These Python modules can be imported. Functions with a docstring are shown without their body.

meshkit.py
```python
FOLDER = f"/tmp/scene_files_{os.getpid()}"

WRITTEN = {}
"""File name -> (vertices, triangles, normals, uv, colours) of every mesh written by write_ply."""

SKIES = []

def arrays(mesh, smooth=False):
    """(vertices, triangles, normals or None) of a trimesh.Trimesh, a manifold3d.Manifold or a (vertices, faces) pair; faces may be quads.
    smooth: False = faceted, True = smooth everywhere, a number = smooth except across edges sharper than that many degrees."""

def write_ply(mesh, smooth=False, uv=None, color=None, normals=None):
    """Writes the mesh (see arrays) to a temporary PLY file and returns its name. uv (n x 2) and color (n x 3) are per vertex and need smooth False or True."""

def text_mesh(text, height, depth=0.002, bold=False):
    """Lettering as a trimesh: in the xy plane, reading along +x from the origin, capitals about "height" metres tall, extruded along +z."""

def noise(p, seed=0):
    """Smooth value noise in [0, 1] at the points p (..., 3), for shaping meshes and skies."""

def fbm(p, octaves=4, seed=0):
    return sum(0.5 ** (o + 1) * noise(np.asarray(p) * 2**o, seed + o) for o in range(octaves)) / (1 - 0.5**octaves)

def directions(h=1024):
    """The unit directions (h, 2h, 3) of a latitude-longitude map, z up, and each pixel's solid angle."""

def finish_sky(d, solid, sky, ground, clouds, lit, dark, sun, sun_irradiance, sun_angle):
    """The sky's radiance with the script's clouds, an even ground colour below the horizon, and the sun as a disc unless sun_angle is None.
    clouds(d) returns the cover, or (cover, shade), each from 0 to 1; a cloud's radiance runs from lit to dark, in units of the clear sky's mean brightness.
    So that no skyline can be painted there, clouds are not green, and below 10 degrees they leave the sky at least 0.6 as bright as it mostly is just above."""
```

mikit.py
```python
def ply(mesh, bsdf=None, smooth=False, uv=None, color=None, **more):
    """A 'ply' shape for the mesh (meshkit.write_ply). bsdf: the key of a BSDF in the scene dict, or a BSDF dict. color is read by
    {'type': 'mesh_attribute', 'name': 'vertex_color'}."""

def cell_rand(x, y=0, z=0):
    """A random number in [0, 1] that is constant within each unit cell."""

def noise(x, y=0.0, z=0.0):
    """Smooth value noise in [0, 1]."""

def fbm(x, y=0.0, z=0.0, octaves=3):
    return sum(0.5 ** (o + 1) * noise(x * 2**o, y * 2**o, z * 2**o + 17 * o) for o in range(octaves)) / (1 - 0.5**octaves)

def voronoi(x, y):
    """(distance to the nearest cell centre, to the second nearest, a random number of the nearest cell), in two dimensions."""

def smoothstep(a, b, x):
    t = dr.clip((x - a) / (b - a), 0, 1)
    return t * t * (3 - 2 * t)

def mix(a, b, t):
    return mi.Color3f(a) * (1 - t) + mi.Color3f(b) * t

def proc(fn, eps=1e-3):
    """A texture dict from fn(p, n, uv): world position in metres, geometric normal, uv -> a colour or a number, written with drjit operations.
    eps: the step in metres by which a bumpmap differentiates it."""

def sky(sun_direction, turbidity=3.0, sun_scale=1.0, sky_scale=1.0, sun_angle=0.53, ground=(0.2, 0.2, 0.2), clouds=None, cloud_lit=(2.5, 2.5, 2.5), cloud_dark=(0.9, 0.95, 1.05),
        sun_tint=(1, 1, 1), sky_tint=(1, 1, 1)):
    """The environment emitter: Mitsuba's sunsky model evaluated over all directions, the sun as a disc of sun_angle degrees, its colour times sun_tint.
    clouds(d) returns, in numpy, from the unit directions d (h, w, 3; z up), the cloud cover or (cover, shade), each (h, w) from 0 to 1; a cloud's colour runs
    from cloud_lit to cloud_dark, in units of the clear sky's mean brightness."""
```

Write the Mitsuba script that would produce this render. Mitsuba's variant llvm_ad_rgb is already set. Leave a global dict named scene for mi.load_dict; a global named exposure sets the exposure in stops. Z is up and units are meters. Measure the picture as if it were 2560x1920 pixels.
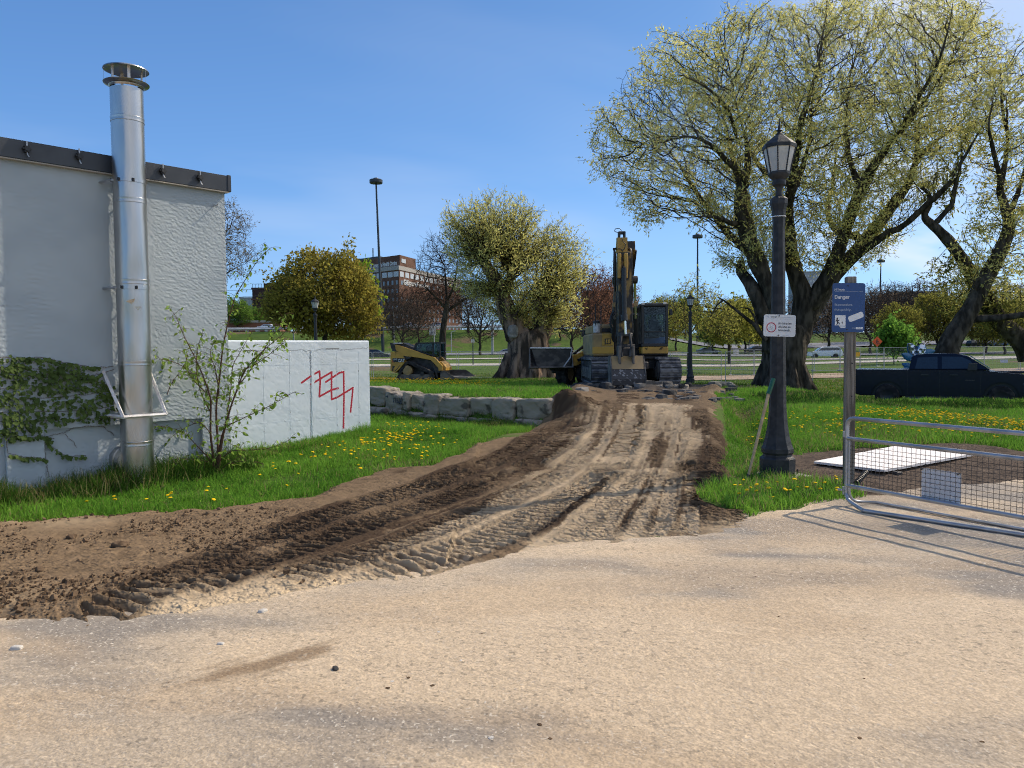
import math, numpy as np, trimesh, mitsuba as mi, drjit as dr, mikit, meshkit
import shapely, shapely.geometry as sg
from scipy.spatial import cKDTree
T = mi.ScalarTransform4f
scene, labels = {}, {}

# ---------------------------------------------------------------- camera, sky, exposure
W0, H0, F0 = 2560.0, 1920.0, 1920.0           # the photograph's pixels and focal length
EYE = np.array([0.0, 0.0, 1.6])
PITCH, ROLL = math.atan(84 / F0), 0.009
c_fwd = np.array([0, math.cos(PITCH), -math.sin(PITCH)])
c_up0 = np.array([0, math.sin(PITCH), math.cos(PITCH)])
c_up = c_up0 * math.cos(ROLL) + np.array([1, 0, 0]) * math.sin(ROLL)
c_right = np.array([1, 0, 0]) * math.cos(ROLL) - c_up0 * math.sin(ROLL)
scene['camera'] = {'type': 'perspective', 'fov': 2 * math.degrees(math.atan(W0 / 2 / F0)), 'fov_axis': 'x',
                   'near_clip': 0.05, 'far_clip': 9000.0,
                   'to_world': T().look_at(origin=EYE.tolist(), target=(EYE + c_fwd).tolist(), up=c_up.tolist())}
exposure = 1.55
SUN = np.array([3.86, 2.15, 4.2])


def sky_clouds(d):
    # thin cirrus, denser towards the sun's side
    q = d / np.maximum(d[..., 2:3] + 0.18, 0.05)
    p = np.stack([q[..., 0] * 0.9 + q[..., 1] * 0.35, q[..., 1] * 2.2 - q[..., 0] * 0.9, q[..., 2] * 0], -1)
    n = meshkit.fbm(p * 1.6 + 3.1, 5, 4)
    n2 = meshkit.fbm(p * np.array([0.5, 0.5, 0]) + 9.7, 3, 8)
    az = np.arctan2(d[..., 0], d[..., 1])
    side = np.clip((az - 0.22) / 0.35, 0, 1)
    side = side * side * (3 - 2 * side)
    c = np.clip((n - 0.44) / 0.3, 0, 1) * (0.10 + 0.95 * side) * np.clip((n2 - 0.3) / 0.3, 0, 1)
    low = np.clip((0.2 - d[..., 2]) / 0.2, 0, 1) * 0.2
    return np.clip(c * 0.85 + 0.46 * side * np.clip(d[..., 2] * 2.4, 0.2, 1) + low * np.clip((n2 - 0.3) * 3, 0, 1), 0, 0.9)


scene['sky'] = mikit.sky(SUN.tolist(), turbidity=2.6, ground=(0.16, 0.14, 0.10), clouds=sky_clouds, cloud_lit=(2.9, 2.95, 3.05), cloud_dark=(1.2, 1.25, 1.3), sky_scale=1.22, sky_tint=(0.80, 1.06, 1.36), sun_tint=(0.95, 1.0, 1.09))


def at(u, v, Y):
    """Photo pixel (native) -> the point of the place at forward distance Y."""
    d = c_fwd + c_right * (u - W0 / 2) / F0 + c_up * (H0 / 2 - v) / F0
    return EYE + d * (Y / d[1])


def dat(u, v, Y):      # the same for pixels of the 2212 px wide view
    return at(u * 1.15732, v * 1.15732, Y)


def pix(p):
    q = np.asarray(p, float) - EYE
    w = q @ c_fwd
    return np.stack([W0 / 2 + F0 * (q @ c_right) / w, H0 / 2 - F0 * (q @ c_up) / w], -1)


# ---------------------------------------------------------------- small helpers
rng = np.random.default_rng(7)


def numbered(key):
    if key not in scene and key not in labels:
        return key
    n = 1
    while f'{key}_{n:03d}' in scene or f'{key}_{n:03d}' in labels:
        n += 1
    return f'{key}_{n:03d}'


def thing(name, label, cat, group=None):
    key = numbered(name)
    labels[key] = {'label': label, 'category': cat}
    if group:
        labels[key]['group'] = group
    return key


def part(parent, name, mesh, bsdf, smooth=False, label=None, **kw):
    base = parent + '__' + name
    key, n = base, 0
    while key in scene:
        n += 1
        key = f'{base}_{n:03d}'
    scene[key] = mikit.ply(mesh, bsdf, smooth, **kw)
    if label:
        labels[key] = {'label': label}
    return key


def single(key, mesh, bsdf, smooth=False, **kw):
    scene[key] = mikit.ply(mesh, bsdf, smooth, **kw)
    return key


def kind(key, k, label=None, group=None):
    d = labels.setdefault(key, {})
    d['kind'] = k
    if label:
        d['label'] = label
    return key


def cat(*ms):
    ms = [m for m in ms if m is not None]
    out, fs, n = [], [], 0
    for m in ms:
        if isinstance(m, (tuple, list)) and len(m) == 2 and isinstance(m[0], np.ndarray):
            v, f = m
        else:
            v, f = np.asarray(m.vertices), np.asarray(m.faces)
        out.append(v)
        fs.append(np.asarray(f) + n)
        n += len(v)
    return trimesh.Trimesh(np.vstack(out), np.vstack(fs), process=False)


def hull(pts):
    return trimesh.convex.convex_hull(np.asarray(pts, float))


def cbox(c, s, ch=0.02):
    """Chamfered box: centre, full sizes."""
    s = np.asarray(s, float) / 2
    ch = min(ch, s.min() * 0.6)
    pts = []
    for sx in (-1, 1):
        for sy in (-1, 1):
            for sz in (-1, 1):
                for k in range(3):
                    q = s - ch
                    q[k] = s[k]
                    pts.append(q * [sx, sy, sz])
    m = hull(pts)
    m.apply_translation(c)
    return m


def box(c, s):
    m = trimesh.creation.box(extents=s)
    m.apply_translation(c)
    return m


def frame_of(d):
    n_ = np.linalg.norm(d, axis=-1, keepdims=True)
    d = np.where(n_ > 1e-7, d / np.maximum(n_, 1e-9), [0, 0, 1.0])
    ref = np.where(np.abs(d[..., 2:3]) < 0.9, [0, 0, 1.0], [1.0, 0, 0])
    u = np.cross(ref, d)
    u /= np.linalg.norm(u, axis=-1, keepdims=True)
    return d, u, np.cross(d, u)


def tube(path, r, k=8, caps=True):
    """A tube along the points; r a number or one per point."""
    P = np.asarray(path, float)
    n = len(P)
    r = np.broadcast_to(np.asarray(r, float), (n,))
    d = np.gradient(P, axis=0)
    d /= np.maximum(np.linalg.norm(d, axis=1, keepdims=True), 1e-9)
    u = np.zeros_like(P)
    _, u0, _ = frame_of(d[0])
    u[0] = u0
    for i in range(1, n):
        q = u[i - 1] - d[i] * (u[i - 1] @ d[i])
        u[i] = q / max(np.linalg.norm(q), 1e-9)
    w = np.cross(d, u)
    a = np.arange(k) * 2 * np.pi / k
    V = P[:, None] + r[:, None, None] * (np.cos(a)[None, :, None] * u[:, None] + np.sin(a)[None, :, None] * w[:, None])
    V = V.reshape(-1, 3)
    i, j = np.meshgrid(np.arange(n - 1), np.arange(k), indexing='ij')
    a0, a1 = i * k + j, i * k + (j + 1) % k
    Fq = np.stack([a0, a1, a1 + k, a0 + k], -1).reshape(-1, 4)
    Fs = np.vstack([Fq[:, [0, 1, 2]], Fq[:, [0, 2, 3]]])
    if caps:
        V = np.vstack([V, P[0], P[-1]])
        jj = np.arange(k)
        Fs = np.vstack([Fs, np.stack([np.full(k, n * k), (jj + 1) % k, jj], 1),
                        np.stack([np.full(k, n * k + 1), (n - 1) * k + jj, (n - 1) * k + (jj + 1) % k], 1)])
    return trimesh.Trimesh(V, Fs, process=False)


def cyl(p0, p1, r, k=16):
    return tube([p0, p1], r, k)


def lathe(prof, k=24, c=(0, 0, 0), phase=0.0):
    """Revolve (radius, z) pairs about z."""
    prof = np.asarray(prof, float)
    a = np.arange(k) * 2 * np.pi / k + phase
    V = np.stack([prof[:, :1] * np.cos(a), prof[:, :1] * np.sin(a), np.repeat(prof[:, 1:], k, 1)], -1).reshape(-1, 3)
    n = len(prof)
    i, j = np.meshgrid(np.arange(n - 1), np.arange(k), indexing='ij')
    a0, a1 = i * k + j, i * k + (j + 1) % k
    Fq = np.stack([a0, a1, a1 + k, a0 + k], -1).reshape(-1, 4)
    return trimesh.Trimesh(V + np.asarray(c), np.vstack([Fq[:, [0, 1, 2]], Fq[:, [0, 2, 3]]]), process=False)


def prism(pts, depth, mat=None):
    """Polygon (x, z) extruded along +y by depth, y from 0; mat a 4 x 4."""
    pg = pts if hasattr(pts, 'geom_type') else sg.Polygon(pts)
    pg = pg.buffer(0)
    m = cat(*[trimesh.creation.extrude_polygon(q, depth, engine='earcut') for q in getattr(pg, 'geoms', [pg])])
    v = np.asarray(m.vertices)
    m = trimesh.Trimesh(np.stack([v[:, 0], v[:, 2], v[:, 1]], 1), np.asarray(m.faces)[:, ::-1], process=False)
    if mat is not None:
        m.apply_transform(mat)
    return m


def move(m, loc=(0, 0, 0), rz=0.0, s=1.0):
    m = m.copy()
    M = trimesh.transformations.rotation_matrix(rz, [0, 0, 1])
    M[:3, :3] *= s
    M[:3, 3] = loc
    m.apply_transform(M)
    return m


def sstep(a, b, x):
    t = np.clip((x - a) / (b - a), 0, 1)
    return t * t * (3 - 2 * t)


def nfbm(x, y, s, octv=3, seed=0):
    return meshkit.fbm(np.stack([x * s, y * s, np.zeros_like(x) + 0.37], -1), octv, seed)
# ---------------------------------------------------------------- materials
def P(base, rough=0.6, metal=0.0, spec=0.5, **kw):
    b = {'type': 'rgb', 'value': list(map(float, base))} if isinstance(base, (tuple, list)) else base
    return {'type': 'principled', 'base_color': b, 'roughness': rough, 'metallic': metal, 'specular': spec, **kw}


def two(b):
    return {'type': 'twosided', 'b': b}


def bump(b, fn, scale, eps=1e-3):
    return {'type': 'bumpmap', 'tex': mikit.proc(fn, eps), 'scale': scale, 'b': b}


VC = {'type': 'mesh_attribute', 'name': 'vertex_color'}
N, FB, SS, MIX = mikit.noise, mikit.fbm, mikit.smoothstep, mikit.mix


def varied(a, b, s, lo=0.35, hi=0.65, octv=3):
    return mikit.proc(lambda p, n, uv: MIX(a, b, SS(lo, hi, FB(p.x * s, p.y * s, p.z * s, octv))))


def M(name, b):
    scene[name] = b
    return name


M('m_lawn', two(P(mikit.proc(lambda p, n, uv: MIX(MIX((0.040, 0.070, 0.016), (0.085, 0.135, 0.026), FB(p.x * 0.5, p.y * 0.5, 0.0, 4)),
                  (0.11, 0.085, 0.05), SS(0.62, 0.75, FB(p.x * 0.21 + 7.0, p.y * 0.21, 2.0, 4)))), 0.95, spec=0.1)))
M('m_vc_soil', two(bump(P(VC, 0.95, spec=0.15), lambda p, n, uv: FB(p.x * 45, p.y * 45, p.z * 45, 3) + 0.8 * FB(p.x * 14, p.y * 14, 3.0, 2), 0.04, 4e-3)))


def gravel_col(p, n, uv):
    # compacted dusty gravel: tan dust, grey worn patches where the asphalt shows, fine light and dark grains
    big = FB(p.x * 0.42 + 3.0, p.y * 0.75, 0.0, 4)
    streak = FB(p.x * 1.1 - p.y * 0.5, p.y * 3.2 + p.x * 0.7, 5.0, 3)
    grain = N(p.x * 130, p.y * 130, 0.0)
    g2 = N(p.x * 55, p.y * 55, 7.0)
    c = MIX((0.50, 0.395, 0.272), (0.41, 0.335, 0.245), SS(0.40, 0.62, big))
    ex_, ey_ = p.x + 0.15, p.y - 3.15
    worn = SS(1.0, 0.35, dr.sqrt(ex_ * ex_ * 2.4 + ey_ * ey_ * 9.0) + 0.9 * (streak - 0.5))
    grey = dr.maximum(SS(0.47, 0.65, big * 0.62 + streak * 0.38), 0.9 * worn)
    c = MIX(c, (0.215, 0.192, 0.166), 0.85 * grey)
    sx_, sy_ = (p.x + 1.28) * 0.78 + (p.y - 3.86) * 0.63, (p.y - 3.86) * 0.78 - (p.x + 1.28) * 0.63
    smear = SS(1.0, 0.3, dr.sqrt(sx_ * sx_ * 4.6 + sy_ * sy_ * 30.0) + 1.1 * (FB(sx_ * 4, sy_ * 22, 2.0, 3) - 0.5))
    c = MIX(c, (0.20, 0.135, 0.08), 0.8 * smear)
    c = MIX(c, (0.42, 0.315, 0.205), 0.45 * SS(0.52, 0.72, FB(p.x * 0.8 + p.y * 0.6, p.y * 1.9 - p.x * 0.3, 9.0, 4)))
    c = c * (0.82 + 0.36 * grain) * (0.88 + 0.24 * g2)
    c = MIX(c, (0.60, 0.54, 0.44), 0.75 * SS(0.80, 0.90, N(p.x * 75, p.y * 75, 3.0)) * (0.35 + 0.65 * grey))
    return MIX(c, (0.17, 0.14, 0.105), 0.5 * SS(0.81, 0.86, N(p.x * 42, p.y * 60, 13.0)) * SS(0.45, 0.6, FB(p.x * 2, p.y * 2, 3.0, 2)))


M('m_gravel', two(bump(P(mikit.proc(gravel_col), 0.9, spec=0.2), lambda p, n, uv: N(p.x * 110, p.y * 110, 0.0) + 1.1 * N(p.x * 45, p.y * 45, 4.0) + 2.6 * FB(p.x * 7, p.y * 13, 1.0, 3), 0.0024, 2e-3)))
M('m_pave', two(P(varied((0.33, 0.30, 0.26), (0.42, 0.385, 0.33), 0.7), 0.9, spec=0.2)))
M('m_dirtpath', two(P(varied((0.27, 0.20, 0.14), (0.36, 0.28, 0.21), 0.9), 0.95, spec=0.1)))
M('m_asphalt', two(P(varied((0.15, 0.155, 0.17), (0.19, 0.195, 0.21), 0.4), 0.85, spec=0.3)))
M('m_stucco', two(bump(P(varied((0.345, 0.395, 0.43), (0.385, 0.435, 0.465), 1.6), 0.85, spec=0.2), lambda p, n, uv: FB(p.x * 42, p.y * 42, p.z * 42, 2), 0.0125, 4e-3)))


def conc(p, n, uv):
    form = FB(p.x * 0.8, p.y * 0.8, p.z * 6.0, 3)
    grime = SS(0.45, 0.8, FB(p.x * 2.2, p.y * 2.2, p.z * 0.5, 4)) * 0.35 + 0.5 * SS(0.35, 0.0, p.z) * FB(p.x * 5, p.y * 5, p.z * 3, 3)
    return MIX(MIX((0.57, 0.635, 0.69), (0.63, 0.69, 0.735), form), (0.46, 0.49, 0.50), grime)


M('m_concrete', two(bump(P(mikit.proc(conc), 0.8, spec=0.2), lambda p, n, uv: FB(p.x * 20, p.y * 20, p.z * 20, 3) + 1.5 * FB(p.x * 3, p.y * 3, p.z * 3, 2), 0.006, 4e-3)))
M('m_fascia', two(P(varied((0.028, 0.032, 0.04), (0.04, 0.045, 0.054), 3.0), 0.42, spec=0.5)))
M('m_drip', two(P((0.30, 0.27, 0.23), 0.6)))
M('m_spray', two(P((0.42, 0.018, 0.035), 0.6)))
M('m_crack', two(P((0.23, 0.24, 0.25), 0.95, spec=0.1)))


def steel(p, n, uv):
    return MIX((0.44, 0.43, 0.42), (0.54, 0.53, 0.52), FB(p.x * 9, p.y * 9, p.z * 1.2, 3))


M('m_steel', two(bump(P(mikit.proc(steel), 0.30, 1.0), lambda p, n, uv: FB(p.x * 6, p.y * 6, p.z * 2.0, 2), 0.02, 1e-2)))
M('m_galv', two(P(varied((0.36, 0.38, 0.41), (0.48, 0.50, 0.53), 9.0), 0.45, 0.75)))
M('m_whitesteel', two(P(varied((0.52, 0.49, 0.47), (0.66, 0.64, 0.63), 14.0), 0.5)))
M('m_lampiron', two(bump(P(varied((0.020, 0.023, 0.028), (0.036, 0.039, 0.044), 14.0), 0.55, spec=0.3), lambda p, n, uv: FB(p.x * 60, p.y * 60, p.z * 60, 2), 0.003, 3e-3)))
M('m_frost', two(P(varied((0.44, 0.44, 0.42), (0.56, 0.56, 0.54), 4.0), 0.55, spec_trans=0.0)))
M('m_black', two(P((0.018, 0.019, 0.022), 0.5)))
M('m_rubber', two(P(varied((0.018, 0.018, 0.02), (0.05, 0.045, 0.042), 8.0), 0.85, spec=0.2)))
M('m_white', two(P((0.70, 0.71, 0.72), 0.5)))
M('m_board', two(P(varied((0.80, 0.74, 0.68), (0.86, 0.80, 0.74), 3.0), 0.7)))
M('m_signblue', two(P((0.018, 0.065, 0.20), 0.45)))
M('m_signgrey', two(P((0.36, 0.42, 0.50), 0.5)))
M('m_signred', two(P((0.42, 0.02, 0.05), 0.5)))
M('m_signdark', two(P((0.03, 0.035, 0.05), 0.6)))
M('m_orange', two(P((0.80, 0.11, 0.02), 0.5)))
M('m_yellowsign', two(P((0.75, 0.40, 0.03), 0.5)))


def post_wood(p, n, uv):
    g = FB(p.x * 60, p.y * 60, p.z * 2.5, 3)
    return MIX((0.10, 0.088, 0.072), (0.25, 0.225, 0.19), SS(0.3, 0.7, g))


M('m_post', two(bump(P(mikit.proc(post_wood), 0.85, spec=0.2), lambda p, n, uv: FB(p.x * 60, p.y * 60, p.z * 2.5, 3), 0.006, 3e-3)))
M('m_handle', two(P(varied((0.42, 0.30, 0.17), (0.52, 0.39, 0.24), 12.0), 0.6)))
M('m_green', two(P((0.012, 0.10, 0.06), 0.45)))


def stone_col(p, n, uv):
    c = MIX((0.20, 0.175, 0.142), (0.37, 0.33, 0.275), FB(p.x * 3.5, p.y * 3.5, p.z * 6.0, 4))
    return MIX(c, (0.065, 0.06, 0.052), 0.8 * SS(0.58, 0.75, FB(p.x * 6 + 3, p.y * 6, p.z * 5, 3)))


M('m_stone', two(bump(P(mikit.proc(stone_col), 0.92, spec=0.15), lambda p, n, uv: FB(p.x * 12, p.y * 12, p.z * 18, 4), 0.05, 8e-3)))
M('m_rubble', two(P(varied((0.06, 0.058, 0.056), (0.19, 0.18, 0.165), 2.0), 0.95, spec=0.1)))


def bark_col(p, n, uv):
    g = FB(p.x * 7, p.y * 7, p.z * 1.6, 4)
    return MIX((0.028, 0.024, 0.019), (0.105, 0.088, 0.068), SS(0.3, 0.72, g))


M('m_bark', two(bump(P(mikit.proc(bark_col), 0.95, spec=0.1), lambda p, n, uv: FB(p.x * 9, p.y * 9, p.z * 2.2, 3), 0.10, 2e-2)))
M('m_barkred', two(bump(P(mikit.proc(lambda p, n, uv: MIX((0.05, 0.038, 0.03), (0.33, 0.225, 0.16), SS(0.35, 0.68, FB(p.x * 4.5, p.y * 4.5, p.z * 0.7, 4)))), 0.95, spec=0.1),
                        lambda p, n, uv: FB(p.x * 6, p.y * 6, p.z * 0.9, 3), 0.2, 3e-2)))
M('m_twig', two(P((0.060, 0.045, 0.036), 0.95, spec=0.1)))
M('m_twigred', two(P((0.105, 0.060, 0.042), 0.95, spec=0.1)))
M('m_cutwood', two(P(varied((0.20, 0.18, 0.16), (0.32, 0.29, 0.26), 5.0), 0.9)))
M('m_leaf', {'type': 'principledthin', 'base_color': VC, 'roughness': 0.55, 'diff_trans': 1.15, 'spec_trans': 0.0})
M('m_grass', {'type': 'principledthin', 'base_color': VC, 'roughness': 0.6, 'diff_trans': 0.8, 'spec_trans': 0.0})
M('m_ivy', two(P(varied((0.042, 0.070, 0.016), (0.075, 0.115, 0.026), 9.0), 0.7, spec=0.15)))
M('m_dandelion', two(P((0.80, 0.52, 0.012), 0.8, spec=0.1)))
M('m_stem', two(P((0.10, 0.17, 0.04), 0.8)))
M('m_catyellow', two(P(varied((0.50, 0.285, 0.045), (0.40, 0.22, 0.04), 3.0), 0.5)))
M('m_cattan', two(P(varied((0.36, 0.24, 0.10), (0.27, 0.185, 0.09), 3.0), 0.65)))
M('m_machine', two(P(varied((0.022, 0.021, 0.021), (0.05, 0.045, 0.042), 6.0), 0.6)))
M('m_track', two(P(varied((0.09, 0.09, 0.10), (0.24, 0.23, 0.23), 7.0), 0.6, 0.3)))
M('m_worn', two(P(mikit.proc(lambda p, n, uv: MIX((0.06, 0.055, 0.055), (0.26, 0.25, 0.25), SS(0.55, 0.72, FB(p.x * 16 + p.z * 9, p.y * 9, p.z * 13, 3)))), 0.6, 0.3)))
M('m_dirtysteel', two(P(varied((0.075, 0.066, 0.06), (0.165, 0.145, 0.125), 4.0), 0.8, 0.2)))
M('m_chrome', two(P((0.75, 0.75, 0.76), 0.15, 1.0)))
M('m_winddark', two(P((0.012, 0.016, 0.022), 0.06, spec=0.8)))
M('m_glass', {'type': 'thindielectric', 'int_ior': 1.5, 'specular_reflectance': {'type': 'rgb', 'value': [0.35, 0.38, 0.42]}, 'specular_transmittance': {'type': 'rgb', 'value': [0.42, 0.60, 0.68]}})
M('m_tinted', two(P((0.03, 0.07, 0.085), 0.08, spec=0.8)))
M('m_seat', two(P((0.02, 0.022, 0.026), 0.7)))
M('m_truckpaint', two(P((0.004, 0.007, 0.020), 0.22, 0.0, spec=0.22, clearcoat=0.12, clearcoat_gloss=0.95)))
M('m_redlight', two(P((0.35, 0.012, 0.01), 0.25)))
M('m_headlight', two(P((0.55, 0.57, 0.6), 0.15, 0.5)))
M('m_sculpt', two(P((0.02, 0.13, 0.26), 0.3, spec=0.6)))
M('m_sculptfoil', two(bump(P((0.50, 0.56, 0.66), 0.2, 0.9), lambda p, n, uv: N(p.x * 9, p.y * 9, p.z * 9), 0.08, 1e-2)))
M('m_brick', two(P(varied((0.125, 0.070, 0.052), (0.17, 0.098, 0.074), 0.25), 0.9, spec=0.1)))
M('m_brickdark', two(P(varied((0.050, 0.032, 0.034), (0.068, 0.043, 0.043), 0.25), 0.9, spec=0.1)))
M('m_brickred', two(P(varied((0.24, 0.105, 0.07), (0.29, 0.13, 0.09), 0.2), 0.9, spec=0.1)))
M('m_band', two(P((0.36, 0.335, 0.31), 0.8)))
M('m_window', two(P((0.10, 0.125, 0.15), 0.12, spec=0.8)))
M('m_windowlight', two(P((0.46, 0.48, 0.50), 0.3)))
M('m_letter', two(P((0.62, 0.62, 0.62), 0.5)))
M('m_greybld', two(P((0.30, 0.32, 0.35), 0.8)))
M('m_mast', two(P((0.045, 0.055, 0.065), 0.5, 0.3)))
M('m_greypole', two(P((0.42, 0.43, 0.43), 0.6)))
M('m_carwhite', two(P((0.72, 0.73, 0.75), 0.25, spec=0.6, clearcoat=0.8)))
M('m_carsilver', two(P((0.42, 0.44, 0.47), 0.28, 0.5, spec=0.6, clearcoat=0.8)))
M('m_cargrey', two(P((0.10, 0.11, 0.12), 0.25, 0.4, spec=0.6, clearcoat=0.8)))
M('m_carblack', two(P((0.010, 0.012, 0.016), 0.2, 0.1, spec=0.6, clearcoat=0.8)))
M('m_carblue', two(P((0.03, 0.06, 0.14), 0.25, 0.3, spec=0.6, clearcoat=0.8)))
M('m_crumb', two(P(varied((0.085, 0.057, 0.036), (0.17, 0.115, 0.072), 20.0), 0.95, spec=0.1)))
M('m_palestone', two(P((0.50, 0.47, 0.42), 0.8)))
M('m_greasy', two(P(mikit.proc(lambda p, n, uv: MIX((0.020, 0.018, 0.017), (0.30, 0.18, 0.05), SS(0.50, 0.68, FB(p.x * 5, p.y * 3, p.z * 2.5, 3)))), 0.6)))
M('m_fence', two(P((0.42, 0.43, 0.44), 0.5, 0.2)))
# ---------------------------------------------------------------- the lie of the land
from scipy.interpolate import PchipInterpolator
FAR_L = [(62, -0.1), (75, 0.22), (95, 0.58), (115, 0.85), (150, 1.25), (158, 1.35), (184, 6.6), (215, 7.2), (300, 9), (420, 12), (800, 16), (4000, 20)]
FAR_R = [(62, -0.3), (75, -0.06), (95, 0.08), (115, 0.2), (150, 0.42), (165, 0.5), (184, 1.1), (215, 3.0), (300, 6), (420, 9), (800, 16), (4000, 20)]


def pp(pts):
    a = np.array(pts, float)
    return PchipInterpolator(a[:, 0], a[:, 1], extrapolate=True)


R_C = pp([(-3000, 0), (0, 0), (9, 0), (11, 0.05), (14, 0.18), (17, 0.28), (20, 0.32), (24, 0.30), (28, 0.22), (34, 0.1), (40, 0.05), (46, -0.13), (52, -0.33)] + FAR_L)
R_A = pp([(-3000, 0), (0, 0), (8.6, 0), (9.4, 0.02), (11, 0.08), (13, 0.17), (16, 0.24), (19, 0.2), (24, 0.27), (28, 0.2), (36, -0.05), (40, -0.35), (46, -0.5), (52, -0.42)] + FAR_R)
R_B = pp([(-3000, 0), (0, 0), (8.6, 0), (9.4, 0.02), (11, 0.06), (13, 0.14), (16, 0.15), (18.2, 0.02), (19.5, -0.10), (21, -0.05), (22.6, -0.03), (24.5, -0.22), (27, -0.52), (30, -0.6), (36, -0.55), (42, -0.5), (52, -0.42)] + FAR_R)
WALL_A, WALL_B = np.array([0.8, 15.5]), np.array([-3.5, 19.0])
WALL_N = np.array([0.632, 0.776])
BANK = np.array([(2.0, 8.3), (2.85, 10.8), (3.6, 13), (4.7, 17), (5.4, 20), (6.0, 24), (6.6, 30)])


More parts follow.
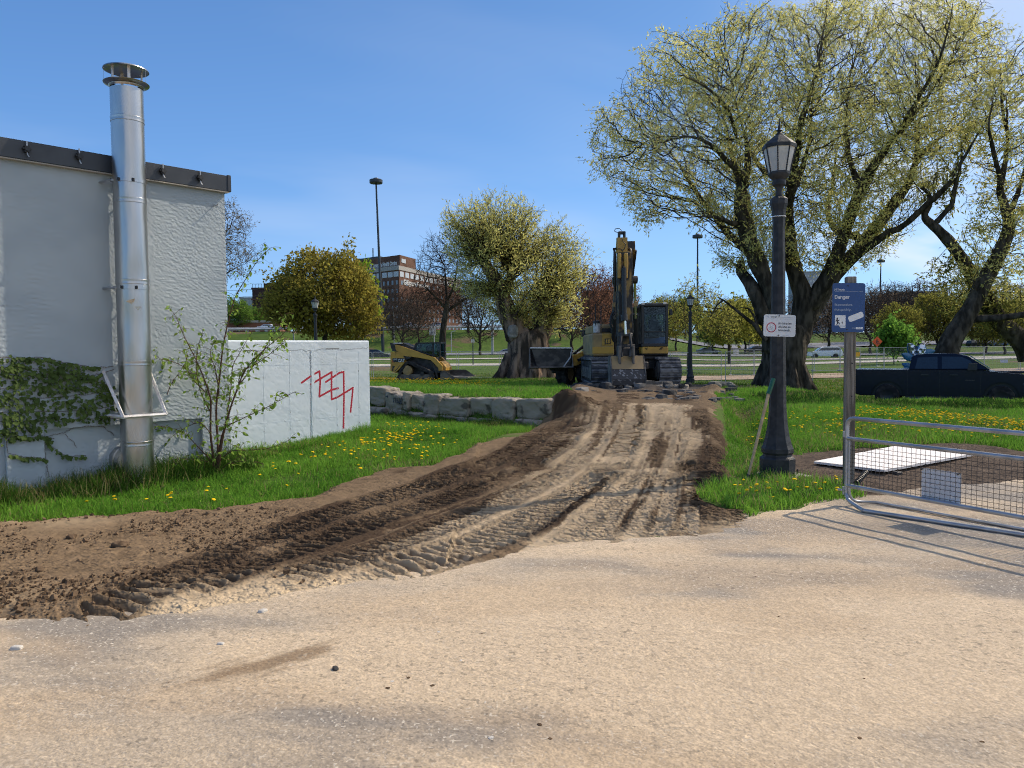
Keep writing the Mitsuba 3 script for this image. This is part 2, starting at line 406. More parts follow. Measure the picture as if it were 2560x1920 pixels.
def height(x, y):
    x, y = np.asarray(x, float), np.asarray(y, float)
    rc, ra, rb = R_C(y), R_A(y), R_B(y)
    h = rc.copy()
    d = (x - WALL_A[0]) * WALL_N[0] + (y - WALL_A[1]) * WALL_N[1]
    xr = 0.95 + (y - 15.5) * 0.125
    lawn = (0.05 * sstep(8.2, 10, y) + 0.08 * sstep(10.6, 12.8, y)) * (1 - sstep(-1.2, 0.6, x)) * (1 - sstep(13.6, 16, y))
    h = h + lawn
    L = 1 - sstep(xr - 0.1, xr + 0.9, x)
    terr = 0.57 + (rc - 0.57) * sstep(0.3, 9.5, d)
    near = sstep(45, 36, y)
    S = sstep(-0.22, 0.1, d) * L * near
    base = np.where(d > -3, rc * sstep(-0.5, 0.4, d) + 0.03 * (1 - sstep(-0.5, 0.4, d)), rc)
    h = np.where(L > 0.001, h * (1 - S) + np.maximum(terr, rc) * S, h)
    low = (1 - sstep(-0.4, 0.0, d)) * L * sstep(12.5, 15, y)          # the lawn below the stone wall stays level
    h = h * (1 - low) + 0.03 * low
    xb = np.interp(y, BANK[:, 1], BANK[:, 0])
    B = sstep(xb, xb + 0.55, x) * sstep(7.8, 10, y)
    k = sstep(8.3, 11.0, x - 0.12 * (y - 24))
    rr = ra * (1 - k) + rb * k
    sf = sstep(0.1, 0.3, x / np.maximum(y, 1))
    Bf = np.where(y > 40, np.maximum(sf, B * sstep(62, 45, y)), B)
    h = h * (1 - Bf) + rr * Bf
    h = h - 0.42 * np.exp(-((x - xb - 0.5) / 0.36) ** 2) * sstep(10.6, 12.2, y) * sstep(21, 18, y)
    bumps = (nfbm(x, y, 0.55, 3, 3) - 0.5) * 0.10 * sstep(10, 14, y) * np.where(x > 0, Bf, 1)
    big = (nfbm(x, y, 0.02, 3, 5) - 0.5) * 1.6 * sstep(170, 260, y)
    return h + bumps * sstep(90, 30, y) + big


def gp(u, v, lo=2.0, hi=900.0):
    """The ground point seen at a native pixel."""
    d = at(u, v, 1.0) - EYE
    Y = hi
    for n in (140, 40):
        ys = np.geomspace(lo, hi, n)
        p = EYE + d * ys[:, None]
        below = np.nonzero(p[:, 2] < height(p[:, 0], p[:, 1]))[0]
        if not len(below):
            break
        Y = ys[below[0]]
        lo, hi = ys[max(below[0] - 1, 0)], Y * 1.0001
    q = EYE + d * Y
    q[2] = height(q[0], q[1])
    return q


def gd(u, v, **k):
    return gp(u * 1.15732, v * 1.15732, **k)


def gd_many(u, v):
    """Ground points seen at many pixels of the 2212 px view at once."""
    d = c_fwd[None] + c_right[None] * ((u * 1.15732 - W0 / 2) / F0)[:, None] + c_up[None] * ((H0 / 2 - v * 1.15732) / F0)[:, None]
    z = np.zeros(len(d))
    for _ in range(7):
        p = EYE + d * ((z - 1.6) / np.minimum(d[:, 2], -1e-3))[:, None]
        z = 0.5 * z + 0.5 * height(p[:, 0], np.minimum(p[:, 1], 400))
    p[:, 2] = height(p[:, 0], p[:, 1])
    return p


def gz(x, y, dz=0.0):
    return np.array([x, y, float(height(x, y)) + dz])


def grid_mesh(X, Y, Z, keep=None):
    r, c = X.shape
    idx = np.arange(r * c).reshape(r, c)
    q = np.stack([idx[:-1, :-1], idx[:-1, 1:], idx[1:, 1:], idx[1:, :-1]], -1).reshape(-1, 4)
    V = np.stack([X, Y, Z], -1).reshape(-1, 3)
    if keep is not None:
        kk = keep.reshape(-1)
        q = q[kk[q].any(1)]
    Fs = np.vstack([q[:, [0, 1, 2]], q[:, [0, 2, 3]]])
    used, inv = np.unique(Fs, return_inverse=True)
    return V[used], inv.reshape(Fs.shape), used


def spread(lo, hi, step, grow, far):
    a = list(np.arange(lo, hi, step))
    s, x = step, a[-1]
    while x < far:
        s *= grow
        x += s
        a.append(x)
    return a


gx = np.array(sorted(set([-v for v in spread(14.0, 14.1, 0.2, 1.07, 4500)] + list(np.arange(-13.9, 17.0, 0.24)) + spread(17.0, 17.1, 0.2, 1.07, 4500))))
gy = np.array(sorted(set([-v for v in spread(4, 4.1, 0.5, 1.35, 3000)] + list(np.arange(-3.5, 7, 0.5)) + list(np.arange(7, 30, 0.2)) + spread(30.0, 30.1, 0.25, 1.032, 4500))))
GX, GY = np.meshgrid(gx, gy)
gv, gf, _ = grid_mesh(GX, GY, height(GX, GY) - 0.03 * (GY < 6.0))
single('ground', (gv, gf), 'm_lawn', True)
kind('ground', 'structure', 'green park lawn with worn soil, rising to a grassy embankment behind the road')


def sdf(poly, x, y):
    """Signed distance, positive inside."""
    pg = sg.Polygon(poly)
    shapely.prepare(pg)
    pt = shapely.points(x, y)
    d = shapely.distance(pg.exterior, pt)
    return np.where(shapely.contains_xy(pg, x, y), d, -d)


# compacted gravel in the foreground, and the patch of it behind the gate
GRAVEL = [(-30, -6), (-30, 8.6), (-6, 7.4), (-2.0, 6.9), (0.5, 7.0), (1.9, 6.85), (2.3, 7.25), (2.95, 7.75), (3.8, 8.15), (4.6, 8.75), (6.0, 9.35), (8.5, 10.4), (14, 12.4), (30, 18), (30, -6)]
gx2 = np.concatenate([-np.geomspace(30, 5.2, 40), np.arange(-5, 7, 0.06), np.geomspace(7.1, 30, 40)])
gy2 = np.concatenate([-np.geomspace(6, 0.5, 12), np.arange(0, 2, 0.25), np.arange(2, 10.6, 0.055), np.geomspace(10.7, 18, 40)])
X, Y = np.meshgrid(gx2, gy2)
gs = sdf(GRAVEL, X.ravel(), Y.ravel()).reshape(X.shape)
rough = (nfbm(X, Y, 1.1, 4, 11) - 0.5) * 0.028 + (nfbm(X, Y, 7.0, 3, 12) - 0.5) * 0.012
Z = height(X, Y) * (Y > 6) + np.clip(gs * 0.12 + (nfbm(X, Y, 2.5, 3, 14) - 0.5) * 0.10, -0.06, 0.014) + rough * sstep(-0.1, 0.4, gs)
GRAVEL_XYZ = (X, Y, Z, gs)
def strip(name, pts, width, mat, lift, label, n=60):
    P = np.array(pts, float)
    s = np.concatenate([[0], np.cumsum(np.linalg.norm(np.diff(P, axis=0), axis=1))])
    t = np.linspace(0, s[-1], n)
    C = np.stack([np.interp(t, s, P[:, 0]), np.interp(t, s, P[:, 1])], 1)
    d = np.gradient(C, axis=0)
    d /= np.linalg.norm(d, axis=1, keepdims=True)
    nn = np.stack([-d[:, 1], d[:, 0]], 1)
    w = np.linspace(-0.5, 0.5, 9)
    Q = C[:, None] + nn[:, None] * (w[None, :, None] * width)
    v, f, _ = grid_mesh(Q[..., 0], Q[..., 1], height(Q[..., 0], Q[..., 1]) + lift)
    single(name, (v, f), mat, True)
    kind(name, 'structure', label)


strip('paved_path', [(-90, 78), (-30, 76), (0, 75), (14, 73), (22, 74), (36, 82), (60, 96), (120, 120)], 5.0, 'm_pave', 0.05, 'pale paved path nearest behind the site fence', 120)
strip('paved_path_001', [(-120, 96), (-20, 95), (10, 95), (30, 96), (70, 104), (160, 128)], 4.6, 'm_pave', 0.06, 'pale paved path beside the road, farther than the other path', 120)
strip('dirt_path', [(1.5, 47), (8, 51), (14, 52), (22, 54), (40, 60), (80, 76)], 5.5, 'm_dirtpath', 0.045, 'brown dirt path running along the site fence', 120)
strip('road', [(-400, 128), (-120, 130), (0, 131), (60, 135), (160, 150), (400, 200)], 20.0, 'm_asphalt', 0.09, 'grey asphalt road with cars below the grassy embankment', 160)
strip('highway', [(-500, 192), (0, 192), (60, 196), (140, 214), (300, 270)], 16.0, 'm_asphalt', 0.25, 'elevated highway along the top of the grassy embankment', 160)
# ---------------------------------------------------------------- the churned soil ramp
DIRT = [gd(u, v)[:2] for u, v in [(0, 1128), (180, 1124), (330, 1112), (450, 1108), (560, 1092), (650, 1078), (745, 1042), (830, 1018), (905, 1014), (955, 1000), (1000, 970), (1060, 950), (1120, 944), (1170, 925), (1196, 890), (1206, 866)]]
DIRT += [(1.3, 19.0), (1.9, 24.2), (2.2, 27), (2.0, 31), (7.6, 31), (7.2, 26.5), (6.3, 24.0)]
DIRT += [gd(u, v)[:2] for u, v in [(1545, 905), (1565, 940), (1572, 985), (1555, 1010), (1602, 1042), (1545, 1058), (1505, 1072), (1530, 1095), (1600, 1108), (1592, 1160), (1450, 1172), (1300, 1180), (1180, 1195), (1090, 1222), (980, 1240), (860, 1262), (700, 1288), (540, 1312), (380, 1332), (180, 1352), (0, 1362)]]
DIRT += [(-5.4, 4.45), (-9, 4.6), (-12, 6.6), (-8, 7.3)]
DIRT = np.array(DIRT)
X, Y, Z, gs = GRAVEL_XYZ
gd_ = sdf(DIRT, X.ravel(), Y.ravel()).reshape(X.shape)
Z = Z - 0.09 * sstep(0.12, 0.5, gd_)
# faint cleat prints pressed into the dust
for (a, b, w) in [((1.55, 5.75), (0.75, 5.25), 0.42), ((-1.35, 4.5), (-0.55, 4.85), 0.38), ((2.6, 5.2), (3.6, 4.7), 0.4), ((-2.9, 4.9), (-2.1, 5.2), 0.34), ((-0.4, 3.0), (-1.4, 2.6), 0.5)]:
    a, b = np.array(a), np.array(b)
    L = np.linalg.norm(b - a)
    t = (b - a) / L
    s = (X - a[0]) * t[0] + (Y - a[1]) * t[1]
    q = -(X - a[0]) * t[1] + (Y - a[1]) * t[0]
    m = sstep(0, 0.2, s) * sstep(L, L - 0.3, s) * sstep(w / 2, w / 2 - 0.08, np.abs(q)) * nfbm(X, Y, 5, 2, 9)
    Z += m * 0.018 * np.abs(((s + 0.03 * np.sin(q * 9)) / 0.10) % 1 - 0.5)
v, f, _ = grid_mesh(X, Y, Z, gs > -0.7)
single('gravel_path', (v, f), 'm_gravel', True)
kind('gravel_path', 'structure', 'dusty tan gravel path with grey worn patches filling the foreground')



TRACKS = [
    ([(1262, 862), (1225, 900), (1170, 945), (1080, 1000), (950, 1050), (800, 1098), (640, 1152), (540, 1192), (440, 1235), (330, 1290), (200, 1335), (60, 1360)], 0.40, 1.0),
    ([(1292, 870), (1268, 910), (1215, 965), (1120, 1025), (980, 1080), (820, 1135), (680, 1185), (560, 1228), (470, 1262), (330, 1312)], 0.40, 1.0),
    ([(1330, 870), (1312, 920), (1272, 978), (1190, 1040), (1080, 1095), (950, 1150), (820, 1200), (690, 1240), (560, 1280)], 0.38, 0.7),
    ([(1378, 880), (1362, 940), (1330, 1002), (1270, 1062), (1180, 1115), (1080, 1165), (960, 1210), (850, 1238), (740, 1262)], 0.45, 0.9),
    ([(1412, 880), (1402, 940), (1382, 1012), (1342, 1082), (1290, 1142), (1225, 1195)], 0.45, 0.6),
    ([(1452, 880), (1448, 950), (1436, 1030), (1410, 1105), (1370, 1172)], 0.45, 0.6),
    ([(1498, 885), (1498, 950), (1486, 1030), (1466, 1110), (1440, 1172)], 0.45, 0.6),
    ([(1530, 900), (1527, 960), (1515, 1030), (1540, 1090), (1580, 1150)], 0.48, 1.0)]
fy = np.concatenate([np.exp(np.arange(math.log(4.25), math.log(9.5), 0.0027)), np.exp(np.arange(math.log(9.5), math.log(31.0), 0.0044))])
fs = np.arange(-1.45, 0.52, 0.0027)
X, Y = fs[None, :] * fy[:, None], np.repeat(fy[:, None], len(fs), 1)
shp = X.shape
x, y = X.ravel(), Y.ravel()
ds_ = sdf(DIRT, x, y)
inside = ds_ > -0.35
hz = height(x, y)
lump = nfbm(x, y, 2.2, 4, 21) - 0.5
fine = nfbm(x, y, 9.0, 3, 22) - 0.5
edge = ds_ + lump * 0.5
gside = sstep(-0.3, 0.1, sdf(GRAVEL, x, y)) * sstep(1.5, 0.4, ds_) * sstep(-5.2, -4.2, x + (y - 4.6) * 0.2)
thick = np.clip(edge * (0.30 - 0.22 * gside), -0.09, 0.045 - 0.030 * gside) + 0.035 * sstep(0.0, 0.35, edge) * sstep(1.4, 0.5, edge) * (x < -0.5)
crumb = nfbm(x, y, 24.0, 2, 23) - 0.5
hz = hz + thick + (lump * 0.05 * sstep(0, 0.5, ds_) + fine * 0.020 * sstep(0, 0.3, ds_) + crumb * 0.022 * sstep(0, 0.2, ds_)) * (1 - 0.75 * gside)
hz += 0.0
# soil heaps at the crest and along the edges of the ramp
for hx, hy, hr, hh in [(2.15, 23.3, 0.6, 0.16), (4.3, 23.8, 0.5, 0.16), (6.2, 22.6, 0.6, 0.26), (1.9, 20.2, 0.5, 0.06), (1.3, 17.3, 0.5, 0.10), (1.35, 15.3, 0.75, 0.22), (0.9, 14.7, 0.6, 0.10)]:
    hz += hh * np.exp(-((x - hx) ** 2 + (y - hy) ** 2) / hr ** 2) * (0.75 + 0.8 * (nfbm(x, y, 3.0, 3, 31) - 0.25))
tread = np.zeros_like(x)
dark = np.zeros_like(x)
flow_s, flow_q = np.zeros_like(x), np.full_like(x, 9.0)
lane = np.zeros_like(x)
ii = np.nonzero(inside)[0]
xi, yi = x[ii], y[ii]
for path, w, depth in TRACKS:
    Pw = np.array([gd(u, v)[:2] for u, v in path])
    tt = np.linspace(0, 1, 44)
    s0 = np.concatenate([[0], np.cumsum(np.linalg.norm(np.diff(Pw, axis=0), axis=1))])
    Pw = np.stack([PchipInterpolator(s0, Pw[:, k])(tt * s0[-1]) for k in (0, 1)], 1)
    s0 = np.concatenate([[0], np.cumsum(np.linalg.norm(np.diff(Pw, axis=0), axis=1))])
    best, sb = np.full(len(ii), 9e9), np.zeros(len(ii))
    qb = np.zeros(len(ii))
    for k in range(len(Pw) - 1):
        a, b = Pw[k], Pw[k + 1]
        L = np.linalg.norm(b - a)
        t = (b - a) / L
        s = np.clip((xi - a[0]) * t[0] + (yi - a[1]) * t[1], 0, L)
        px_, py_ = a[0] + t[0] * s, a[1] + t[1] * s
        dd = (xi - px_) ** 2 + (yi - py_) ** 2
        m = dd < best
        best = np.where(m, dd, best)
        sb = np.where(m, s0[k] + s, sb)
        qb = np.where(m, -(xi - px_) * t[1] + (yi - py_) * t[0], qb)
    dist = np.sqrt(best)
    if True:
        lane[ii] += np.clip(np.sign(qb) * dist / 1.3 + 0.5, 0, 1)
    end = sstep(0, 0.5, sb) * sstep(s0[-1], s0[-1] - 0.5, sb)
    inw = sstep(w / 2 + 0.03, w / 2 - 0.03, dist) * end
    wear = sstep(0.22, 0.42, nfbm(xi, yi, 1.3, 3, 40 + int(w * 100))) * depth
    pitch = 0.115 + 0.075 * sstep(8.5, 10.5, yi)
    ph = ((sb + 0.016 * np.sin(qb * 14) + 0.03 * lump[ii]) / pitch) % 1
    cleat = sstep(0.0, 0.16, ph) * sstep(0.75, 0.22, ph) * (0.55 + 1.1 * nfbm(xi, yi, 11.0, 2, 61))
    rim = np.exp(-((dist - w / 2 - 0.03) / 0.05) ** 2) * end
    hz[ii] += inw * wear * (cleat * (0.046 + 0.02 * sstep(8, 11, yi)) - 0.028) + rim * wear * 0.030 * (0.6 + lump[ii] * 2)
    tread[ii] = np.maximum(tread[ii], inw * wear)
    dark[ii] = np.maximum(dark[ii], np.maximum(inw * wear * (0.45 + 0.55 * (1 - cleat)), 0.8 * rim * wear))
    closer = dist < np.abs(flow_q[ii])
    flow_s[ii] = np.where(closer, sb, flow_s[ii])
    flow_q[ii] = np.where(closer, qb, flow_q[ii])
patch = nfbm(x, y, 0.75, 4, 52)
frag = nfbm(x, y, 5.0, 3, 53) - 0.5
band = meshkit.fbm(np.stack([lane * 3.1, y * 0.17 + x * 0.05, np.full_like(x, 0.7)], -1), 4, 51)
thin = meshkit.fbm(np.stack([lane * 7.0, y * 0.33 + x * 0.1, np.full_like(x, 4.7)], -1), 3, 57)
SOFT = np.array([gd(u, v)[:2] for u, v in [(-200, 1115), (180, 1118), (450, 1105), (580, 1098), (640, 1118), (540, 1178), (420, 1226), (300, 1275), (120, 1328), (-200, 1400)]])
TAN = np.array([gd(u, v)[:2] for u, v in [(1270, 900), (1330, 872), (1500, 878), (1540, 960), (1500, 1010), (1490, 1090), (1600, 1165), (1300, 1190), (1080, 1222), (840, 1270), (500, 1325), (520, 1300), (800, 1225), (960, 1130), (1100, 1060), (1205, 980)]])
leftsoft = sstep(-0.25, 0.3, sdf(SOFT, x, y) + lump * 0.4)
tanw = sstep(-0.35, 0.35, sdf(TAN, x, y) + lump * 0.7)
mixed = 0.5 + 1.25 * (0.55 * band + 0.27 * thin + 0.18 * patch - 0.5) + 0.13 * frag
dry = sstep(0.60 - 0.155 * tanw, 0.64 - 0.155 * tanw, mixed) * (0.2 + 0.8 * tanw) * sstep(24, 22.5, y)
zone = sstep(0.1, 0.8, ds_) * sstep(26, 23, y) * (1 - leftsoft)
dry = dry * (1 - leftsoft)
low_edge = sstep(0.9, 0.1, ds_) * gside
dry = np.maximum(dry, low_edge * sstep(0.38, 0.55, patch) * (1 - 0.6 * leftsoft))
D_DARK, D_LOOSE, D_DRY = np.array([0.056, 0.036, 0.023]), np.array([0.190, 0.132, 0.080]), np.array([0.52, 0.40, 0.26])
c = D_LOOSE[None] * (0.8 + 0.8 * (fine[:, None] + 0.25))
c = c * (1 - dry[:, None]) + D_DRY[None] * dry[:, None]
streak = sstep(0.56, 0.63, thin + 0.35 * frag) * zone * 0.8
dk = np.clip(np.maximum(dark * (0.95 - 0.5 * dry), streak * (1 - 0.6 * dry)) * (0.55 + 1.2 * sstep(0.35, 0.6, patch)), 0, 0.92)
c = c * (1 - dk[:, None]) + D_DARK[None] * dk[:, None]
far_dark = (sstep(22.6, 23.8, y + lump * 1.5) * 0.9)[:, None]
c = c * (1 - far_dark) + np.array([0.085, 0.078, 0.072])[None] * (0.7 + 0.9 * (lump[:, None] + 0.3)) * far_dark
pr_ = ((flow_s + 0.02 * np.sin(flow_q * 11) + 0.05 * lump) / 0.19) % 1
hz += (sstep(0.0, 0.15, pr_) * sstep(0.7, 0.2, pr_) - 0.4) * 0.011 * tanw * (1 - np.clip(tread, 0, 1)) * sstep(0.3, 0.6, nfbm(x, y, 1.6, 2, 66)) * sstep(25, 23, y)
v, f, used = grid_mesh(X, Y, hz.reshape(shp), (ds_ > -0.3).reshape(shp))
dirt_v, dirt_f = v, f
single('dirt_track', (v, f), 'm_vc_soil', True, color=np.clip(c[used], 0.01, 0.9))
kind('dirt_track', 'structure', 'churned brown soil ramp with caterpillar tread marks leading up to the excavator')
# ---------------------------------------------------------------- grey rendered building at the left
BD = np.array([0.668, 0.744]) / np.hypot(0.668, 0.744)
BN = np.array([BD[1], -BD[0]])
PIPE = at(334, 800, 9.1)[:2]
BW = PIPE - 0.242 * BN                       # the wall's foot behind the pipe


def on_wall(u, v, off=0.0, base=None):
    """The point (s, z) of a wall plane seen at a native pixel."""
    b = (BW if base is None else base) + BN * off
    d = at(u, v, 1.0) - EYE
    t = ((b - EYE[:2]) @ BN) / (d[:2] @ BN)
    p = EYE + d * t
    return (p[:2] - b) @ BD, p[2]


def bmat(base):
    m = np.eye(4)
    m[:2, 0], m[:2, 1], m[:2, 3] = BD, -BN, base
    return m


BM = bmat(BW)


def loc(m, M4=None):
    m = m.copy()
    m.apply_transform(BM if M4 is None else M4)
    return m


S_END = on_wall(569, 800)[0]
S_R0, S_R1 = on_wall(110, 1080)[0], on_wall(507, 1080)[0]
S_L1 = on_wall(15, 1100)[0]
Z_P, Z_F = on_wall(304, 1060)[1], on_wall(300, 441)[1]
Z_T = on_wall(300, 397)[1] + 0.01
bld = thing('building', 'grey rough rendered building with dark metal roof edge behind the steel flue pipe', 'building')
body = cat(box(((S_END - 9) / 2, 2.5, (Z_P + Z_F) / 2), (S_END + 9, 5.0, Z_F - Z_P)),
           box(((S_END - 9) / 2, 2.55, (Z_P - 0.6) / 2), (S_END + 9 - 0.1, 4.98, Z_P + 0.6)),
           box(((S_L1 + S_R0) / 2, 0.0255, (Z_P - 0.6) / 2), (S_R0 - S_L1, 0.049, Z_P + 0.6)),
           box(((S_END + S_R1) / 2, 0.0255, (Z_P - 0.6) / 2), (S_END - S_R1, 0.049, Z_P + 0.6)),
           box((-5.6, 0.0255, (Z_P - 0.6) / 2), (3.2, 0.049, Z_P + 0.6)))
part(bld, 'wall', loc(body), 'm_stucco')
part(bld, 'roof_edge', loc(cat(cbox(((S_END - 9) / 2 + 0.02, 2.47, (Z_F + Z_T) / 2), (S_END + 9.04, 5.07, Z_T - Z_F - 0.012), 0.006),
                               cbox((S_END + 0.035, 2.47, (Z_F + Z_T) / 2 + 0.004), (0.05, 5.09, Z_T - Z_F), 0.006))), 'm_fascia', label='dark metal roof edge')
part(bld, 'drip_edge', loc(box(((S_END - 9) / 2 + 0.02, -0.036, Z_F - 0.004), (S_END + 9.02, 0.07, 0.012))), 'm_drip')
for u, v in [(66, 373), (197, 391), (406, 428), (499, 445)]:
    s, z = on_wall(u, v, 0.075)
    ring = [cyl((s, -0.062, z), (s, -0.12, z), 0.026, 12)]
    for k in range(6):
        a = k * math.pi / 3
        ring.append(cyl((s + 0.03 * math.cos(a), -0.066, z + 0.03 * math.sin(a)), (s + 0.03 * math.cos(a), -0.11, z + 0.03 * math.sin(a)), 0.012, 8))
    k1 = part(bld, 'roof_clip', loc(cat(*ring)), 'm_black')
    part(k1, 'pin', loc(cat(box((s, -0.09, z + 0.055), (0.012, 0.02, 0.06)), tube([(s, -0.09, z - 0.025), (s + 0.004, -0.095, z - 0.06), (s + 0.016, -0.1, z - 0.085)], 0.007, 6))), 'm_galv')
s, z = on_wall(533, 515)
part(bld, 'hook', loc(tube([(s, 0.01, z), (s + 0.01, -0.09, z), (s + 0.012, -0.1, z + 0.02)], 0.008, 6)), 'm_galv')

# ---------------------------------------------------------------- steel flue pipe
flue = thing('flue_pipe', 'tall shiny stainless steel flue pipe with rain cap standing against the grey building', 'flue pipe')
zv = lambda v: float(at(334, v, 9.1)[2])
RP = 0.178
cx, cy = PIPE
bands = [zv(v) for v in (302, 504, 706, 908, 1107, 1198)]
top = zv(222)
edges = [top] + bands
for i, (a, b) in enumerate(zip(edges[:-1], edges[1:])):
    pr = [(RP, b + 0.012), (RP, a - 0.012)]
    zz = np.linspace(b + 0.012, a - 0.012, 14)
    m = lathe([(RP, q) for q in zz], 64, (cx, cy, 0))
    if i == 3:      # the dented length
        v = np.asarray(m.vertices).copy()
        a3 = np.arctan2(v[:, 1] - cy, v[:, 0] - cx)
        aa = math.atan2(-cy, -cx)
        for da, zc, sz, dep in [(-0.25, zv(752), 0.045, 0.02), (0.15, zv(762), 0.04, 0.02)]:
            pass
    part(flue, 'pipe_section', m, 'm_steel', True)
for z in bands:
    part(flue, 'locking_band', lathe([(RP, z - 0.03), (RP + 0.004, z - 0.028), (RP + 0.006, z - 0.022), (RP + 0.003, z - 0.012), (RP + 0.003, z + 0.012), (RP + 0.006, z + 0.022), (RP + 0.004, z + 0.028), (RP, z + 0.03)], 64, (cx, cy, 0)), 'm_steel', 40)
for z in (zv(456), zv(721)):
    k1 = part(flue, 'wall_clamp', lathe([(RP, z - 0.022), (RP + 0.007, z - 0.02), (RP + 0.007, z + 0.02), (RP, z + 0.022)], 48, (cx, cy, 0)), 'm_steel', 30)
    for sgn in (-1, 1):
        a = PIPE + BD * sgn * (RP + 0.012)
        b = BW + BD * sgn * (RP + 0.06)
        part(k1, 'bracket_arm', tube([(a[0], a[1], z), (b[0], b[1], z)], 0.016, 4), 'm_galv')
    part(k1, 'bolt', cat(*[box((PIPE[0] + RP * 1.06 * math.cos(t), PIPE[1] + RP * 1.06 * math.sin(t), z), (0.024, 0.024, 0.036)) for t in (-2.45, -1.75, -0.9)]), 'm_black')
zd, zl = zv(177), zv(210)
cap = part(flue, 'rain_cap', lathe([(0.0, zd + 0.065), (0.10, zd + 0.058), (0.242, zd + 0.012), (0.246, zd), (0.238, zd - 0.002), (0.1, zd + 0.03), (0.0, zd + 0.034)], 48, (cx, cy, 0)), 'm_steel', 40)
part(cap, 'collar', lathe([(RP - 0.02, top + 0.03), (RP, top), (RP + 0.012, top + 0.02), (RP + 0.012, zl - 0.03), (0.240, zl - 0.012), (0.248, zl), (0.240, zl + 0.004), (RP + 0.02, zl + 0.012), (RP - 0.02, zl + 0.012)], 48, (cx, cy, 0)), 'm_steel', 40)
for t in (-2.1, -0.95, 0.75, 2.3):
    q = np.array([math.cos(t), math.sin(t)]) * 0.17
    part(cap, 'strut', move(box((0, 0, (zl + zd) / 2 + 0.01), (0.012, 0.03, zd - zl + 0.04)), (cx + q[0], cy + q[1], 0), t), 'm_whitesteel')
for t in (-2.9, -0.1):
    q = np.array([math.cos(t), math.sin(t)]) * 0.24
    part(cap, 'wire', cyl((cx + q[0], cy + q[1], zl), (cx + q[0], cy + q[1], zd), 0.002, 4), 'm_galv')
zb = zv(1037)
fr = 0.245
c1, c2 = PIPE + BN * fr - BD * fr, PIPE + BN * fr + BD * fr
w1, w2 = BW - BD * fr, BW + BD * fr
part(flue, 'support_frame', cat(tube([(*c1, zb), (*c2, zb)], 0.021, 4), tube([(*c1, zb), (*(w1 + BN * 0.02), zb)], 0.021, 4), tube([(*c2, zb), (*(w2 + BN * 0.02), zb)], 0.021, 4),
                                tube([(*c1, zb), (*(w1 - BD * 0.02), zb + 0.52)], 0.021, 4), tube([(*c2, zb), (*(w2 + BD * 0.02), zb + 0.52)], 0.021, 4)), 'm_whitesteel', label='white steel support frame under the pipe')
zt = zv(1150)
tee = PIPE - BD * 0.13
part(flue, 'tee_duct', cat(cyl((*(PIPE - BD * 0.05 - BN * 0.02), zt), (*(PIPE - BD * 0.05 - BN * 0.30), zt), 0.165, 32), cyl((*(PIPE - BD * 0.05 - BN * 0.17), zt), (*(PIPE - BD * 0.05 - BN * 0.20), zt), 0.172, 32)), 'm_steel', 40)
part(flue, 'foot', cat(cyl((cx, cy, -0.1), (cx, cy, bands[-1] - 0.02), 0.05, 10), lathe([(0, bands[-1] - 0.028), (RP, bands[-1] - 0.026), (RP, bands[-1])], 40, (cx, cy, 0))), 'm_steel', 40)
dent = []
for (u0, v0), (u1, v1), (u2, v2) in [((314, 753), (333, 748), (330, 760)), ((336, 766), (355, 767), (346, 776)), ((326, 750), (338, 747), (334, 757))]:
    tri = []
    for (u, v) in ((u0, v0), (u1, v1), (u2, v2)):
        d = at(u, v, 1.0) - EYE
        a_ = d[0] ** 2 + d[1] ** 2
        b_ = -2 * (d[0] * cx + d[1] * cy)
        c_ = cx * cx + cy * cy - (RP + 0.004) ** 2
        t = (-b_ - math.sqrt(max(b_ * b_ - 4 * a_ * c_, 0))) / (2 * a_)
        tri.append(EYE + d * t)
    tri = np.array(tri)
    tri[1] += np.array([0.006, -0.012, 0.004])
    dent.append((tri, np.array([[0, 1, 2]])))
part(flue, 'dent', cat(*dent), 'm_steel', label='dented creases in the steel')

# ---------------------------------------------------------------- white concrete wall with red spray paint
LB = at(573, 900, 10.9)[:2]
LM = bmat(LB)
lw = lambda u, v: on_wall(u, v, 0.0, LB)
S_LE = lw(924, 950)[0]
Z_LW = lw(800, 851)[1]
wall2 = thing('concrete_wall', 'low white painted concrete wall with red spray painted scrawl beside the building', 'wall')
prof = [(0, -0.4), (0, Z_LW - 0.025), (0.012, Z_LW - 0.006), (0.03, Z_LW), (0.24, Z_LW), (0.25, Z_LW - 0.02), (0.25, -0.4)]
pm = trimesh.creation.extrude_polygon(sg.Polygon(prof), S_LE + 1.3, engine='earcut')
v = np.asarray(pm.vertices)
slab = trimesh.Trimesh(np.stack([v[:, 2] - 1.3, v[:, 0], v[:, 1]], 1), np.asarray(pm.faces), process=False)
part(wall2, 'slab', loc(slab, LM), 'm_concrete')


def lwpts(pts, o=(560, 820), k=0.21704):
    return np.array([lw(o[0] + a * k, o[1] + b * k) for a, b in pts])


def flat(line_pts, w, mat, name, lab=None, th=0.002, jag=0.0):
    g = shapely.union_all([sg.LineString(p).buffer(w / 2, quad_segs=4) for p in line_pts])
    ms = []
    for q in getattr(g, 'geoms', [g]):
        ms.append(prism(q, th))
    m = cat(*ms)
    m.apply_translation((0, -th - 0.0005, 0))
    part(wall2, name, loc(m, LM), mat, label=lab)


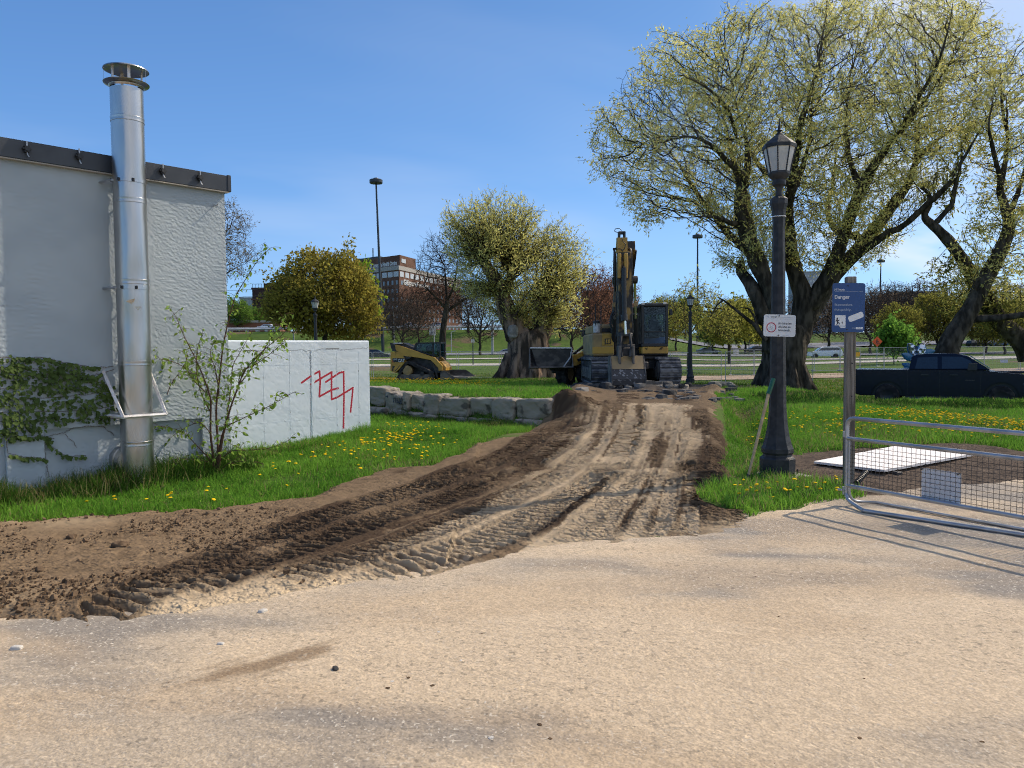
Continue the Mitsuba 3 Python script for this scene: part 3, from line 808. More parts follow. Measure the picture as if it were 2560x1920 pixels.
strokes = [[(895, 630), (950, 590), (1020, 540), (1100, 497), (1108, 620), (1098, 790), (1180, 745), (1240, 712), (1315, 693)],
           [(1000, 650), (1100, 590), (1240, 507), (1238, 700), (1240, 822), (1300, 800), (1400, 740), (1485, 687), (1475, 800), (1458, 965)],
           [(1172, 622), (1260, 562), (1330, 515), (1378, 505), (1382, 800), (1376, 1150)]]
flat([lwpts(s) for s in strokes], 0.030, 'm_spray', 'red_scrawl', 'red spray painted zigzag scrawl')
r2 = np.random.default_rng(5)
cr = []
for seg in ([(200, 262), (640, 250)], [(640, 250), (720, 262), (900, 245), (930, 268), (990, 262), (1060, 268), (1095, 245), (1160, 240)], [(1310, 255), (1400, 250), (1660, 225)], [(990, 262), (992, 400)]):
    P = np.array(seg, float)
    t = np.linspace(0, len(P) - 1, 26)
    Q = np.stack([np.interp(t, np.arange(len(P)), P[:, k]) for k in (0, 1)], 1)
    Q[1:-1] += r2.normal(0, 3.0, (24, 2))
    cr.append(lwpts(Q))
flat(cr, 0.006, 'm_crack', 'crack')
flat([lwpts([(1175, 240), (1320, 238)])], 0.02, 'm_crack', 'crack')
vt = np.linspace(270, 1380, 90)
flat([lwpts(np.stack([992 + 8 * (vt - 270) / 1100 + r2.normal(0, 2.5, 90), vt], 1))], 0.007, 'm_crack', 'crack')
flat([lwpts(np.stack([1018 + 18 * (vt - 270) / 1100 + r2.normal(0, 3.0, 90), vt], 1))], 0.05, 'm_concrete', 'patched_joint', th=0.006)
flat([lwpts([(150, 437), (990, 418), (1300, 410), (1665, 404)])], 0.005, 'm_concrete', 'form_seam', th=0.0025)
flat([lwpts([(200, 1115), (1000, 1048), (1680, 990)])], 0.005, 'm_concrete', 'form_seam', th=0.0025)
for a, b in ((450, 470), (757, 766), (1295, 1308), (1552, 1560)):
    flat([lwpts([(a, 265), (b, 1440)])], 0.005, 'm_concrete', 'form_seam', th=0.0025)
holes = [(452, 570), (755, 515), (764, 968), (762, 1160), (462, 1190), (1298, 500), (1303, 935), (1306, 1112), (1548, 492), (1556, 915), (1560, 1085)]
flat([lwpts([(a, b), (a + 2, b + 6)]) for a, b in holes], 0.016, 'm_crack', 'tie_hole')
# ---------------------------------------------------------------- leaves
def poly_leaf(pts, fold=0.15):
    """A leaf in the xy plane along +y from the origin, folded along its midrib: fan of triangles."""
    p = np.array(pts, float)
    z = np.abs(p[:, 0]) * fold
    left = np.column_stack([p[:, 0], p[:, 1], z])
    V = np.vstack([[0, 0, 0], left, [0, p[:, 1].max() * 0.55, 0]])
    n = len(p)
    c = n + 1
    Fs = [[c, i, i + 1] for i in range(0, n)] + [[c, n, 0]]
    return trimesh.Trimesh(V, Fs, process=False)


IVY_LEAF = poly_leaf([(-0.30, 0.02), (-0.52, 0.30), (-0.30, 0.52), (-0.34, 0.80), (0.0, 1.05), (0.34, 0.80), (0.30, 0.52), (0.52, 0.30), (0.30, 0.02)], 0.18)


def orient(m, pos, ydir, nrm, s):
    y = ydir / np.linalg.norm(ydir)
    z = nrm - y * (nrm @ y)
    z /= np.linalg.norm(z)
    x = np.cross(y, z)
    R = np.eye(4)
    R[:3, 0], R[:3, 1], R[:3, 2], R[:3, 3] = x * s, y * s, z * s, pos
    return R


ivy = thing('ivy', 'dark green ivy creeping over the grey wall left of the steel flue pipe', 'ivy')
ri = np.random.default_rng(12)
K4 = 400 / 1843.0
iv_poly = sg.Polygon([(-60, 20), (250, 40), (470, 45), (700, 100), (880, 150), (1000, 230), (1180, 310), (1290, 400), (1360, 520), (1395, 640), (1395, 780), (1250, 850), (1000, 830), (760, 850), (520, 900), (470, 990), (330, 1000), (150, 1050), (-60, 1080)])
strands = [[(-60, 60), (230, 70), (470, 60), (640, 100), (860, 140), (1040, 170), (1150, 178), (1310, 165)],
           [(-60, 180), (200, 170), (470, 205), (680, 195), (740, 212), (890, 185)], [(380, 260), (640, 250), (860, 262), (1060, 275), (1180, 240), (1310, 200)],
           [(500, 300), (900, 320), (1120, 340), (1280, 400)], [(100, 420), (-60, 430)], [(510, 1010), (560, 1060), (640, 1110), (740, 1180), (830, 1205), (930, 1195), (1010, 1190)],
           [(60, 1000), (90, 1160), (170, 1185), (260, 1205), (350, 1210), (440, 1215), (530, 1240)], [(60, 1010), (200, 960), (330, 990), (480, 960), (560, 990), (640, 1000)],
           [(560, 980), (640, 950), (760, 930), (850, 880), (1000, 850), (1200, 860), (1330, 960)], [(760, 950), (830, 1010), (880, 1060), (895, 1105)], [(520, 960), (535, 1160), (550, 1300), (585, 1450)],
           [(-60, 560), (300, 540), (700, 520), (1100, 470), (1380, 560)], [(-60, 700), (300, 690), (800, 680), (1200, 640), (1390, 690)], [(-60, 800), (400, 800), (900, 770), (1390, 770)]]


def wall_pt(a, b, off):
    u, v = a * K4, 880 + b * K4
    s, z = on_wall(u, v)
    back = 0.05 if (z < Z_P and s > S_R0) else 0.0
    q = BW + BD * s + BN * (off - back)
    return np.array([q[0], q[1], z])


stems = []
for st in strands:
    P = np.array(st, float)
    t = np.linspace(0, len(P) - 1, len(P) * 5)
    Q = np.stack([np.interp(t, np.arange(len(P)), P[:, k]) for k in (0, 1)], 1) + ri.normal(0, 4, (len(t), 2))
    stems.append(tube([wall_pt(a, b, 0.008) for a, b in Q], 0.0028, 4, False))
part(ivy, 'stem', cat(*stems), 'm_twigred')
spots = []
x0, y0, x1, y1 = iv_poly.bounds
while len(spots) < 900:
    a, b = ri.uniform(x0, x1), ri.uniform(y0, y1)
    if not iv_poly.contains(sg.Point(a, b)):
        continue
    dens = np.clip(0.25 + iv_poly.exterior.distance(sg.Point(a, b)) / 190, 0, 1) * float(0.35 + 1.3 * sstep(0.35, 0.6, meshkit.fbm(np.array([a / 130, b / 60, 0.4]), 3, 4)))
    if ri.random() < dens:
        spots.append((a, b, ri.uniform(0.020, 0.034)))
for st, lo, hi, n in ((strands[0], 0.1, 0.82, 46), (strands[1], 0.1, 0.7, 24), (strands[2], 0.0, 0.75, 30), (strands[5], 0.05, 0.98, 26), (strands[6], 0.2, 0.99, 24), (strands[7], 0.05, 0.9, 28), (strands[3], 0.0, 1.0, 26)):
    P = np.array(st, float)
    for t in np.linspace(lo, hi, n) * (len(P) - 1):
        a, b = (np.interp(t, np.arange(len(P)), P[:, k]) for k in (0, 1))
        spots.append((a + ri.normal(0, 8), b + ri.uniform(-6, 26), ri.uniform(0.022, 0.036)))
mats, near = [], []
for a, b, s in spots:
    p = wall_pt(a, b, ri.uniform(0.012, 0.05))
    yd = np.array([*(BD * ri.normal(0, 0.5) + BN * ri.uniform(0.15, 0.7)), -1.0])
    nn = np.array([*(BN * 1.0 + BD * ri.normal(0, 0.3)), 0.45 + ri.normal(0, 0.25)])
    mats.append(orient(IVY_LEAF, p, yd, nn, s * 1.45))
    near.append(s / np.linalg.norm(p - EYE))
order = np.argsort(near)[::-1]
leaf_d = mikit.ply(IVY_LEAF, 'm_ivy')
for n, i in enumerate(order[:300]):
    scene[f'{ivy}__leaf' + (f'_{n:03d}' if n else '')] = {**leaf_d, 'to_world': T(mats[i].tolist())}
rest = []
for i in order[300:]:
    m = IVY_LEAF.copy()
    m.apply_transform(mats[i])
    rest.append(m)
kind(part(ivy, 'foliage', cat(*rest), 'm_ivy'), 'stuff')

# ---------------------------------------------------------------- young shrub in front of the corner
LEAF = poly_leaf([(-0.10, 0.05), (-0.27, 0.30), (-0.28, 0.55), (-0.13, 0.85), (0.0, 1.05), (0.13, 0.85), (0.28, 0.55), (0.27, 0.30), (0.10, 0.05)], 0.35)


def leaf_cloud(pos, ydir, nrm, size, cols, tmpl):
    """Many leaves as one mesh with a colour per leaf: arrays of positions, directions, normals, sizes, colours."""
    tv, tf = np.asarray(tmpl.vertices), np.asarray(tmpl.faces)
    y = ydir / np.maximum(np.linalg.norm(ydir, axis=1, keepdims=True), 1e-9)
    z = nrm - y * (nrm * y).sum(1, keepdims=True)
    z /= np.maximum(np.linalg.norm(z, axis=1, keepdims=True), 1e-9)
    x = np.cross(y, z)
    V = pos[:, None] + size[:, None, None] * (tv[None, :, :1] * x[:, None] + tv[None, :, 1:2] * y[:, None] + tv[None, :, 2:] * z[:, None])
    Fs = tf[None] + (np.arange(len(pos)) * len(tv))[:, None, None]
    return (V.reshape(-1, 3), Fs.reshape(-1, 3)), np.repeat(cols, len(tv), 0)


def leaf_mesh_part(parent, name, parts_list, bsdf='m_leaf', stuff=True):
    V, Fs, C, n = [], [], [], 0
    for (v, f), c in parts_list:
        V.append(v)
        Fs.append(f + n)
        C.append(c)
        n += len(v)
    k = part(parent, name, (np.vstack(V), np.vstack(Fs)), bsdf, False, color=np.clip(np.vstack(C), 0.005, 0.9))
    if stuff:
        kind(k, 'stuff')
    return k


K2 = 960 / 2212.0
BY = 9.62
shrub = thing('shrub', 'slender young shrub with fresh pale green leaves at the corner of the building', 'shrub')
rb = np.random.default_rng(3)
bst = [([(1245, 1275), (1225, 1130), (1212, 1000), (1215, 850), (1180, 720), (1130, 600), (1055, 450), (1010, 345), (985, 310)], 0.021, -0.15),
       ([(1248, 1270), (1255, 1100), (1245, 900), (1265, 700), (1285, 520), (1320, 360), (1350, 250), (1430, 110), (1490, 20), (1530, -20), (1552, -44)], 0.020, 0.05),
       ([(1255, 1270), (1280, 1060), (1320, 900), (1375, 745), (1400, 680), (1490, 570), (1580, 490), (1640, 440), (1660, 400)], 0.022, -0.25),
       ([(1375, 745), (1440, 660), (1520, 540), (1590, 430), (1650, 330)], 0.011, 0.1),
       ([(1375, 745), (1378, 690), (1400, 660), (1480, 620), (1560, 560), (1640, 490)], 0.009, -0.3),
       ([(1262, 1150), (1290, 1000), (1400, 935), (1550, 865), (1690, 785)], 0.012, -0.35),
       ([(1260, 1190), (1350, 1120), (1500, 1115), (1600, 1090), (1665, 1060)], 0.009, -0.4),
       ([(1235, 1200), (1150, 1110), (1040, 1010), (940, 985), (895, 1000)], 0.011, -0.3),
       ([(1222, 1050), (1140, 960), (1050, 1000), (990, 1040)], 0.008, 0.05),
       ([(1200, 800), (1120, 720), (1060, 640), (960, 600), (890, 590), (770, 585)], 0.009, -0.1),
       ([(1215, 900), (1150, 760), (1130, 640), (1140, 520), (1170, 450)], 0.011, -0.3),
       ([(960, 810), (985, 740), (1040, 660), (1080, 570), (1075, 540)], 0.006, 0.0),
       ([(1262, 800), (1240, 650), (1210, 560), (1250, 480)], 0.010, -0.2),
       ([(1310, 900), (1330, 760), (1340, 640), (1380, 560), (1450, 440)], 0.010, 0.12),
       ([(1255, 1230), (1180, 1180), (1080, 1170), (1010, 1200)], 0.008, -0.45),
       ([(1260, 1250), (1330, 1190), (1430, 1180), (1520, 1200)], 0.008, -0.45),
       ([(890, 990), (870, 880), (900, 720), (930, 640), (905, 560)], 0.006, -0.05)]
stem_m, lp, ly, lsz = [], [], [], []
G0 = np.array(dat(0, 0, 1))  # placeholder point keeps the helper warm
for pts, r0, dy in bst:
    P = np.array(pts, float)
    L = np.linalg.norm(np.diff(P, axis=0), axis=1)
    s0 = np.concatenate([[0], np.cumsum(L)])
    t = np.linspace(0, s0[-1], max(8, int(s0[-1] / 30)))
    Q = np.stack([PchipInterpolator(s0, P[:, k])(t) for k in (0, 1)], 1)
    W = np.array([at(a * K2, 640 + b * K2, BY + dy * (i / len(Q))) for i, (a, b) in enumerate(Q)])
    stem_m.append(tube(W, np.linspace(r0 * 0.8, 0.0025, len(W)), 6))
    for i in range(2, len(W)):
        if i / len(W) < 0.28 and r0 > 0.015:
            continue
        for k in range(2):
            d = rb.normal(0, 1, 3) * [1, 1, 0.5] + [0, 0, 0.25]
            d /= np.linalg.norm(d)
            ln = rb.uniform(0.05, 0.30) * (1 - 0.55 * i / len(W))
            e = W[i] + d * ln
            tw = np.array([W[i], W[i] + d * ln * 0.5 + [0, 0, 0.01], e])
            stem_m.append(tube(tw, [0.0028, 0.0022, 0.0015], 4, False))
            for q in np.linspace(0.3, 1.0, max(2, int(ln * 20))):
                lp.append(W[i] + d * ln * q + rb.normal(0, 0.006, 3))
                ly.append(np.array([d[0] * 0.5, d[1] * 0.5, -0.6]) + rb.normal(0, 0.45, 3))
                lsz.append(rb.uniform(0.034, 0.070))
part(shrub, 'stem', cat(*stem_m), 'm_twigred', 40)
n = len(lp)
cols = np.array([0.25, 0.37, 0.075]) * rb.uniform(0.7, 1.35, (n, 1)) * np.array([1, 1, 1]) + rb.normal(0, 0.008, (n, 3))
leaf_mesh_part(shrub, 'foliage', [leaf_cloud(np.array(lp), np.array(ly), rb.normal(0, 0.6, (n, 3)) + [0, -0.4, 0.8], np.array(lsz), cols, LEAF)])
# ---------------------------------------------------------------- park lamps
def lamp_post(key, base, rot, sc=1.0):
    bx, by, bz = base
    ph = rot

    def o(profile, k=8, sm=False):
        m = lathe(np.array(profile) * sc, k, (0, 0, 0), ph)
        m.apply_translation((bx, by, bz))
        return m
    w = 1 / math.cos(math.pi / 8)
    part(key, 'base', o([(0.0, 0.0), (0.205 * w, 0.0), (0.205 * w, 0.245), (0.19 * w, 0.265), (0.172 * w, 0.275), (0.168 * w, 0.30), (0.185 * w, 0.325), (0.185 * w, 0.375), (0.165 * w, 0.42), (0.138 * w, 0.53), (0.118 * w, 0.66), (0.106 * w, 0.80), (0.098 * w, 0.95)]), 'm_lampiron')
    part(key, 'shaft', o([(0.098 * w, 0.95), (0.07 * w, 3.14), (0.072 * w, 3.30), (0.082 * w, 3.42), (0.100 * w, 3.50), (0.100 * w, 3.56), (0.075 * w, 3.585), (0.0, 3.585)]), 'm_lampiron')
    part(key, 'neck', o([(0.045, 3.57), (0.038, 3.66), (0.05, 3.71), (0.08, 3.735), (0.086, 3.77), (0.078, 3.80), (0.11, 3.83), (0.13, 3.86), (0.13, 3.875), (0.0, 3.878)], 24), 'm_lampiron', 40)
    lan = part(key, 'lantern', o([(0.128 * w, 3.87), (0.130 * w, 3.895), (0.12 * w, 3.90), (0.0, 3.90)]), 'm_lampiron')
    z0, z1, r0, r1 = 3.893, 4.20, 0.118 * w, 0.178 * w
    for k in range(8):
        a0, a1 = ph + k * math.pi / 4, ph + (k + 1) * math.pi / 4
        q = lambda r, a, z: np.array([bx + sc * r * math.cos(a), by + sc * r * math.sin(a), bz + sc * z])
        part(lan, 'bar', tube([q(r0 + 0.004, a0, z0), q(r1 + 0.004, a0, z1)], 0.0085 * sc, 6), 'm_lampiron')
        v = np.array([q(r0, a0, z0), q(r0, a1, z0), q(r1, a1, z1), q(r1, a0, z1)])
        part(lan, 'pane', (v, np.array([[0, 1, 2], [0, 2, 3]])), 'm_frost')
    part(lan, 'roof', o([(0.0, 4.195), (0.175 * w, 4.195), (0.192 * w, 4.19), (0.194 * w, 4.235), (0.18 * w, 4.25), (0.135 * w, 4.295), (0.055 * w, 4.36), (0.04, 4.368)]), 'm_lampiron')
    part(lan, 'finial', o([(0.04, 4.365), (0.048, 4.375), (0.03, 4.39), (0.022, 4.41), (0.036, 4.422), (0.022, 4.435), (0.018, 4.46), (0.012, 4.50), (0.004, 4.575), (0, 4.58)], 12), 'm_lampiron', 40)


LP1 = gz(*at(1943, 1193, 9.38)[:2])
lk = thing('street_lamp', 'near black iron lamp post with frosted lantern beside the soil ramp', 'street lamp', 'black lantern lamp posts in the park')
lamp_post(lk, LP1, 0.36, (float(at(1943, 295, 9.38)[2]) - LP1[2]) / 4.58)
part(lk, 'ground_plate', move(cbox((0.05, 0.02, 0.004), (0.56, 0.50, 0.05), 0.006), LP1, 0.35), 'm_pave')
part(lk, 'wire_tie', lathe([(0.083, 3.165), (0.085, 3.17), (0.083, 3.175)], 16, LP1), 'm_white')
for k, a in enumerate((0.2, 2.0, 3.7, 5.2)):
    part(lk, 'anchor_bolt', cyl(LP1 + [0.27 * math.cos(a), 0.24 * math.sin(a), 0.02], LP1 + [0.27 * math.cos(a), 0.24 * math.sin(a), 0.09], 0.012, 8), 'm_machine')
p2 = gz(*dat(1491, 800, 35.4)[:2])
lk2 = thing('street_lamp', 'black iron lamp post standing right of the excavator cab', 'street lamp', 'black lantern lamp posts in the park')
lamp_post(lk2, p2, 0.2, (float(dat(1491, 629, 35.4)[2]) - p2[2]) / 4.58)
p3 = gz(*dat(682, 730, 40.0)[:2])
lk3 = thing('street_lamp', 'black iron lamp post in front of the round maple behind the white wall', 'street lamp', 'black lantern lamp posts in the park')
lamp_post(lk3, p3, 0.2, (float(dat(682, 637, 40.0)[2]) - p3[2]) / 4.58)


# ---------------------------------------------------------------- signs
def plane_at(c, rz, tilt=0.0):
    """Local x right, z up, -y towards the viewer."""
    m = trimesh.transformations.rotation_matrix(rz, [0, 0, 1]) @ trimesh.transformations.rotation_matrix(tilt, [0, 1, 0])
    m[:3, 3] = c
    return m


def rrect(w, h, r):
    return sg.box(-w / 2 + r, -h / 2 + r, w / 2 - r, h / 2 - r).buffer(r, quad_segs=5)


def plate(pg, y0, th, M4):
    m = prism(pg, th)
    m.apply_translation((0, y0 - th, 0))
    m.apply_transform(M4)
    return m


def text(parent, s, h, x, z, y, M4, mat, bold=False, name='lettering', squeeze=1.0):
    t = meshkit.text_mesh(s, h, 0.0012, bold)
    v = np.asarray(t.vertices)
    m = trimesh.Trimesh(np.stack([x + v[:, 0] * squeeze, y - v[:, 2], z + v[:, 1]], 1), np.asarray(t.faces), process=False)
    m.apply_transform(M4)
    part(parent, name, m, mat)


sg1 = thing('notice_sign', 'small white sign about bicycles and the boardwalk on the near lamp post', 'sign')
SC = at(1949, 814, 9.20)
M1 = plane_at(SC, 0.06, 0.035)
part(sg1, 'plate', plate(rrect(0.392, 0.262, 0.028), 0.0, 0.003, M1), 'm_white')
text(sg1, 'Toronto', 0.017, -0.115, 0.094, -0.0035, M1, 'm_signdark', True, squeeze=0.9)
part(sg1, 'emblem', plate(shapely.union_all([sg.box(-0.163, 0.094, -0.155, 0.113), sg.box(-0.148, 0.094, -0.14, 0.113), sg.box(-0.163, 0.102, -0.14, 0.106)]), -0.0035, 0.001, M1), 'm_signgrey')
text(sg1, 'By-Law #608 and #208', 0.012, -0.025, 0.092, -0.0035, M1, 'm_signgrey')
part(sg1, 'rule', plate(sg.box(-0.165, 0.078, 0.165, 0.080), -0.0035, 0.001, M1), 'm_signgrey')
ring = sg.Point(-0.102, -0.024).buffer(0.060).difference(sg.Point(-0.102, -0.024).buffer(0.049))
part(sg1, 'red_ring', plate(ring, -0.0035, 0.001, M1), 'm_signred', label='red prohibition ring')
bike = shapely.union_all([sg.Point(-0.120, -0.04).buffer(0.016).difference(sg.Point(-0.120, -0.04).buffer(0.013)), sg.Point(-0.085, -0.04).buffer(0.016).difference(sg.Point(-0.085, -0.04).buffer(0.013)),
                          sg.LineString([(-0.12, -0.04), (-0.11, -0.012), (-0.092, -0.012), (-0.085, -0.04), (-0.104, -0.04), (-0.11, -0.012)]).buffer(0.0016)])
part(sg1, 'faded_bicycle', plate(bike, -0.0035, 0.001, M1), 'm_signgrey')
for k, s_ in enumerate(('No bicycles', 'allowed on', 'boardwalk.')):
    text(sg1, s_, 0.023, -0.017, 0.016 - k * 0.041, -0.0035, M1, 'm_signdark', True, squeeze=0.92)
text(sg1, 'by order of the city', 0.006, 0.04, -0.118, -0.0035, M1, 'm_signgrey')
for z in (0.115, -0.115):
    part(sg1, 'bolt', cyl((M1 @ [-0.012, -0.010, z, 1])[:3], (M1 @ [-0.012, 0.0, z, 1])[:3], 0.008, 10), 'm_black')

PP = gz(*at(2121, 1222, 8.67)[:2])
post = thing('sign_post', 'weathered square wooden post carrying the blue danger sign beside the gate', 'post')
PT = float(at(2121, 692, 8.67)[2])
pm = cbox((0, 0, PT / 2 - 0.15), (0.104, 0.104, PT + 0.3), 0.008)
part(post, 'shaft', move(pm, PP, -0.12), 'm_post')
for z in (0.55, 1.05, 1.42):
    part(post, 'knot_hole', move(cyl((0.01, -0.055, z), (0.01, -0.050, z), 0.009, 8), PP, -0.12), 'm_black')
sg2 = thing('danger_sign', 'blue danger sign about rising stormwater on the wooden post', 'sign')
M2 = plane_at(at(2121, 769, 8.60), -0.02, 0.012)
part(sg2, 'plate', plate(rrect(0.362, 0.545, 0.028), 0.0, 0.003, M2), 'm_signblue')
part(sg2, 'emblem', plate(shapely.union_all([sg.box(-0.160, 0.188, -0.152, 0.212), sg.box(-0.143, 0.188, -0.135, 0.212), sg.box(-0.160, 0.198, -0.135, 0.203)]), -0.0035, 0.001, M2), 'm_signgrey')
text(sg2, 'Toronto', 0.020, -0.128, 0.189, -0.0035, M2, 'm_letter', True, squeeze=0.8)
part(sg2, 'rule', plate(sg.box(-0.155, 0.178, 0.155, 0.181), -0.0035, 0.001, M2), 'm_signgrey')
text(sg2, 'Danger', 0.040, -0.158, 0.098, -0.0035, M2, 'm_letter', True, squeeze=0.88)
text(sg2, 'Stormwaters', 0.028, -0.156, 0.018, -0.0035, M2, 'm_signgrey', squeeze=0.86)
text(sg2, 'rise quickly.', 0.028, -0.156, -0.036, -0.0035, M2, 'm_signgrey', squeeze=0.86)
part(sg2, 'pictogram_panel', plate(sg.Polygon([(-0.148, -0.085), (-0.030, -0.085), (-0.030, -0.228), (-0.080, -0.228), (-0.105, -0.197), (-0.148, -0.197)]), -0.0035, 0.001, M2), 'm_white')
man = shapely.union_all([sg.Point(-0.122, -0.122).buffer(0.009), sg.LineString([(-0.125, -0.136), (-0.118, -0.160)]).buffer(0.009), sg.LineString([(-0.118, -0.162), (-0.105, -0.172), (-0.096, -0.182)]).buffer(0.0055),
                         sg.LineString([(-0.118, -0.162), (-0.120, -0.178), (-0.127, -0.190)]).buffer(0.0055), sg.LineString([(-0.138, -0.150), (-0.125, -0.137), (-0.108, -0.145), (-0.099, -0.138)]).buffer(0.0042)])
part(sg2, 'running_figure', plate(man, -0.0047, 0.001, M2), 'm_signdark')
part(sg2, 'arrow', plate(shapely.union_all([sg.LineString([(-0.066, -0.182), (-0.066, -0.160)]).buffer(0.002), sg.LineString([(-0.074, -0.167), (-0.066, -0.158), (-0.058, -0.167)]).buffer(0.002)]), -0.0047, 0.001, M2), 'm_signdark')
part(sg2, 'water_mark', plate(shapely.union_all([sg.box(-0.092, -0.200 - 0.008 * k, -0.033, -0.197 - 0.008 * k) for k in range(4)]), -0.0047, 0.001, M2), 'm_signgrey')
st_ = shapely.affinity.translate(shapely.affinity.rotate(rrect(0.172, 0.066, 0.02), 22, origin=(0, 0)), 0.083, -0.103)
part(sg2, 'pale_patch', plate(st_, -0.0035, 0.001, M2), 'm_white', label='pale rounded patch across the sign')
text(sg2, 'Call', 0.016, 0.045, -0.235, -0.0035, M2, 'm_signgrey')
for k, ch in enumerate('311'):
    part(sg2, 'number_box', plate(sg.box(0.087 + k * 0.027, -0.240, 0.110 + k * 0.027, -0.216), -0.0035, 0.001, M2), 'm_white')
    text(sg2, ch, 0.014, 0.094 + k * 0.027, -0.235, -0.0047, M2, 'm_signblue')
for z in (0.243, -0.243):
    part(sg2, 'bolt', cyl((M2 @ [-0.012, -0.010, z, 1])[:3], (M2 @ [-0.012, 0.0, z, 1])[:3], 0.007, 10), 'm_black')

# ---------------------------------------------------------------- gate, board, tools
gate = thing('gate', 'galvanised tube gate with wire mesh infill running past the wooden post', 'gate')
G0, G1 = np.array([3.35, 7.66]), np.array([4.12, 6.14])
gdv = (G1 - G0) / np.linalg.norm(G1 - G0)
GLEN = 3.2
gnv = np.array([-gdv[1], gdv[0]]) * -1.0


def gp3(s, z, o=0.0):
    q = G0 + gdv * s + gnv * o
    return np.array([q[0], q[1], z])


def corner(a, b, c, r, n=6):
    a, b, c = map(np.asarray, (a, b, c))
    u, w = (a - b) / np.linalg.norm(a - b), (c - b) / np.linalg.norm(c - b)
    return [b + u * r * (1 - t) ** 2 + w * r * t ** 2 for t in np.linspace(0, 1, n)]


RT = 0.021
p_top = [gp3(GLEN, 0.895)] + corner(gp3(GLEN, 0.895), gp3(0, 0.895), gp3(0, 0.2), 0.085) + [gp3(0, 0.10)]
foot_n = np.array([3.36, 7.30])
p_top += corner(gp3(0, 0.3), gp3(0, 0.075), np.array([*foot_n, 0.03]), 0.09) + [np.array([*foot_n, 0.035])]
part(gate, 'outer_frame', tube(p_top, RT, 10), 'm_galv', 40)
part(gate, 'foot_rail', tube([np.array([*foot_n, 0.035]), np.array([4.20, 6.34, 0.035]), np.array([5.3, 5.08, 0.035])], RT, 10), 'm_galv', 40)
part(gate, 'foot_rail', tube([gp3(0.03, 0.69, 0.0)[:3] + [0, 0, 0], gp3(0.03, 0.25)] + corner(gp3(0.03, 0.3), gp3(0.03, 0.06), np.array([3.66, 7.74, 0.03]), 0.12) + [np.array([3.68, 7.70, 0.03]), np.array([4.36, 6.53, 0.03]), np.array([5.2, 5.1, 0.03])], 0.015, 10), 'm_galv', 40)
part(gate, 'rail', tube([gp3(0, 0.69), gp3(GLEN, 0.69)], RT, 10), 'm_galv', 40)
part(gate, 'rail', tube([gp3(0, 0.215), gp3(GLEN, 0.215)], RT, 10), 'm_galv', 40)
wires = []
for s in np.arange(0.05, GLEN, 0.047):
    wires.append(tube([gp3(s, 0.215, 0.004), gp3(s, 0.69, 0.004)], 0.0022, 4, False))
for z in np.arange(0.25, 0.66, 0.041):
    wires.append(tube([gp3(0.03, z, -0.003), gp3(GLEN, z, -0.003)], 0.0022, 4, False))
part(gate, 'wire_mesh', cat(*wires), 'm_machine')
part(gate, 'hinge', cat(cyl(gp3(-0.028, 0.70), gp3(-0.028, 0.76), 0.018, 10), cyl(gp3(-0.028, 0.12), gp3(-0.028, 0.2), 0.018, 10), tube([gp3(-0.06, 0.16), gp3(-0.10, 0.16)], 0.012, 6)), 'm_galv')
pnl = np.array([gp3(0.80, 0.225, -0.010), gp3(1.16, 0.225, -0.010), gp3(1.16, 0.50, -0.010), gp3(0.80, 0.50, -0.010)])
blank = thing('blank_placard', 'plain white rectangular placard hanging behind the gate mesh', 'placard')
sd_a = (pnl[0] + pnl[1] + pnl[2] + pnl[3]) / 4
ang = math.atan2(gdv[1], gdv[0])
part(blank, 'sheet', move(cbox((0, 0, 0), (0.37, 0.006, 0.27), 0.002), sd_a + np.array([*(-gnv * 0.012), 0.0]), ang), 'm_white')
for s_ in (0.81, 1.15):
    part(blank, 'tie', cyl(gp3(s_, 0.485, 0.010), gp3(s_, 0.495, -0.022), 0.006, 6), 'm_black')

bq = np.array([(3.95, 10.06), (5.64, 11.13), (6.15, 10.25), (4.49, 9.27)])
bq = np.array([at(u * 1.15732, v * 1.15732, Y)[:2] for u, v, Y in [(1758, 1011, 10.0), (1947, 984, 11.35), (2102, 1003, 10.4), (1910, 1031, 9.25)]])
board = thing('white_board', 'large pale sheet lying on the bare soil behind the gate', 'board')
zb_ = 0.085
bm = hull(np.vstack([np.column_stack([bq, [zb_ + 0.012 * k for k in (0, 3, 2, 0)]]), np.column_stack([bq, [zb_ + 0.012 * k + 0.03 for k in (0, 3, 2, 0)]])]))
part(board, 'sheet', bm, 'm_board')
blk = thing('timber_block', 'dark block propping the near corner of the pale sheet', 'block')
part(blk, 'body', move(cbox((0, 0, 0.03), (0.10, 0.08, 0.07), 0.008), gz(4.70, 9.33), 0.4), 'm_machine')
pp_ = thing('black_pipe', 'short black corrugated drain pipe standing out of the soil by the gate', 'pipe')
a, b = at(2140, 1208, 8.35), at(2166, 1180, 8.55)
part(pp_, 'tube', tube([a - [0, 0, 0.04], a * 0.5 + b * 0.5, b], 0.026, 10), 'm_black', 40)
cr_ = []
for t in np.linspace(0.05, 0.95, 9):
    c0 = a + (b - a) * t
    dd = (b - a) / np.linalg.norm(b - a) * 0.006
    cr_.append(cyl(c0 - dd, c0 + dd, 0.031, 10))
part(pp_, 'corrugation', cat(*cr_), 'm_black')

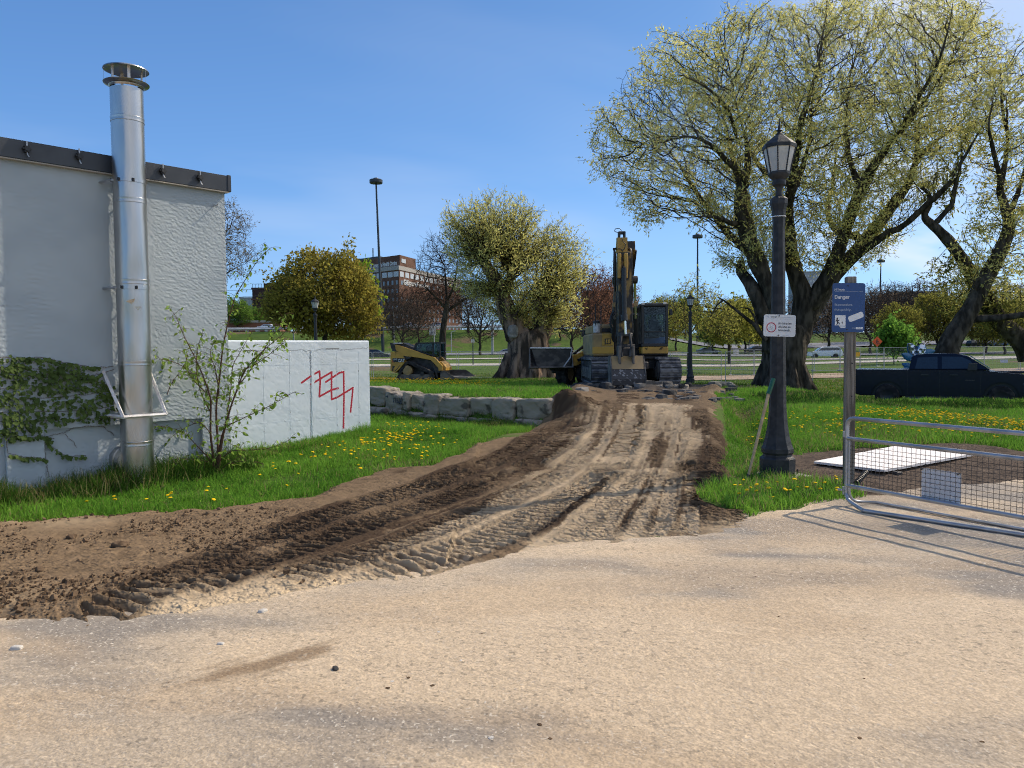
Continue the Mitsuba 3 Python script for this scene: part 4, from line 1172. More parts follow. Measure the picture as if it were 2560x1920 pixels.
shv = thing('shovel', 'long wooden handled shovel with dark green grip leaning on the near lamp post', 'shovel')
a, b, c = at(1872, 1186, 9.12), at(1921, 985, 9.2), at(1934, 946, 9.22)
part(shv, 'handle', tube([a, b], [0.017, 0.019], 10), 'm_handle', 40)
part(shv, 'grip', tube([b - (c - b) * 0.0, c], [0.027, 0.026], 6), 'm_green', 30, label='dark green grip sleeve')
part(shv, 'ferrule', tube([a + (b - a) * 0.0, a - (b - a) * 0.05], [0.02, 0.024], 8), 'm_black')
# ---------------------------------------------------------------- boulder retaining wall
ROCKS = {}


def rock(size, seed, sub=3, rough=0.07, p=7.0):
    if (seed, sub, rough, p) not in ROCKS:
        ROCKS[seed, sub, rough, p] = unit_rock(seed, sub, rough, p)
    m = ROCKS[seed, sub, rough, p]
    return trimesh.Trimesh(np.asarray(m.vertices) * (np.asarray(size) / 2), np.asarray(m.faces), process=False)


def unit_rock(seed, sub, rough, p):
    m = trimesh.creation.box(extents=(2, 2, 2))
    for _ in range(sub):
        m = m.subdivide()
    v = np.asarray(m.vertices).copy()
    v /= (np.abs(v) ** p).sum(1, keepdims=True) ** (1 / p)
    rs = np.random.default_rng(seed)
    o = rs.uniform(0, 50, 3)
    n = np.stack([meshkit.fbm(v * 1.1 + o + 9 * k, 4, seed) - 0.5 for k in range(3)], -1)
    v = v * (1 + 0.06 * rs.normal(0, 1, 3) * v[:, [1, 2, 0]] * 0.6) + n * rough * 4.0
    # flat splits
    for _ in range(3):
        d = rs.normal(0, 1, 3)
        d /= np.linalg.norm(d)
        t = v @ d
        lim = np.quantile(t, rs.uniform(0.90, 0.97))
        v -= np.maximum(t - lim, 0)[:, None] * d * 0.8
    return trimesh.Trimesh(v, np.asarray(m.faces), process=False)


SWD = np.array([0.776, -0.632])          # along the wall to the right
SWN = np.array([-0.632, -0.776])         # its face looks this way
SWM = np.eye(4)
SWM[:2, 0], SWM[:2, 1], SWM[:2, 3] = SWD, -SWN, np.array([0.8, 15.5]) + SWN * 0.12
KS = 540 / 2212.0


def sw(a, b):
    u, v = 900 + a * KS, 820 + b * KS
    d = at(u, v, 1.0) - EYE
    base = SWM[:2, 3]
    t = ((base - EYE[:2]) @ SWN) / (d[:2] @ SWN)
    p = EYE + d * t
    return (p[:2] - base) @ SWD, p[2]


swall = thing('stone_wall', 'low retaining wall of two courses of rough grey boulders below the grassy terrace', 'stone wall')
top_row = [(-420, 600, -230, 775), (-235, 605, -60, 790), (-62, 600, 108, 790), (105, 608, 280, 790), (278, 655, 488, 832), (486, 655, 545, 845), (540, 684, 692, 862), (686, 680, 850, 884), (845, 712, 1150, 892), (1140, 716, 1386, 922), (1383, 718, 1622, 938), (1622, 724, 1972, 928)]
low_row = [(-330, 790, -120, 880), (-120, 795, 110, 900), (110, 805, 345, 915), (343, 832, 560, 930), (556, 858, 702, 985), (698, 884, 860, 1000), (856, 890, 1030, 1010), (1026, 908, 1268, 1040), (1262, 924, 1512, 1060), (1508, 950, 1655, 1085), (1650, 930, 1930, 1085)]
for row, dy in ((top_row, 0.0), (low_row, -0.10)):
    for i, (a0, b0, a1, b1) in enumerate(row):
        s0, zt_ = sw(a0, b0)
        s1, zb_ = sw(a1, b1)
        _, z0b = sw(a0, b1)
        m = rock((abs(s1 - s0) * 0.985, 0.55, zt_ - min(zb_, z0b) + 0.02), 100 + i + int(dy * -500), 4 if a0 > 100 else 3, 0.085, 11.0)
        m.apply_translation(((s0 + s1) / 2, 0.16 + dy + 0.05 * math.sin(i * 2.3), (zt_ + min(zb_, z0b)) / 2))
        m.apply_transform(SWM)
        part(swall, 'boulder', m, 'm_stone', 35)
g = []
r7 = np.random.default_rng(9)
for st_ in ([(390, 760), (385, 715), (410, 712), (405, 760)], [(425, 770), (422, 718), (445, 775), (450, 715)], [(462, 730), (455, 775), (470, 772), (466, 735), (478, 700)], [(310, 700), (330, 690), (325, 712)]):
    g.append(sg.LineString([sw(*q) for q in st_]).buffer(0.010))
m = prism(shapely.union_all(g), 0.004)
m.apply_translation((0, -0.135, 0))
m.apply_transform(SWM)
part(swall, 'black_scrawl', m, 'm_signdark', label='small black scrawl on a boulder')
# broken grey rubble dug up in front of the excavator
rub = []
for i in range(190):
    a = r7.random()
    if i < 120:
        u, v = r7.uniform(1385, 1600), r7.uniform(838, 868)
    else:
        u, v = r7.uniform(1240, 1420), r7.uniform(838, 850)
    p = gd(u, v)
    s = r7.uniform(0.05, 0.22) * (1 if i % 7 else 1.9)
    m = rock((s * r7.uniform(0.8, 1.5), s, s * r7.uniform(0.5, 0.9)), 300 + i % 12, 1, 0.09, 5)
    rub.append(move(m, p + [0, 0, 0.12 * (p[1] > 23.5) + s * 0.1], r7.uniform(0, 6)))
single('rubble', cat(*rub), 'm_rubble', False)
kind('rubble', 'stuff', 'broken grey stones and asphalt lumps dug up around the excavator')
for k, (u, v, s) in enumerate([(1445, 838, 0.55), (1470, 842, 0.5), (1424, 842, 0.42), (1560, 834, 0.5), (1195, 817, 0.6)]):
    p = gd(u, v)
    t_ = thing('broken_slab', ['pale broken concrete lump nearest the right caterpillar track', 'broken concrete lump right of the palest one', 'smaller broken lump beside the excavator bucket', 'pale broken slab lying left of the near lamp post', 'flat grey slab lying on the terrace lawn near the loader bucket'][k], 'rubble lump')
    part(t_, 'body', move(rock((s * 1.3, s, s * 0.45), 60 + k, 3, 0.08, 6), p + [0, 0, 0.06], k * 1.3), 'm_stone' if k != 4 else 'm_rubble', 30)
# clods on the loose soil, small stones on the gravel
cl = []
U = np.concatenate([r7.uniform(-20, 780, 9000), r7.uniform(500, 1600, 2600)])
V_ = np.concatenate([r7.uniform(1115, 1350, 9000), r7.uniform(900, 1230, 2600)])
Pq = gd_many(U, V_)
okq = (sdf(DIRT, Pq[:, 0], Pq[:, 1]) > 0.05) & (meshkit.fbm(Pq * [1.6, 1.6, 0], 3, 3) > r7.uniform(0.40, 0.66, len(Pq)))
okq &= (sdf(SOFT, Pq[:, 0], Pq[:, 1]) > -0.05) | (r7.random(len(Pq)) < 0.12)
Pq = Pq[okq][:1700]
DT = cKDTree(dirt_v[:, :2])
Pq[:, 2] = dirt_v[DT.query(Pq[:, :2])[1], 2]
small = [unit_rock(500 + k, 0, 0.16, 3.0) for k in range(9)]
for i, p in enumerate(Pq):
    s = 0.005 + 0.010 * r7.random() ** 3 + 0.02 * r7.random() ** 18
    m = small[i % 9]
    cl.append((np.asarray(m.vertices) @ np.array(trimesh.transformations.random_rotation_matrix(r7.random(3)))[:3, :3].T * s + p + [0, 0, s * 0.35], np.asarray(m.faces)))
single('soil_crumbs', cat(*cl), 'm_crumb', False)
kind('soil_crumbs', 'stuff', 'dark crumbs and lumps scattered over the loose soil')
for k, (u, v, s) in enumerate([(260, 1193, 0.085), (325, 1170, 0.06), (155, 1174, 0.07)]):
    t_ = thing('soil_clod', ['largest dark clod on the loose soil in front of the white wall', 'round dark clod right of the largest one', 'dark clod left of the largest one'][k], 'clod')
    part(t_, 'body', move(rock((s * 1.5, s * 1.1, s), 70 + k, 3, 0.16, 3), gd(u, v) + [0, 0, 0.045], k), 'm_crumb')
pb, pb2 = [], []
Pq = gd_many(r7.uniform(-10, 2220, 1500), 1659 - 560 * r7.random(1500) ** 0.8)
okq = (sdf(GRAVEL, Pq[:, 0], Pq[:, 1]) > 0.1) & (sdf(DIRT, Pq[:, 0], Pq[:, 1]) < -0.05)
for i, p in enumerate(Pq[okq]):
    s = 0.004 + 0.016 * r7.random() ** 5
    (pb if i % 3 else pb2).append(move(rock((s * 1.4, s * 1.1, s * 0.8), 600 + i % 9, 1, 0.1, 4), p + [0, 0, 0.006], r7.uniform(0, 6)))
single('pebbles', cat(*pb), 'm_crumb', False)
kind('pebbles', 'stuff', 'dark soil crumbs and pebbles scattered on the gravel path')
single('pale_pebbles', cat(*pb2), 'm_palestone', False)
kind('pale_pebbles', 'stuff', 'pale small stones scattered on the gravel path')
for k, (u, v, s) in enumerate([(36, 1407, 0.045), (568, 1326, 0.04), (725, 1451, 0.03), (477, 1397, 0.03)]):
    t_ = thing('pale_stone', ['white stone at the left edge of the gravel', 'pale stone lying on the rutted soil edge', 'grey stone lying alone on the gravel right of the soil smear', 'small white stone between the ruts and the soil smear'][k], 'stone')
    part(t_, 'body', move(rock((s * 1.4, s, s * 0.8), 80 + k, 2, 0.1, 4), gd(u, v) + [0, 0, 0.012], k), 'm_palestone' if k != 2 else 'm_rubble', 40)
# ---------------------------------------------------------------- excavator, facing the viewer
exc = thing('excavator', 'yellow tracked excavator facing the viewer with its boom folded up and bucket on the ground', 'excavator')
KE = 480 / 1731.0


def ex(a, b, Y):
    return at(1280 + a * KE, 540 + b * KE, Y)


def exbox(a0, b0, a1, b1, Y, dep, ch=0.02):
    p, q = ex(a0, b0, Y), ex(a1, b1, Y)
    return cbox(((p[0] + q[0]) / 2, Y + dep / 2, (p[2] + q[2]) / 2), (abs(q[0] - p[0]), dep, abs(p[2] - q[2])), ch)


YF, YB = 26.0, 30.2
GZ = float(ex(1000, 1520, YF)[2])
XL0, XL1 = ex(722, 1400, YF)[0], ex(904, 1400, YF)[0]
XR0, XR1 = ex(1338, 1400, YF)[0], ex(1533, 1400, YF)[0]
HT = float(ex(900, 1285, YF)[2]) - GZ


def stadium(y0, y1, h, n=10):
    r = h / 2
    a = np.linspace(-np.pi / 2, np.pi / 2, n)
    p = [(y1 - r + r * math.cos(t), r + r * math.sin(t)) for t in a] + [(y0 + r - r * math.cos(t), r - r * math.sin(t)) for t in a]
    return np.array(p)


def along(loop, n):
    P = np.vstack([loop, loop[:1]])
    s = np.concatenate([[0], np.cumsum(np.linalg.norm(np.diff(P, axis=0), axis=1))])
    t = (np.arange(n) + 0.5) / n * s[-1]
    Q = np.stack([np.interp(t, s, P[:, k]) for k in (0, 1)], 1)
    E = np.stack([np.interp((t + 0.02) % s[-1], s, P[:, k]) for k in (0, 1)], 1)
    B = np.stack([np.interp((t - 0.02) % s[-1], s, P[:, k]) for k in (0, 1)], 1)
    return Q, (E - B) / np.linalg.norm(E - B, axis=1, keepdims=True)


for x0, x1 in ((XL0, XL1), (XR0, XR1)):
    lp_ = stadium(YF + 0.05, YB, HT - 0.08)
    lp_[:, 1] += 0.04
    w = x1 - x0
    m = prism(sg.Polygon(lp_).buffer(-0.05), w * 0.8)            # x -> world y after the turn below
    R = np.array([[0, 1, 0, x0 + 0.1 * w], [1, 0, 0, 0], [0, 0, 1, GZ], [0, 0, 0, 1.0]])
    m.apply_transform(R)
    tk = part(exc, 'track', m, 'm_machine')
    Q, D_ = along(lp_, 60)
    shoe = cat(box((0, 0, 0), (w, 0.155, 0.03)), box((0, -0.04, 0.04), (w, 0.03, 0.065)))
    sd = mikit.ply(shoe, 'm_track')
    for i, ((yy, zz), (ty, tz)) in enumerate(zip(Q, D_)):
        R = np.eye(4)
        R[:3, 0], R[:3, 1], R[:3, 2] = [1, 0, 0], [0, ty, tz], [0, tz, -ty]
        if np.cross(R[:3, 0], R[:3, 1]) @ R[:3, 2] < 0:
            R[:3, 0] *= -1
        R[:3, 3] = [(x0 + x1) / 2, yy, GZ + zz]
        scene[f'{tk}__shoe' + (f'_{i:03d}' if i else '')] = {**sd, 'to_world': T(R.tolist())}
    part(tk, 'idler', cat(cyl((x0 - 0.01, YF + 0.5, GZ + HT / 2), (x1 + 0.01, YF + 0.5, GZ + HT / 2), HT * 0.36, 20), cyl((x0 - 0.01, YB - 0.5, GZ + HT / 2), (x1 + 0.01, YB - 0.5, GZ + HT / 2), HT * 0.36, 20),
                          box(((x0 + x1) / 2, (YF + YB) / 2, GZ + HT * 0.42), (w * 1.02, YB - YF - 1.4, HT * 0.4))), 'm_dirtysteel', 30)
xc = (XL0 + XR1) / 2
part(exc, 'carbody', cat(cbox((xc, 28.1, GZ + 0.72), (XR0 - XL1 + 0.2, 1.7, 0.5), 0.05), cyl((xc, 28.1, GZ + 0.9), (xc, 28.1, GZ + 1.18), 0.72, 24), cbox((xc, 26.9, GZ + 0.62), (0.9, 1.2, 0.3), 0.05), cbox((xc, 29.3, GZ + 0.62), (0.9, 1.2, 0.3), 0.05)), 'm_machine')
# upper structure
hood = part(exc, 'engine_body', cat(exbox(722, 1058, 922, 1262, 27.0, 3.4, 0.05), exbox(722, 985, 925, 1062, 27.8, 2.6, 0.05)), 'm_cattan', label='yellow engine body left of the boom')
part(hood, 'panel', exbox(812, 1060, 918, 1168, 26.98, 0.03, 0.008), 'm_catyellow')
part(hood, 'panel', exbox(725, 1180, 918, 1240, 26.98, 0.03, 0.008), 'm_catyellow')
part(hood, 'vent', exbox(838, 1105, 890, 1155, 26.955, 0.03, 0.006), 'm_machine')
part(hood, 'vent_frame', cat(exbox(846, 1112, 860, 1148, 26.94, 0.03, 0.004), exbox(866, 1112, 882, 1148, 26.94, 0.03, 0.004)), 'm_catyellow')
part(hood, 'grille', exbox(812, 1012, 884, 1046, 27.78, 0.03, 0.004), 'm_machine')
part(hood, 'rear_hood', cat(exbox(805, 975, 905, 1010, 27.9, 1.2, 0.04)), 'm_cattan')
p_, q_ = ex(737, 1050, 27.4), ex(800, 968, 27.4)
part(hood, 'filter_tank', cat(lathe([(0, p_[2]), (abs(q_[0] - p_[0]) / 2, p_[2]), (abs(q_[0] - p_[0]) / 2, q_[2]), (0, q_[2])], 20, ((p_[0] + q_[0]) / 2, 27.6, 0))), 'm_whitesteel', 40, label='pale grey upright canister')
p2_, q2_ = ex(742, 968, 27.4), ex(792, 938, 27.4)
part(hood, 'canister_cap', lathe([(0.13, p2_[2]), (0.12, q2_[2] - 0.03), (0.06, q2_[2]), (0, q2_[2])], 16, ((p2_[0] + q2_[0]) / 2, 27.6, 0)), 'm_black', 40)
hr = [ex(752, 985, 27.2), ex(752, 792, 27.2), ex(803, 808, 27.2), ex(803, 1230, 27.0)]
part(exc, 'handrail', cat(tube(hr, 0.018, 6), tube([ex(752, 835, 27.2), ex(803, 842, 27.2)], 0.014, 6), tube([ex(752, 868, 27.2), ex(718, 895, 27.2)], 0.014, 6)), 'm_black', 40)
part(exc, 'platform', cat(exbox(722, 1258, 1410, 1290, 27.1, 3.3, 0.03), exbox(920, 1130, 1175, 1260, 27.6, 2.6, 0.03)), 'm_machine')
part(exc, 'counterweight', exbox(735, 1010, 1400, 1262, 30.4, 0.9, 0.2), 'm_catyellow')
# cab
YC = 26.9
cab = part(exc, 'cab', cat(exbox(1167, 1150, 1190, 790, YC, 0.10, 0.01), exbox(1385, 1150, 1408, 790, YC, 0.10, 0.01), exbox(1167, 820, 1408, 783, YC, 1.75, 0.05), exbox(1167, 1180, 1408, 1148, YC, 1.75, 0.02),
                        exbox(1167, 1150, 1180, 800, YC + 1.6, 0.12, 0.01), exbox(1395, 1150, 1408, 800, YC + 1.6, 0.12, 0.01), exbox(1180, 1050, 1395, 1038, YC + 0.005, 0.05, 0.006),
                        exbox(1167, 1150, 1176, 800, YC + 0.8, 0.08, 0.01), exbox(1399, 1150, 1408, 800, YC + 0.8, 0.08, 0.01), exbox(1176, 1150, 1400, 1045, YC + 1.66, 0.03, 0.01), exbox(1176, 890, 1400, 815, YC + 1.66, 0.03, 0.01), exbox(1176, 1060, 1204, 880, YC + 1.66, 0.03, 0.01), exbox(1362, 1060, 1400, 880, YC + 1.66, 0.03, 0.01)), 'm_black', label='black framed operator cab')


def pane(a0, b0, a1, b1, Y):
    p, q = ex(a0, b0, Y), ex(a1, b1, Y)
    return np.array([[p[0], Y, p[2]], [q[0], Y, p[2]], [q[0], Y, q[2]], [p[0], Y, q[2]]]), np.array([[0, 1, 2], [0, 2, 3]])


part(cab, 'windscreen', pane(1190, 1038, 1385, 820, YC + 0.03), 'm_glass')
part(cab, 'lower_windscreen', pane(1190, 1148, 1385, 1050, YC + 0.03), 'm_glass')
part(cab, 'rear_window', pane(1200, 1048, 1366, 886, YC + 1.68), 'm_glass')
part(cab, 'floor_panel', exbox(1176, 1150, 1400, 1090, YC + 1.2, 0.02, 0.005), 'm_signblue')
part(cab, 'seat', cat(exbox(1232, 1040, 1330, 930, YC + 1.1, 0.14, 0.04), exbox(1225, 1100, 1335, 1030, YC + 0.6, 0.6, 0.04), exbox(1255, 930, 1305, 895, YC + 1.1, 0.1, 0.03), exbox(1205, 1040, 1225, 985, YC + 0.6, 0.5, 0.02), exbox(1338, 1040, 1355, 985, YC + 0.6, 0.5, 0.02)), 'm_seat')
part(cab, 'skirt', exbox(1170, 1178, 1410, 1242, YC, 1.7, 0.03), 'm_catyellow', label='yellow panel below the cab')
part(cab, 'stripe_mark', cat(tube([ex(1200, 1188, YC - 0.01), ex(1218, 1206, YC - 0.01)], 0.014, 4), tube([ex(1222, 1186, YC - 0.01), ex(1214, 1206, YC - 0.01)], 0.012, 4), tube([ex(1330, 1205, YC - 0.01), ex(1348, 1182, YC - 0.01)], 0.014, 4), tube([ex(1342, 1205, YC - 0.01), ex(1360, 1184, YC - 0.01)], 0.012, 4)), 'm_black')
part(cab, 'under_skirt', hull(np.vstack([np.asarray(exbox(1172, 1240, 1408, 1246, YC + 0.02, 1.6, 0.005).vertices), np.asarray(exbox(1180, 1262, 1385, 1278, YC + 0.3, 1.2, 0.005).vertices)])), 'm_machine')
part(cab, 'work_light', cat(exbox(1168, 800, 1198, 780, YC - 0.04, 0.08, 0.01), exbox(1362, 796, 1392, 776, YC - 0.04, 0.08, 0.01)), 'm_whitesteel')
part(cab, 'mirror', cat(exbox(1418, 895, 1448, 838, YC + 0.1, 0.06, 0.02), tube([ex(1400, 850, YC + 0.1), ex(1430, 848, YC + 0.12)], 0.012, 6)), 'm_black')


# boom, stick and bucket: side profiles in (y, z), extruded across
def across(pts, xa, xb):
    m = prism(pts, xb - xa)
    m.apply_transform(np.array([[0, 1, 0, xa], [1, 0, 0, 0], [0, 0, 1, 0], [0, 0, 0, 1.0]]))
    return m


def zz(b, Y):
    return float(ex(1010, b, Y)[2])


bx0, bx1 = ex(938, 700, 26.4)[0], ex(1098, 700, 26.4)[0]
boom = part(exc, 'boom', cat(across([(28.3, GZ + 1.5), (28.0, GZ + 2.5), (27.3, 4.0), (26.7, 4.75), (26.0, 5.2), (25.75, 5.2), (25.7, 4.9), (26.3, 4.2), (26.75, 3.5), (27.3, 2.2), (27.7, GZ + 1.3)], bx0 + 0.06, bx1 - 0.06)), 'm_greasy')
part(boom, 'plate_edge', cat(across([(27.6, GZ + 1.9), (26.9, 3.35), (26.4, 4.1), (25.72, 4.86), (25.80, 4.92), (26.5, 4.16), (27.0, 3.4), (27.7, GZ + 1.95)], bx0, bx0 + 0.05), across([(27.6, GZ + 1.9), (26.9, 3.35), (26.4, 4.1), (25.72, 4.86), (25.80, 4.92), (26.5, 4.16), (27.0, 3.4), (27.7, GZ + 1.95)], bx1 - 0.05, bx1)), 'm_machine')
sx0, sx1 = ex(950, 600, 25.2)[0], ex(1082, 600, 25.2)[0]
tx0, tx1 = ex(948, 250, 25.3)[0], ex(1038, 250, 25.3)[0]
stick = part(exc, 'stick', cat(across([(25.15, zz(1200, 25.2)), (25.05, zz(900, 25.2)), (25.15, zz(330, 25.2)), (25.6, zz(300, 25.2)), (25.8, zz(520, 25.2)), (25.55, zz(1200, 25.2))], sx0 + 0.03, sx1 - 0.03)), 'm_greasy')
part(stick, 'nose_plate', across([(25.2, zz(330, 25.2)), (25.22, zz(192, 25.2)), (25.5, zz(185, 25.2)), (25.7, zz(320, 25.2))], tx0, tx1), 'm_catyellow', label='yellow plate at the top of the arm')
part(stick, 'top_bracket', cat(exbox(960, 192, 978, 138, 25.3, 0.2, 0.01), exbox(1008, 192, 1026, 138, 25.3, 0.2, 0.01), exbox(962, 165, 1024, 135, 25.35, 0.12, 0.02)), 'm_black')
part(stick, 'rail_plate', cat(exbox(955, 560, 985, 335, 25.02, 0.14, 0.02), exbox(1012, 560, 1046, 335, 25.02, 0.14, 0.02)), 'm_catyellow')
part(stick, 'bucket_cylinder', cat(cyl(ex(1008, 470, 24.95), ex(1014, 930, 24.85), 0.075, 16), cyl(ex(1010, 890, 24.85), ex(1014, 945, 24.82), 0.11, 16), cyl(ex(1000, 480, 25.0), ex(1016, 480, 25.0), 0.10, 12)), 'm_black', 40)
part(stick, 'piston_rod', cyl(ex(1018, 935, 24.85), ex(1024, 1065, 24.85), 0.04, 12), 'm_chrome', 40)
part(stick, 'linkage', cat(tube([ex(985, 1060, 24.95), ex(975, 1180, 24.8), ex(990, 1270, 24.75)], 0.05, 6), tube([ex(1062, 1060, 24.95), ex(1075, 1180, 24.8), ex(1065, 1270, 24.75)], 0.05, 6), exbox(965, 1095, 1090, 1050, 24.95, 0.35, 0.05), exbox(985, 1330, 1075, 1180, 24.95, 0.4, 0.05), cyl(ex(955, 1180, 25.1), ex(1105, 1180, 25.1), 0.09, 16)), 'm_machine', 30)
for sgn, a in ((-1, 925), (1, 1072)):
    for k in range(3):
        hp = [ex(a + sgn * 4 + 5 * k, 600 + 40 * k, 25.5), ex(a + sgn * (6 - 5 * k), 480, 25.3), ex(a + sgn * (4 - 5 * k), 360, 25.3), ex(a + sgn * 2 - 4 * k, 305 - 5 * k, 25.4), ex(a - sgn * (22 + 4 * k), 290 + 5 * k, 25.5), ex(a - sgn * 30, 330, 25.7)]
        t = np.linspace(0, 1, 22)
        H_ = np.array(hp)
        H_ = np.stack([PchipInterpolator(np.linspace(0, 1, 6), H_[:, q])(t) for q in range(3)], 1)
        part(stick, 'hose', tube(H_, 0.032, 7), 'm_black', True)
for pts, r in (([(962, 150), (925, 135), (935, 115), (965, 113), (988, 132)], 0.012), ([(990, 200), (1005, 235), (1022, 255), (1015, 290), (985, 315)], 0.014), ([(950, 300), (965, 295), (985, 300), (1000, 320)], 0.014),
               ([(945, 600), (955, 680), (940, 800), (950, 950), (940, 1100)], 0.03), ([(1085, 620), (1090, 700), (1078, 800), (1085, 1000), (1078, 1100)], 0.03), ([(925, 860), (895, 900), (885, 960), (905, 1010)], 0.03), ([(928, 880), (902, 915), (892, 965), (910, 1000)], 0.025)):
    H_ = np.array([ex(a, b, 25.12 if b < 400 else 25.6) for a, b in pts])
    t = np.linspace(0, 1, 18)
    H_ = np.stack([PchipInterpolator(np.linspace(0, 1, len(pts)), H_[:, q])(t) for q in range(3)], 1)
    part(exc, 'hose', tube(H_, r, 7), 'm_black', True)
for a0, b0, a1, b1 in ((1108, 575, 1122, 1150), (928, 585, 918, 1150)):
    c_ = part(exc, 'boom_cylinder', cat(cyl(ex(a0, b0, 26.1), ex((a0 + a1) / 2, (b0 + b1) / 2 + 60, 26.6), 0.04, 12), cyl(ex(a0 - 18, b0, 26.1), ex(a0 + 18, b0, 26.1), 0.10, 14)), 'm_chrome' if a0 > 1000 else 'm_dirtysteel', 40)
    part(c_, 'barrel', cat(cyl(ex(a0 * 0.5 + a1 * 0.5, (b0 + b1) / 2 + 20, 26.6), ex(a1, b1, 27.1), 0.09, 14)), 'm_black', 40)
    part(c_, 'eye', cyl(ex(a0 - 22, b0, 26.1), ex(a0 + 22, b0, 26.1), 0.13, 16), 'm_machine', 40)
part(exc, 'lamp_bracket', cat(exbox(908, 822, 938, 780, 26.3, 0.1, 0.01), exbox(1100, 815, 1135, 770, 26.3, 0.1, 0.01)), 'm_cattan')
part(exc, 'boom_foot', cat(exbox(905, 1130, 940, 1000, 27.2, 0.9, 0.03), exbox(1080, 1200, 1165, 820, 27.5, 0.8, 0.03), exbox(1135, 975, 1165, 815, 27.2, 0.4, 0.03)), 'm_machine')
ux0, ux1 = ex(903, 1400, 24.6)[0], ex(1198, 1400, 24.6)[0]
zt_, zm_, zb_ = zz(1275, 24.7), zz(1380, 24.6), zz(1556, 24.6)
shell = [(25.45, zt_ + 0.05), (24.95, zt_ + 0.03), (24.62, zm_), (24.5, (zm_ + zb_) / 2), (24.52, zb_ + 0.12), (24.62, zb_), (25.3, zb_ + 0.02), (25.3, zb_ + 0.06), (24.68, zb_ + 0.06), (24.57, zb_ + 0.15), (24.56, (zm_ + zb_) / 2), (24.68, zm_), (24.98, zt_ - 0.02), (25.45, zt_)]
bk = part(exc, 'bucket', across([q for q in shell], ux0, ux1), 'm_worn', label='scraped dark steel bucket resting on the ground')
sidep = [(25.45, zt_ + 0.06), (24.93, zt_ + 0.06), (24.58, zm_), (24.46, (zm_ + zb_) / 2), (24.48, zb_ + 0.1), (24.6, zb_ - 0.01), (25.35, zb_), (25.5, zm_)]
part(bk, 'side_plate', cat(across(sidep, ux0 - 0.03, ux0), across(sidep, ux1, ux1 + 0.03)), 'm_dirtysteel')
part(bk, 'top_plate', hull([(ux0 + 0.01, 24.93, zt_ + 0.045), (ux1 - 0.01, 24.93, zt_ + 0.045), (ux0 + 0.01, 24.60, zm_ - 0.0), (ux1 - 0.01, 24.60, zm_), (ux0 + 0.01, 24.9, zt_), (ux1 - 0.01, 24.9, zt_)]), 'm_cattan', label='yellow upper plate of the bucket')
for a in (962, 1085):
    part(bk, 'ear', exbox(a, 1345, a + 23, 1170, 24.72, 0.5, 0.02), 'm_dirtysteel')
for k in range(5):
    xx = ux0 + (k + 0.5) / 5 * (ux1 - ux0)
    part(bk, 'tooth', hull([(xx - 0.06, 25.3, zb_), (xx + 0.06, 25.3, zb_), (xx - 0.06, 25.3, zb_ + 0.08), (xx + 0.06, 25.3, zb_ + 0.08), (xx - 0.03, 25.52, zb_ + 0.05), (xx + 0.03, 25.52, zb_ + 0.05)]), 'm_dirtysteel')

# ---------------------------------------------------------------- wheel loader behind the excavator
wl = thing('wheel_loader', 'yellow wheel loader with raised dirty bucket half hidden behind the excavator', 'loader')
YL = 30.0
p, q = ex(165, 1190, YL), ex(540, 1362, YL)
x0, x1, z1, z0 = p[0], q[0], p[2], q[2]
prof = [(YL, z0), (YL - 0.45, z0 + 0.03), (YL - 0.5, z0), (YL + 0.05, z0 - 0.05), (YL + 0.55, z0 + 0.15), (YL + 0.72, z0 + 0.5), (YL + 0.6, z1 + 0.0), (YL + 0.55, z1), (YL + 0.66, z0 + 0.5), (YL + 0.5, z0 + 0.2)]
bk2 = part(wl, 'bucket', across(prof, x0, x1), 'm_dirtysteel', label='dirty dark loader bucket')
sp = [(YL - 0.5, z0), (YL + 0.05, z0 - 0.05), (YL + 0.55, z0 + 0.15), (YL + 0.72, z0 + 0.5), (YL + 0.58, z1 + 0.02), (YL + 0.2, z1 - 0.15)]
part(bk2, 'side_plate', cat(across(sp, x0 - 0.03, x0), across(sp, x1, x1 + 0.03)), 'm_dirtysteel')
part(bk2, 'front_face', hull([(x0 + 0.05, YL - 0.02, z1), (x1 - 0.02, YL - 0.02, z1 - 0.02), (x0 + 0.25, YL + 0.1, z0 + 0.05), (x1 - 0.05, YL + 0.1, z0 + 0.05), (x0 + 0.05, YL + 0.5, z1), (x1 - 0.02, YL + 0.5, z1)]), 'm_dirtysteel')
part(bk2, 'lip', cat(tube([(x0, YL - 0.02, z1), (x1, YL - 0.02, z1 - 0.02)], 0.035, 6), tube([(x1, YL - 0.03, z1 - 0.02), (x1 - 0.06, YL - 0.05, (z0 + z1) / 2), (x1 - 0.35, YL - 0.05, z0 - 0.02)], 0.025, 6)), 'm_whitesteel')
for dY in (0.3, 1.4):
    part(wl, 'arm', hull([ex(535, 1355, YL + dY), ex(545, 1260, YL + dY), ex(690, 1195, YL + dY + 0.8), ex(720, 1205, YL + dY + 0.8), ex(715, 1290, YL + dY + 0.8), ex(590, 1345, YL + dY), ex(535, 1355, YL + dY + 0.12), ex(545, 1260, YL + dY + 0.12), ex(690, 1195, YL + dY + 0.92), ex(715, 1290, YL + dY + 0.92)]), 'm_catyellow')
part(wl, 'lift_cylinder', cat(cyl(ex(600, 1300, YL + 0.1), ex(720, 1240, YL + 0.8), 0.06, 10), cyl(ex(560, 1240, YL + 0.6), ex(680, 1150, YL + 1.4), 0.05, 10), cyl(ex(590, 1215, YL + 0.6), ex(690, 1130, YL + 1.4), 0.04, 10)), 'm_black', 40)
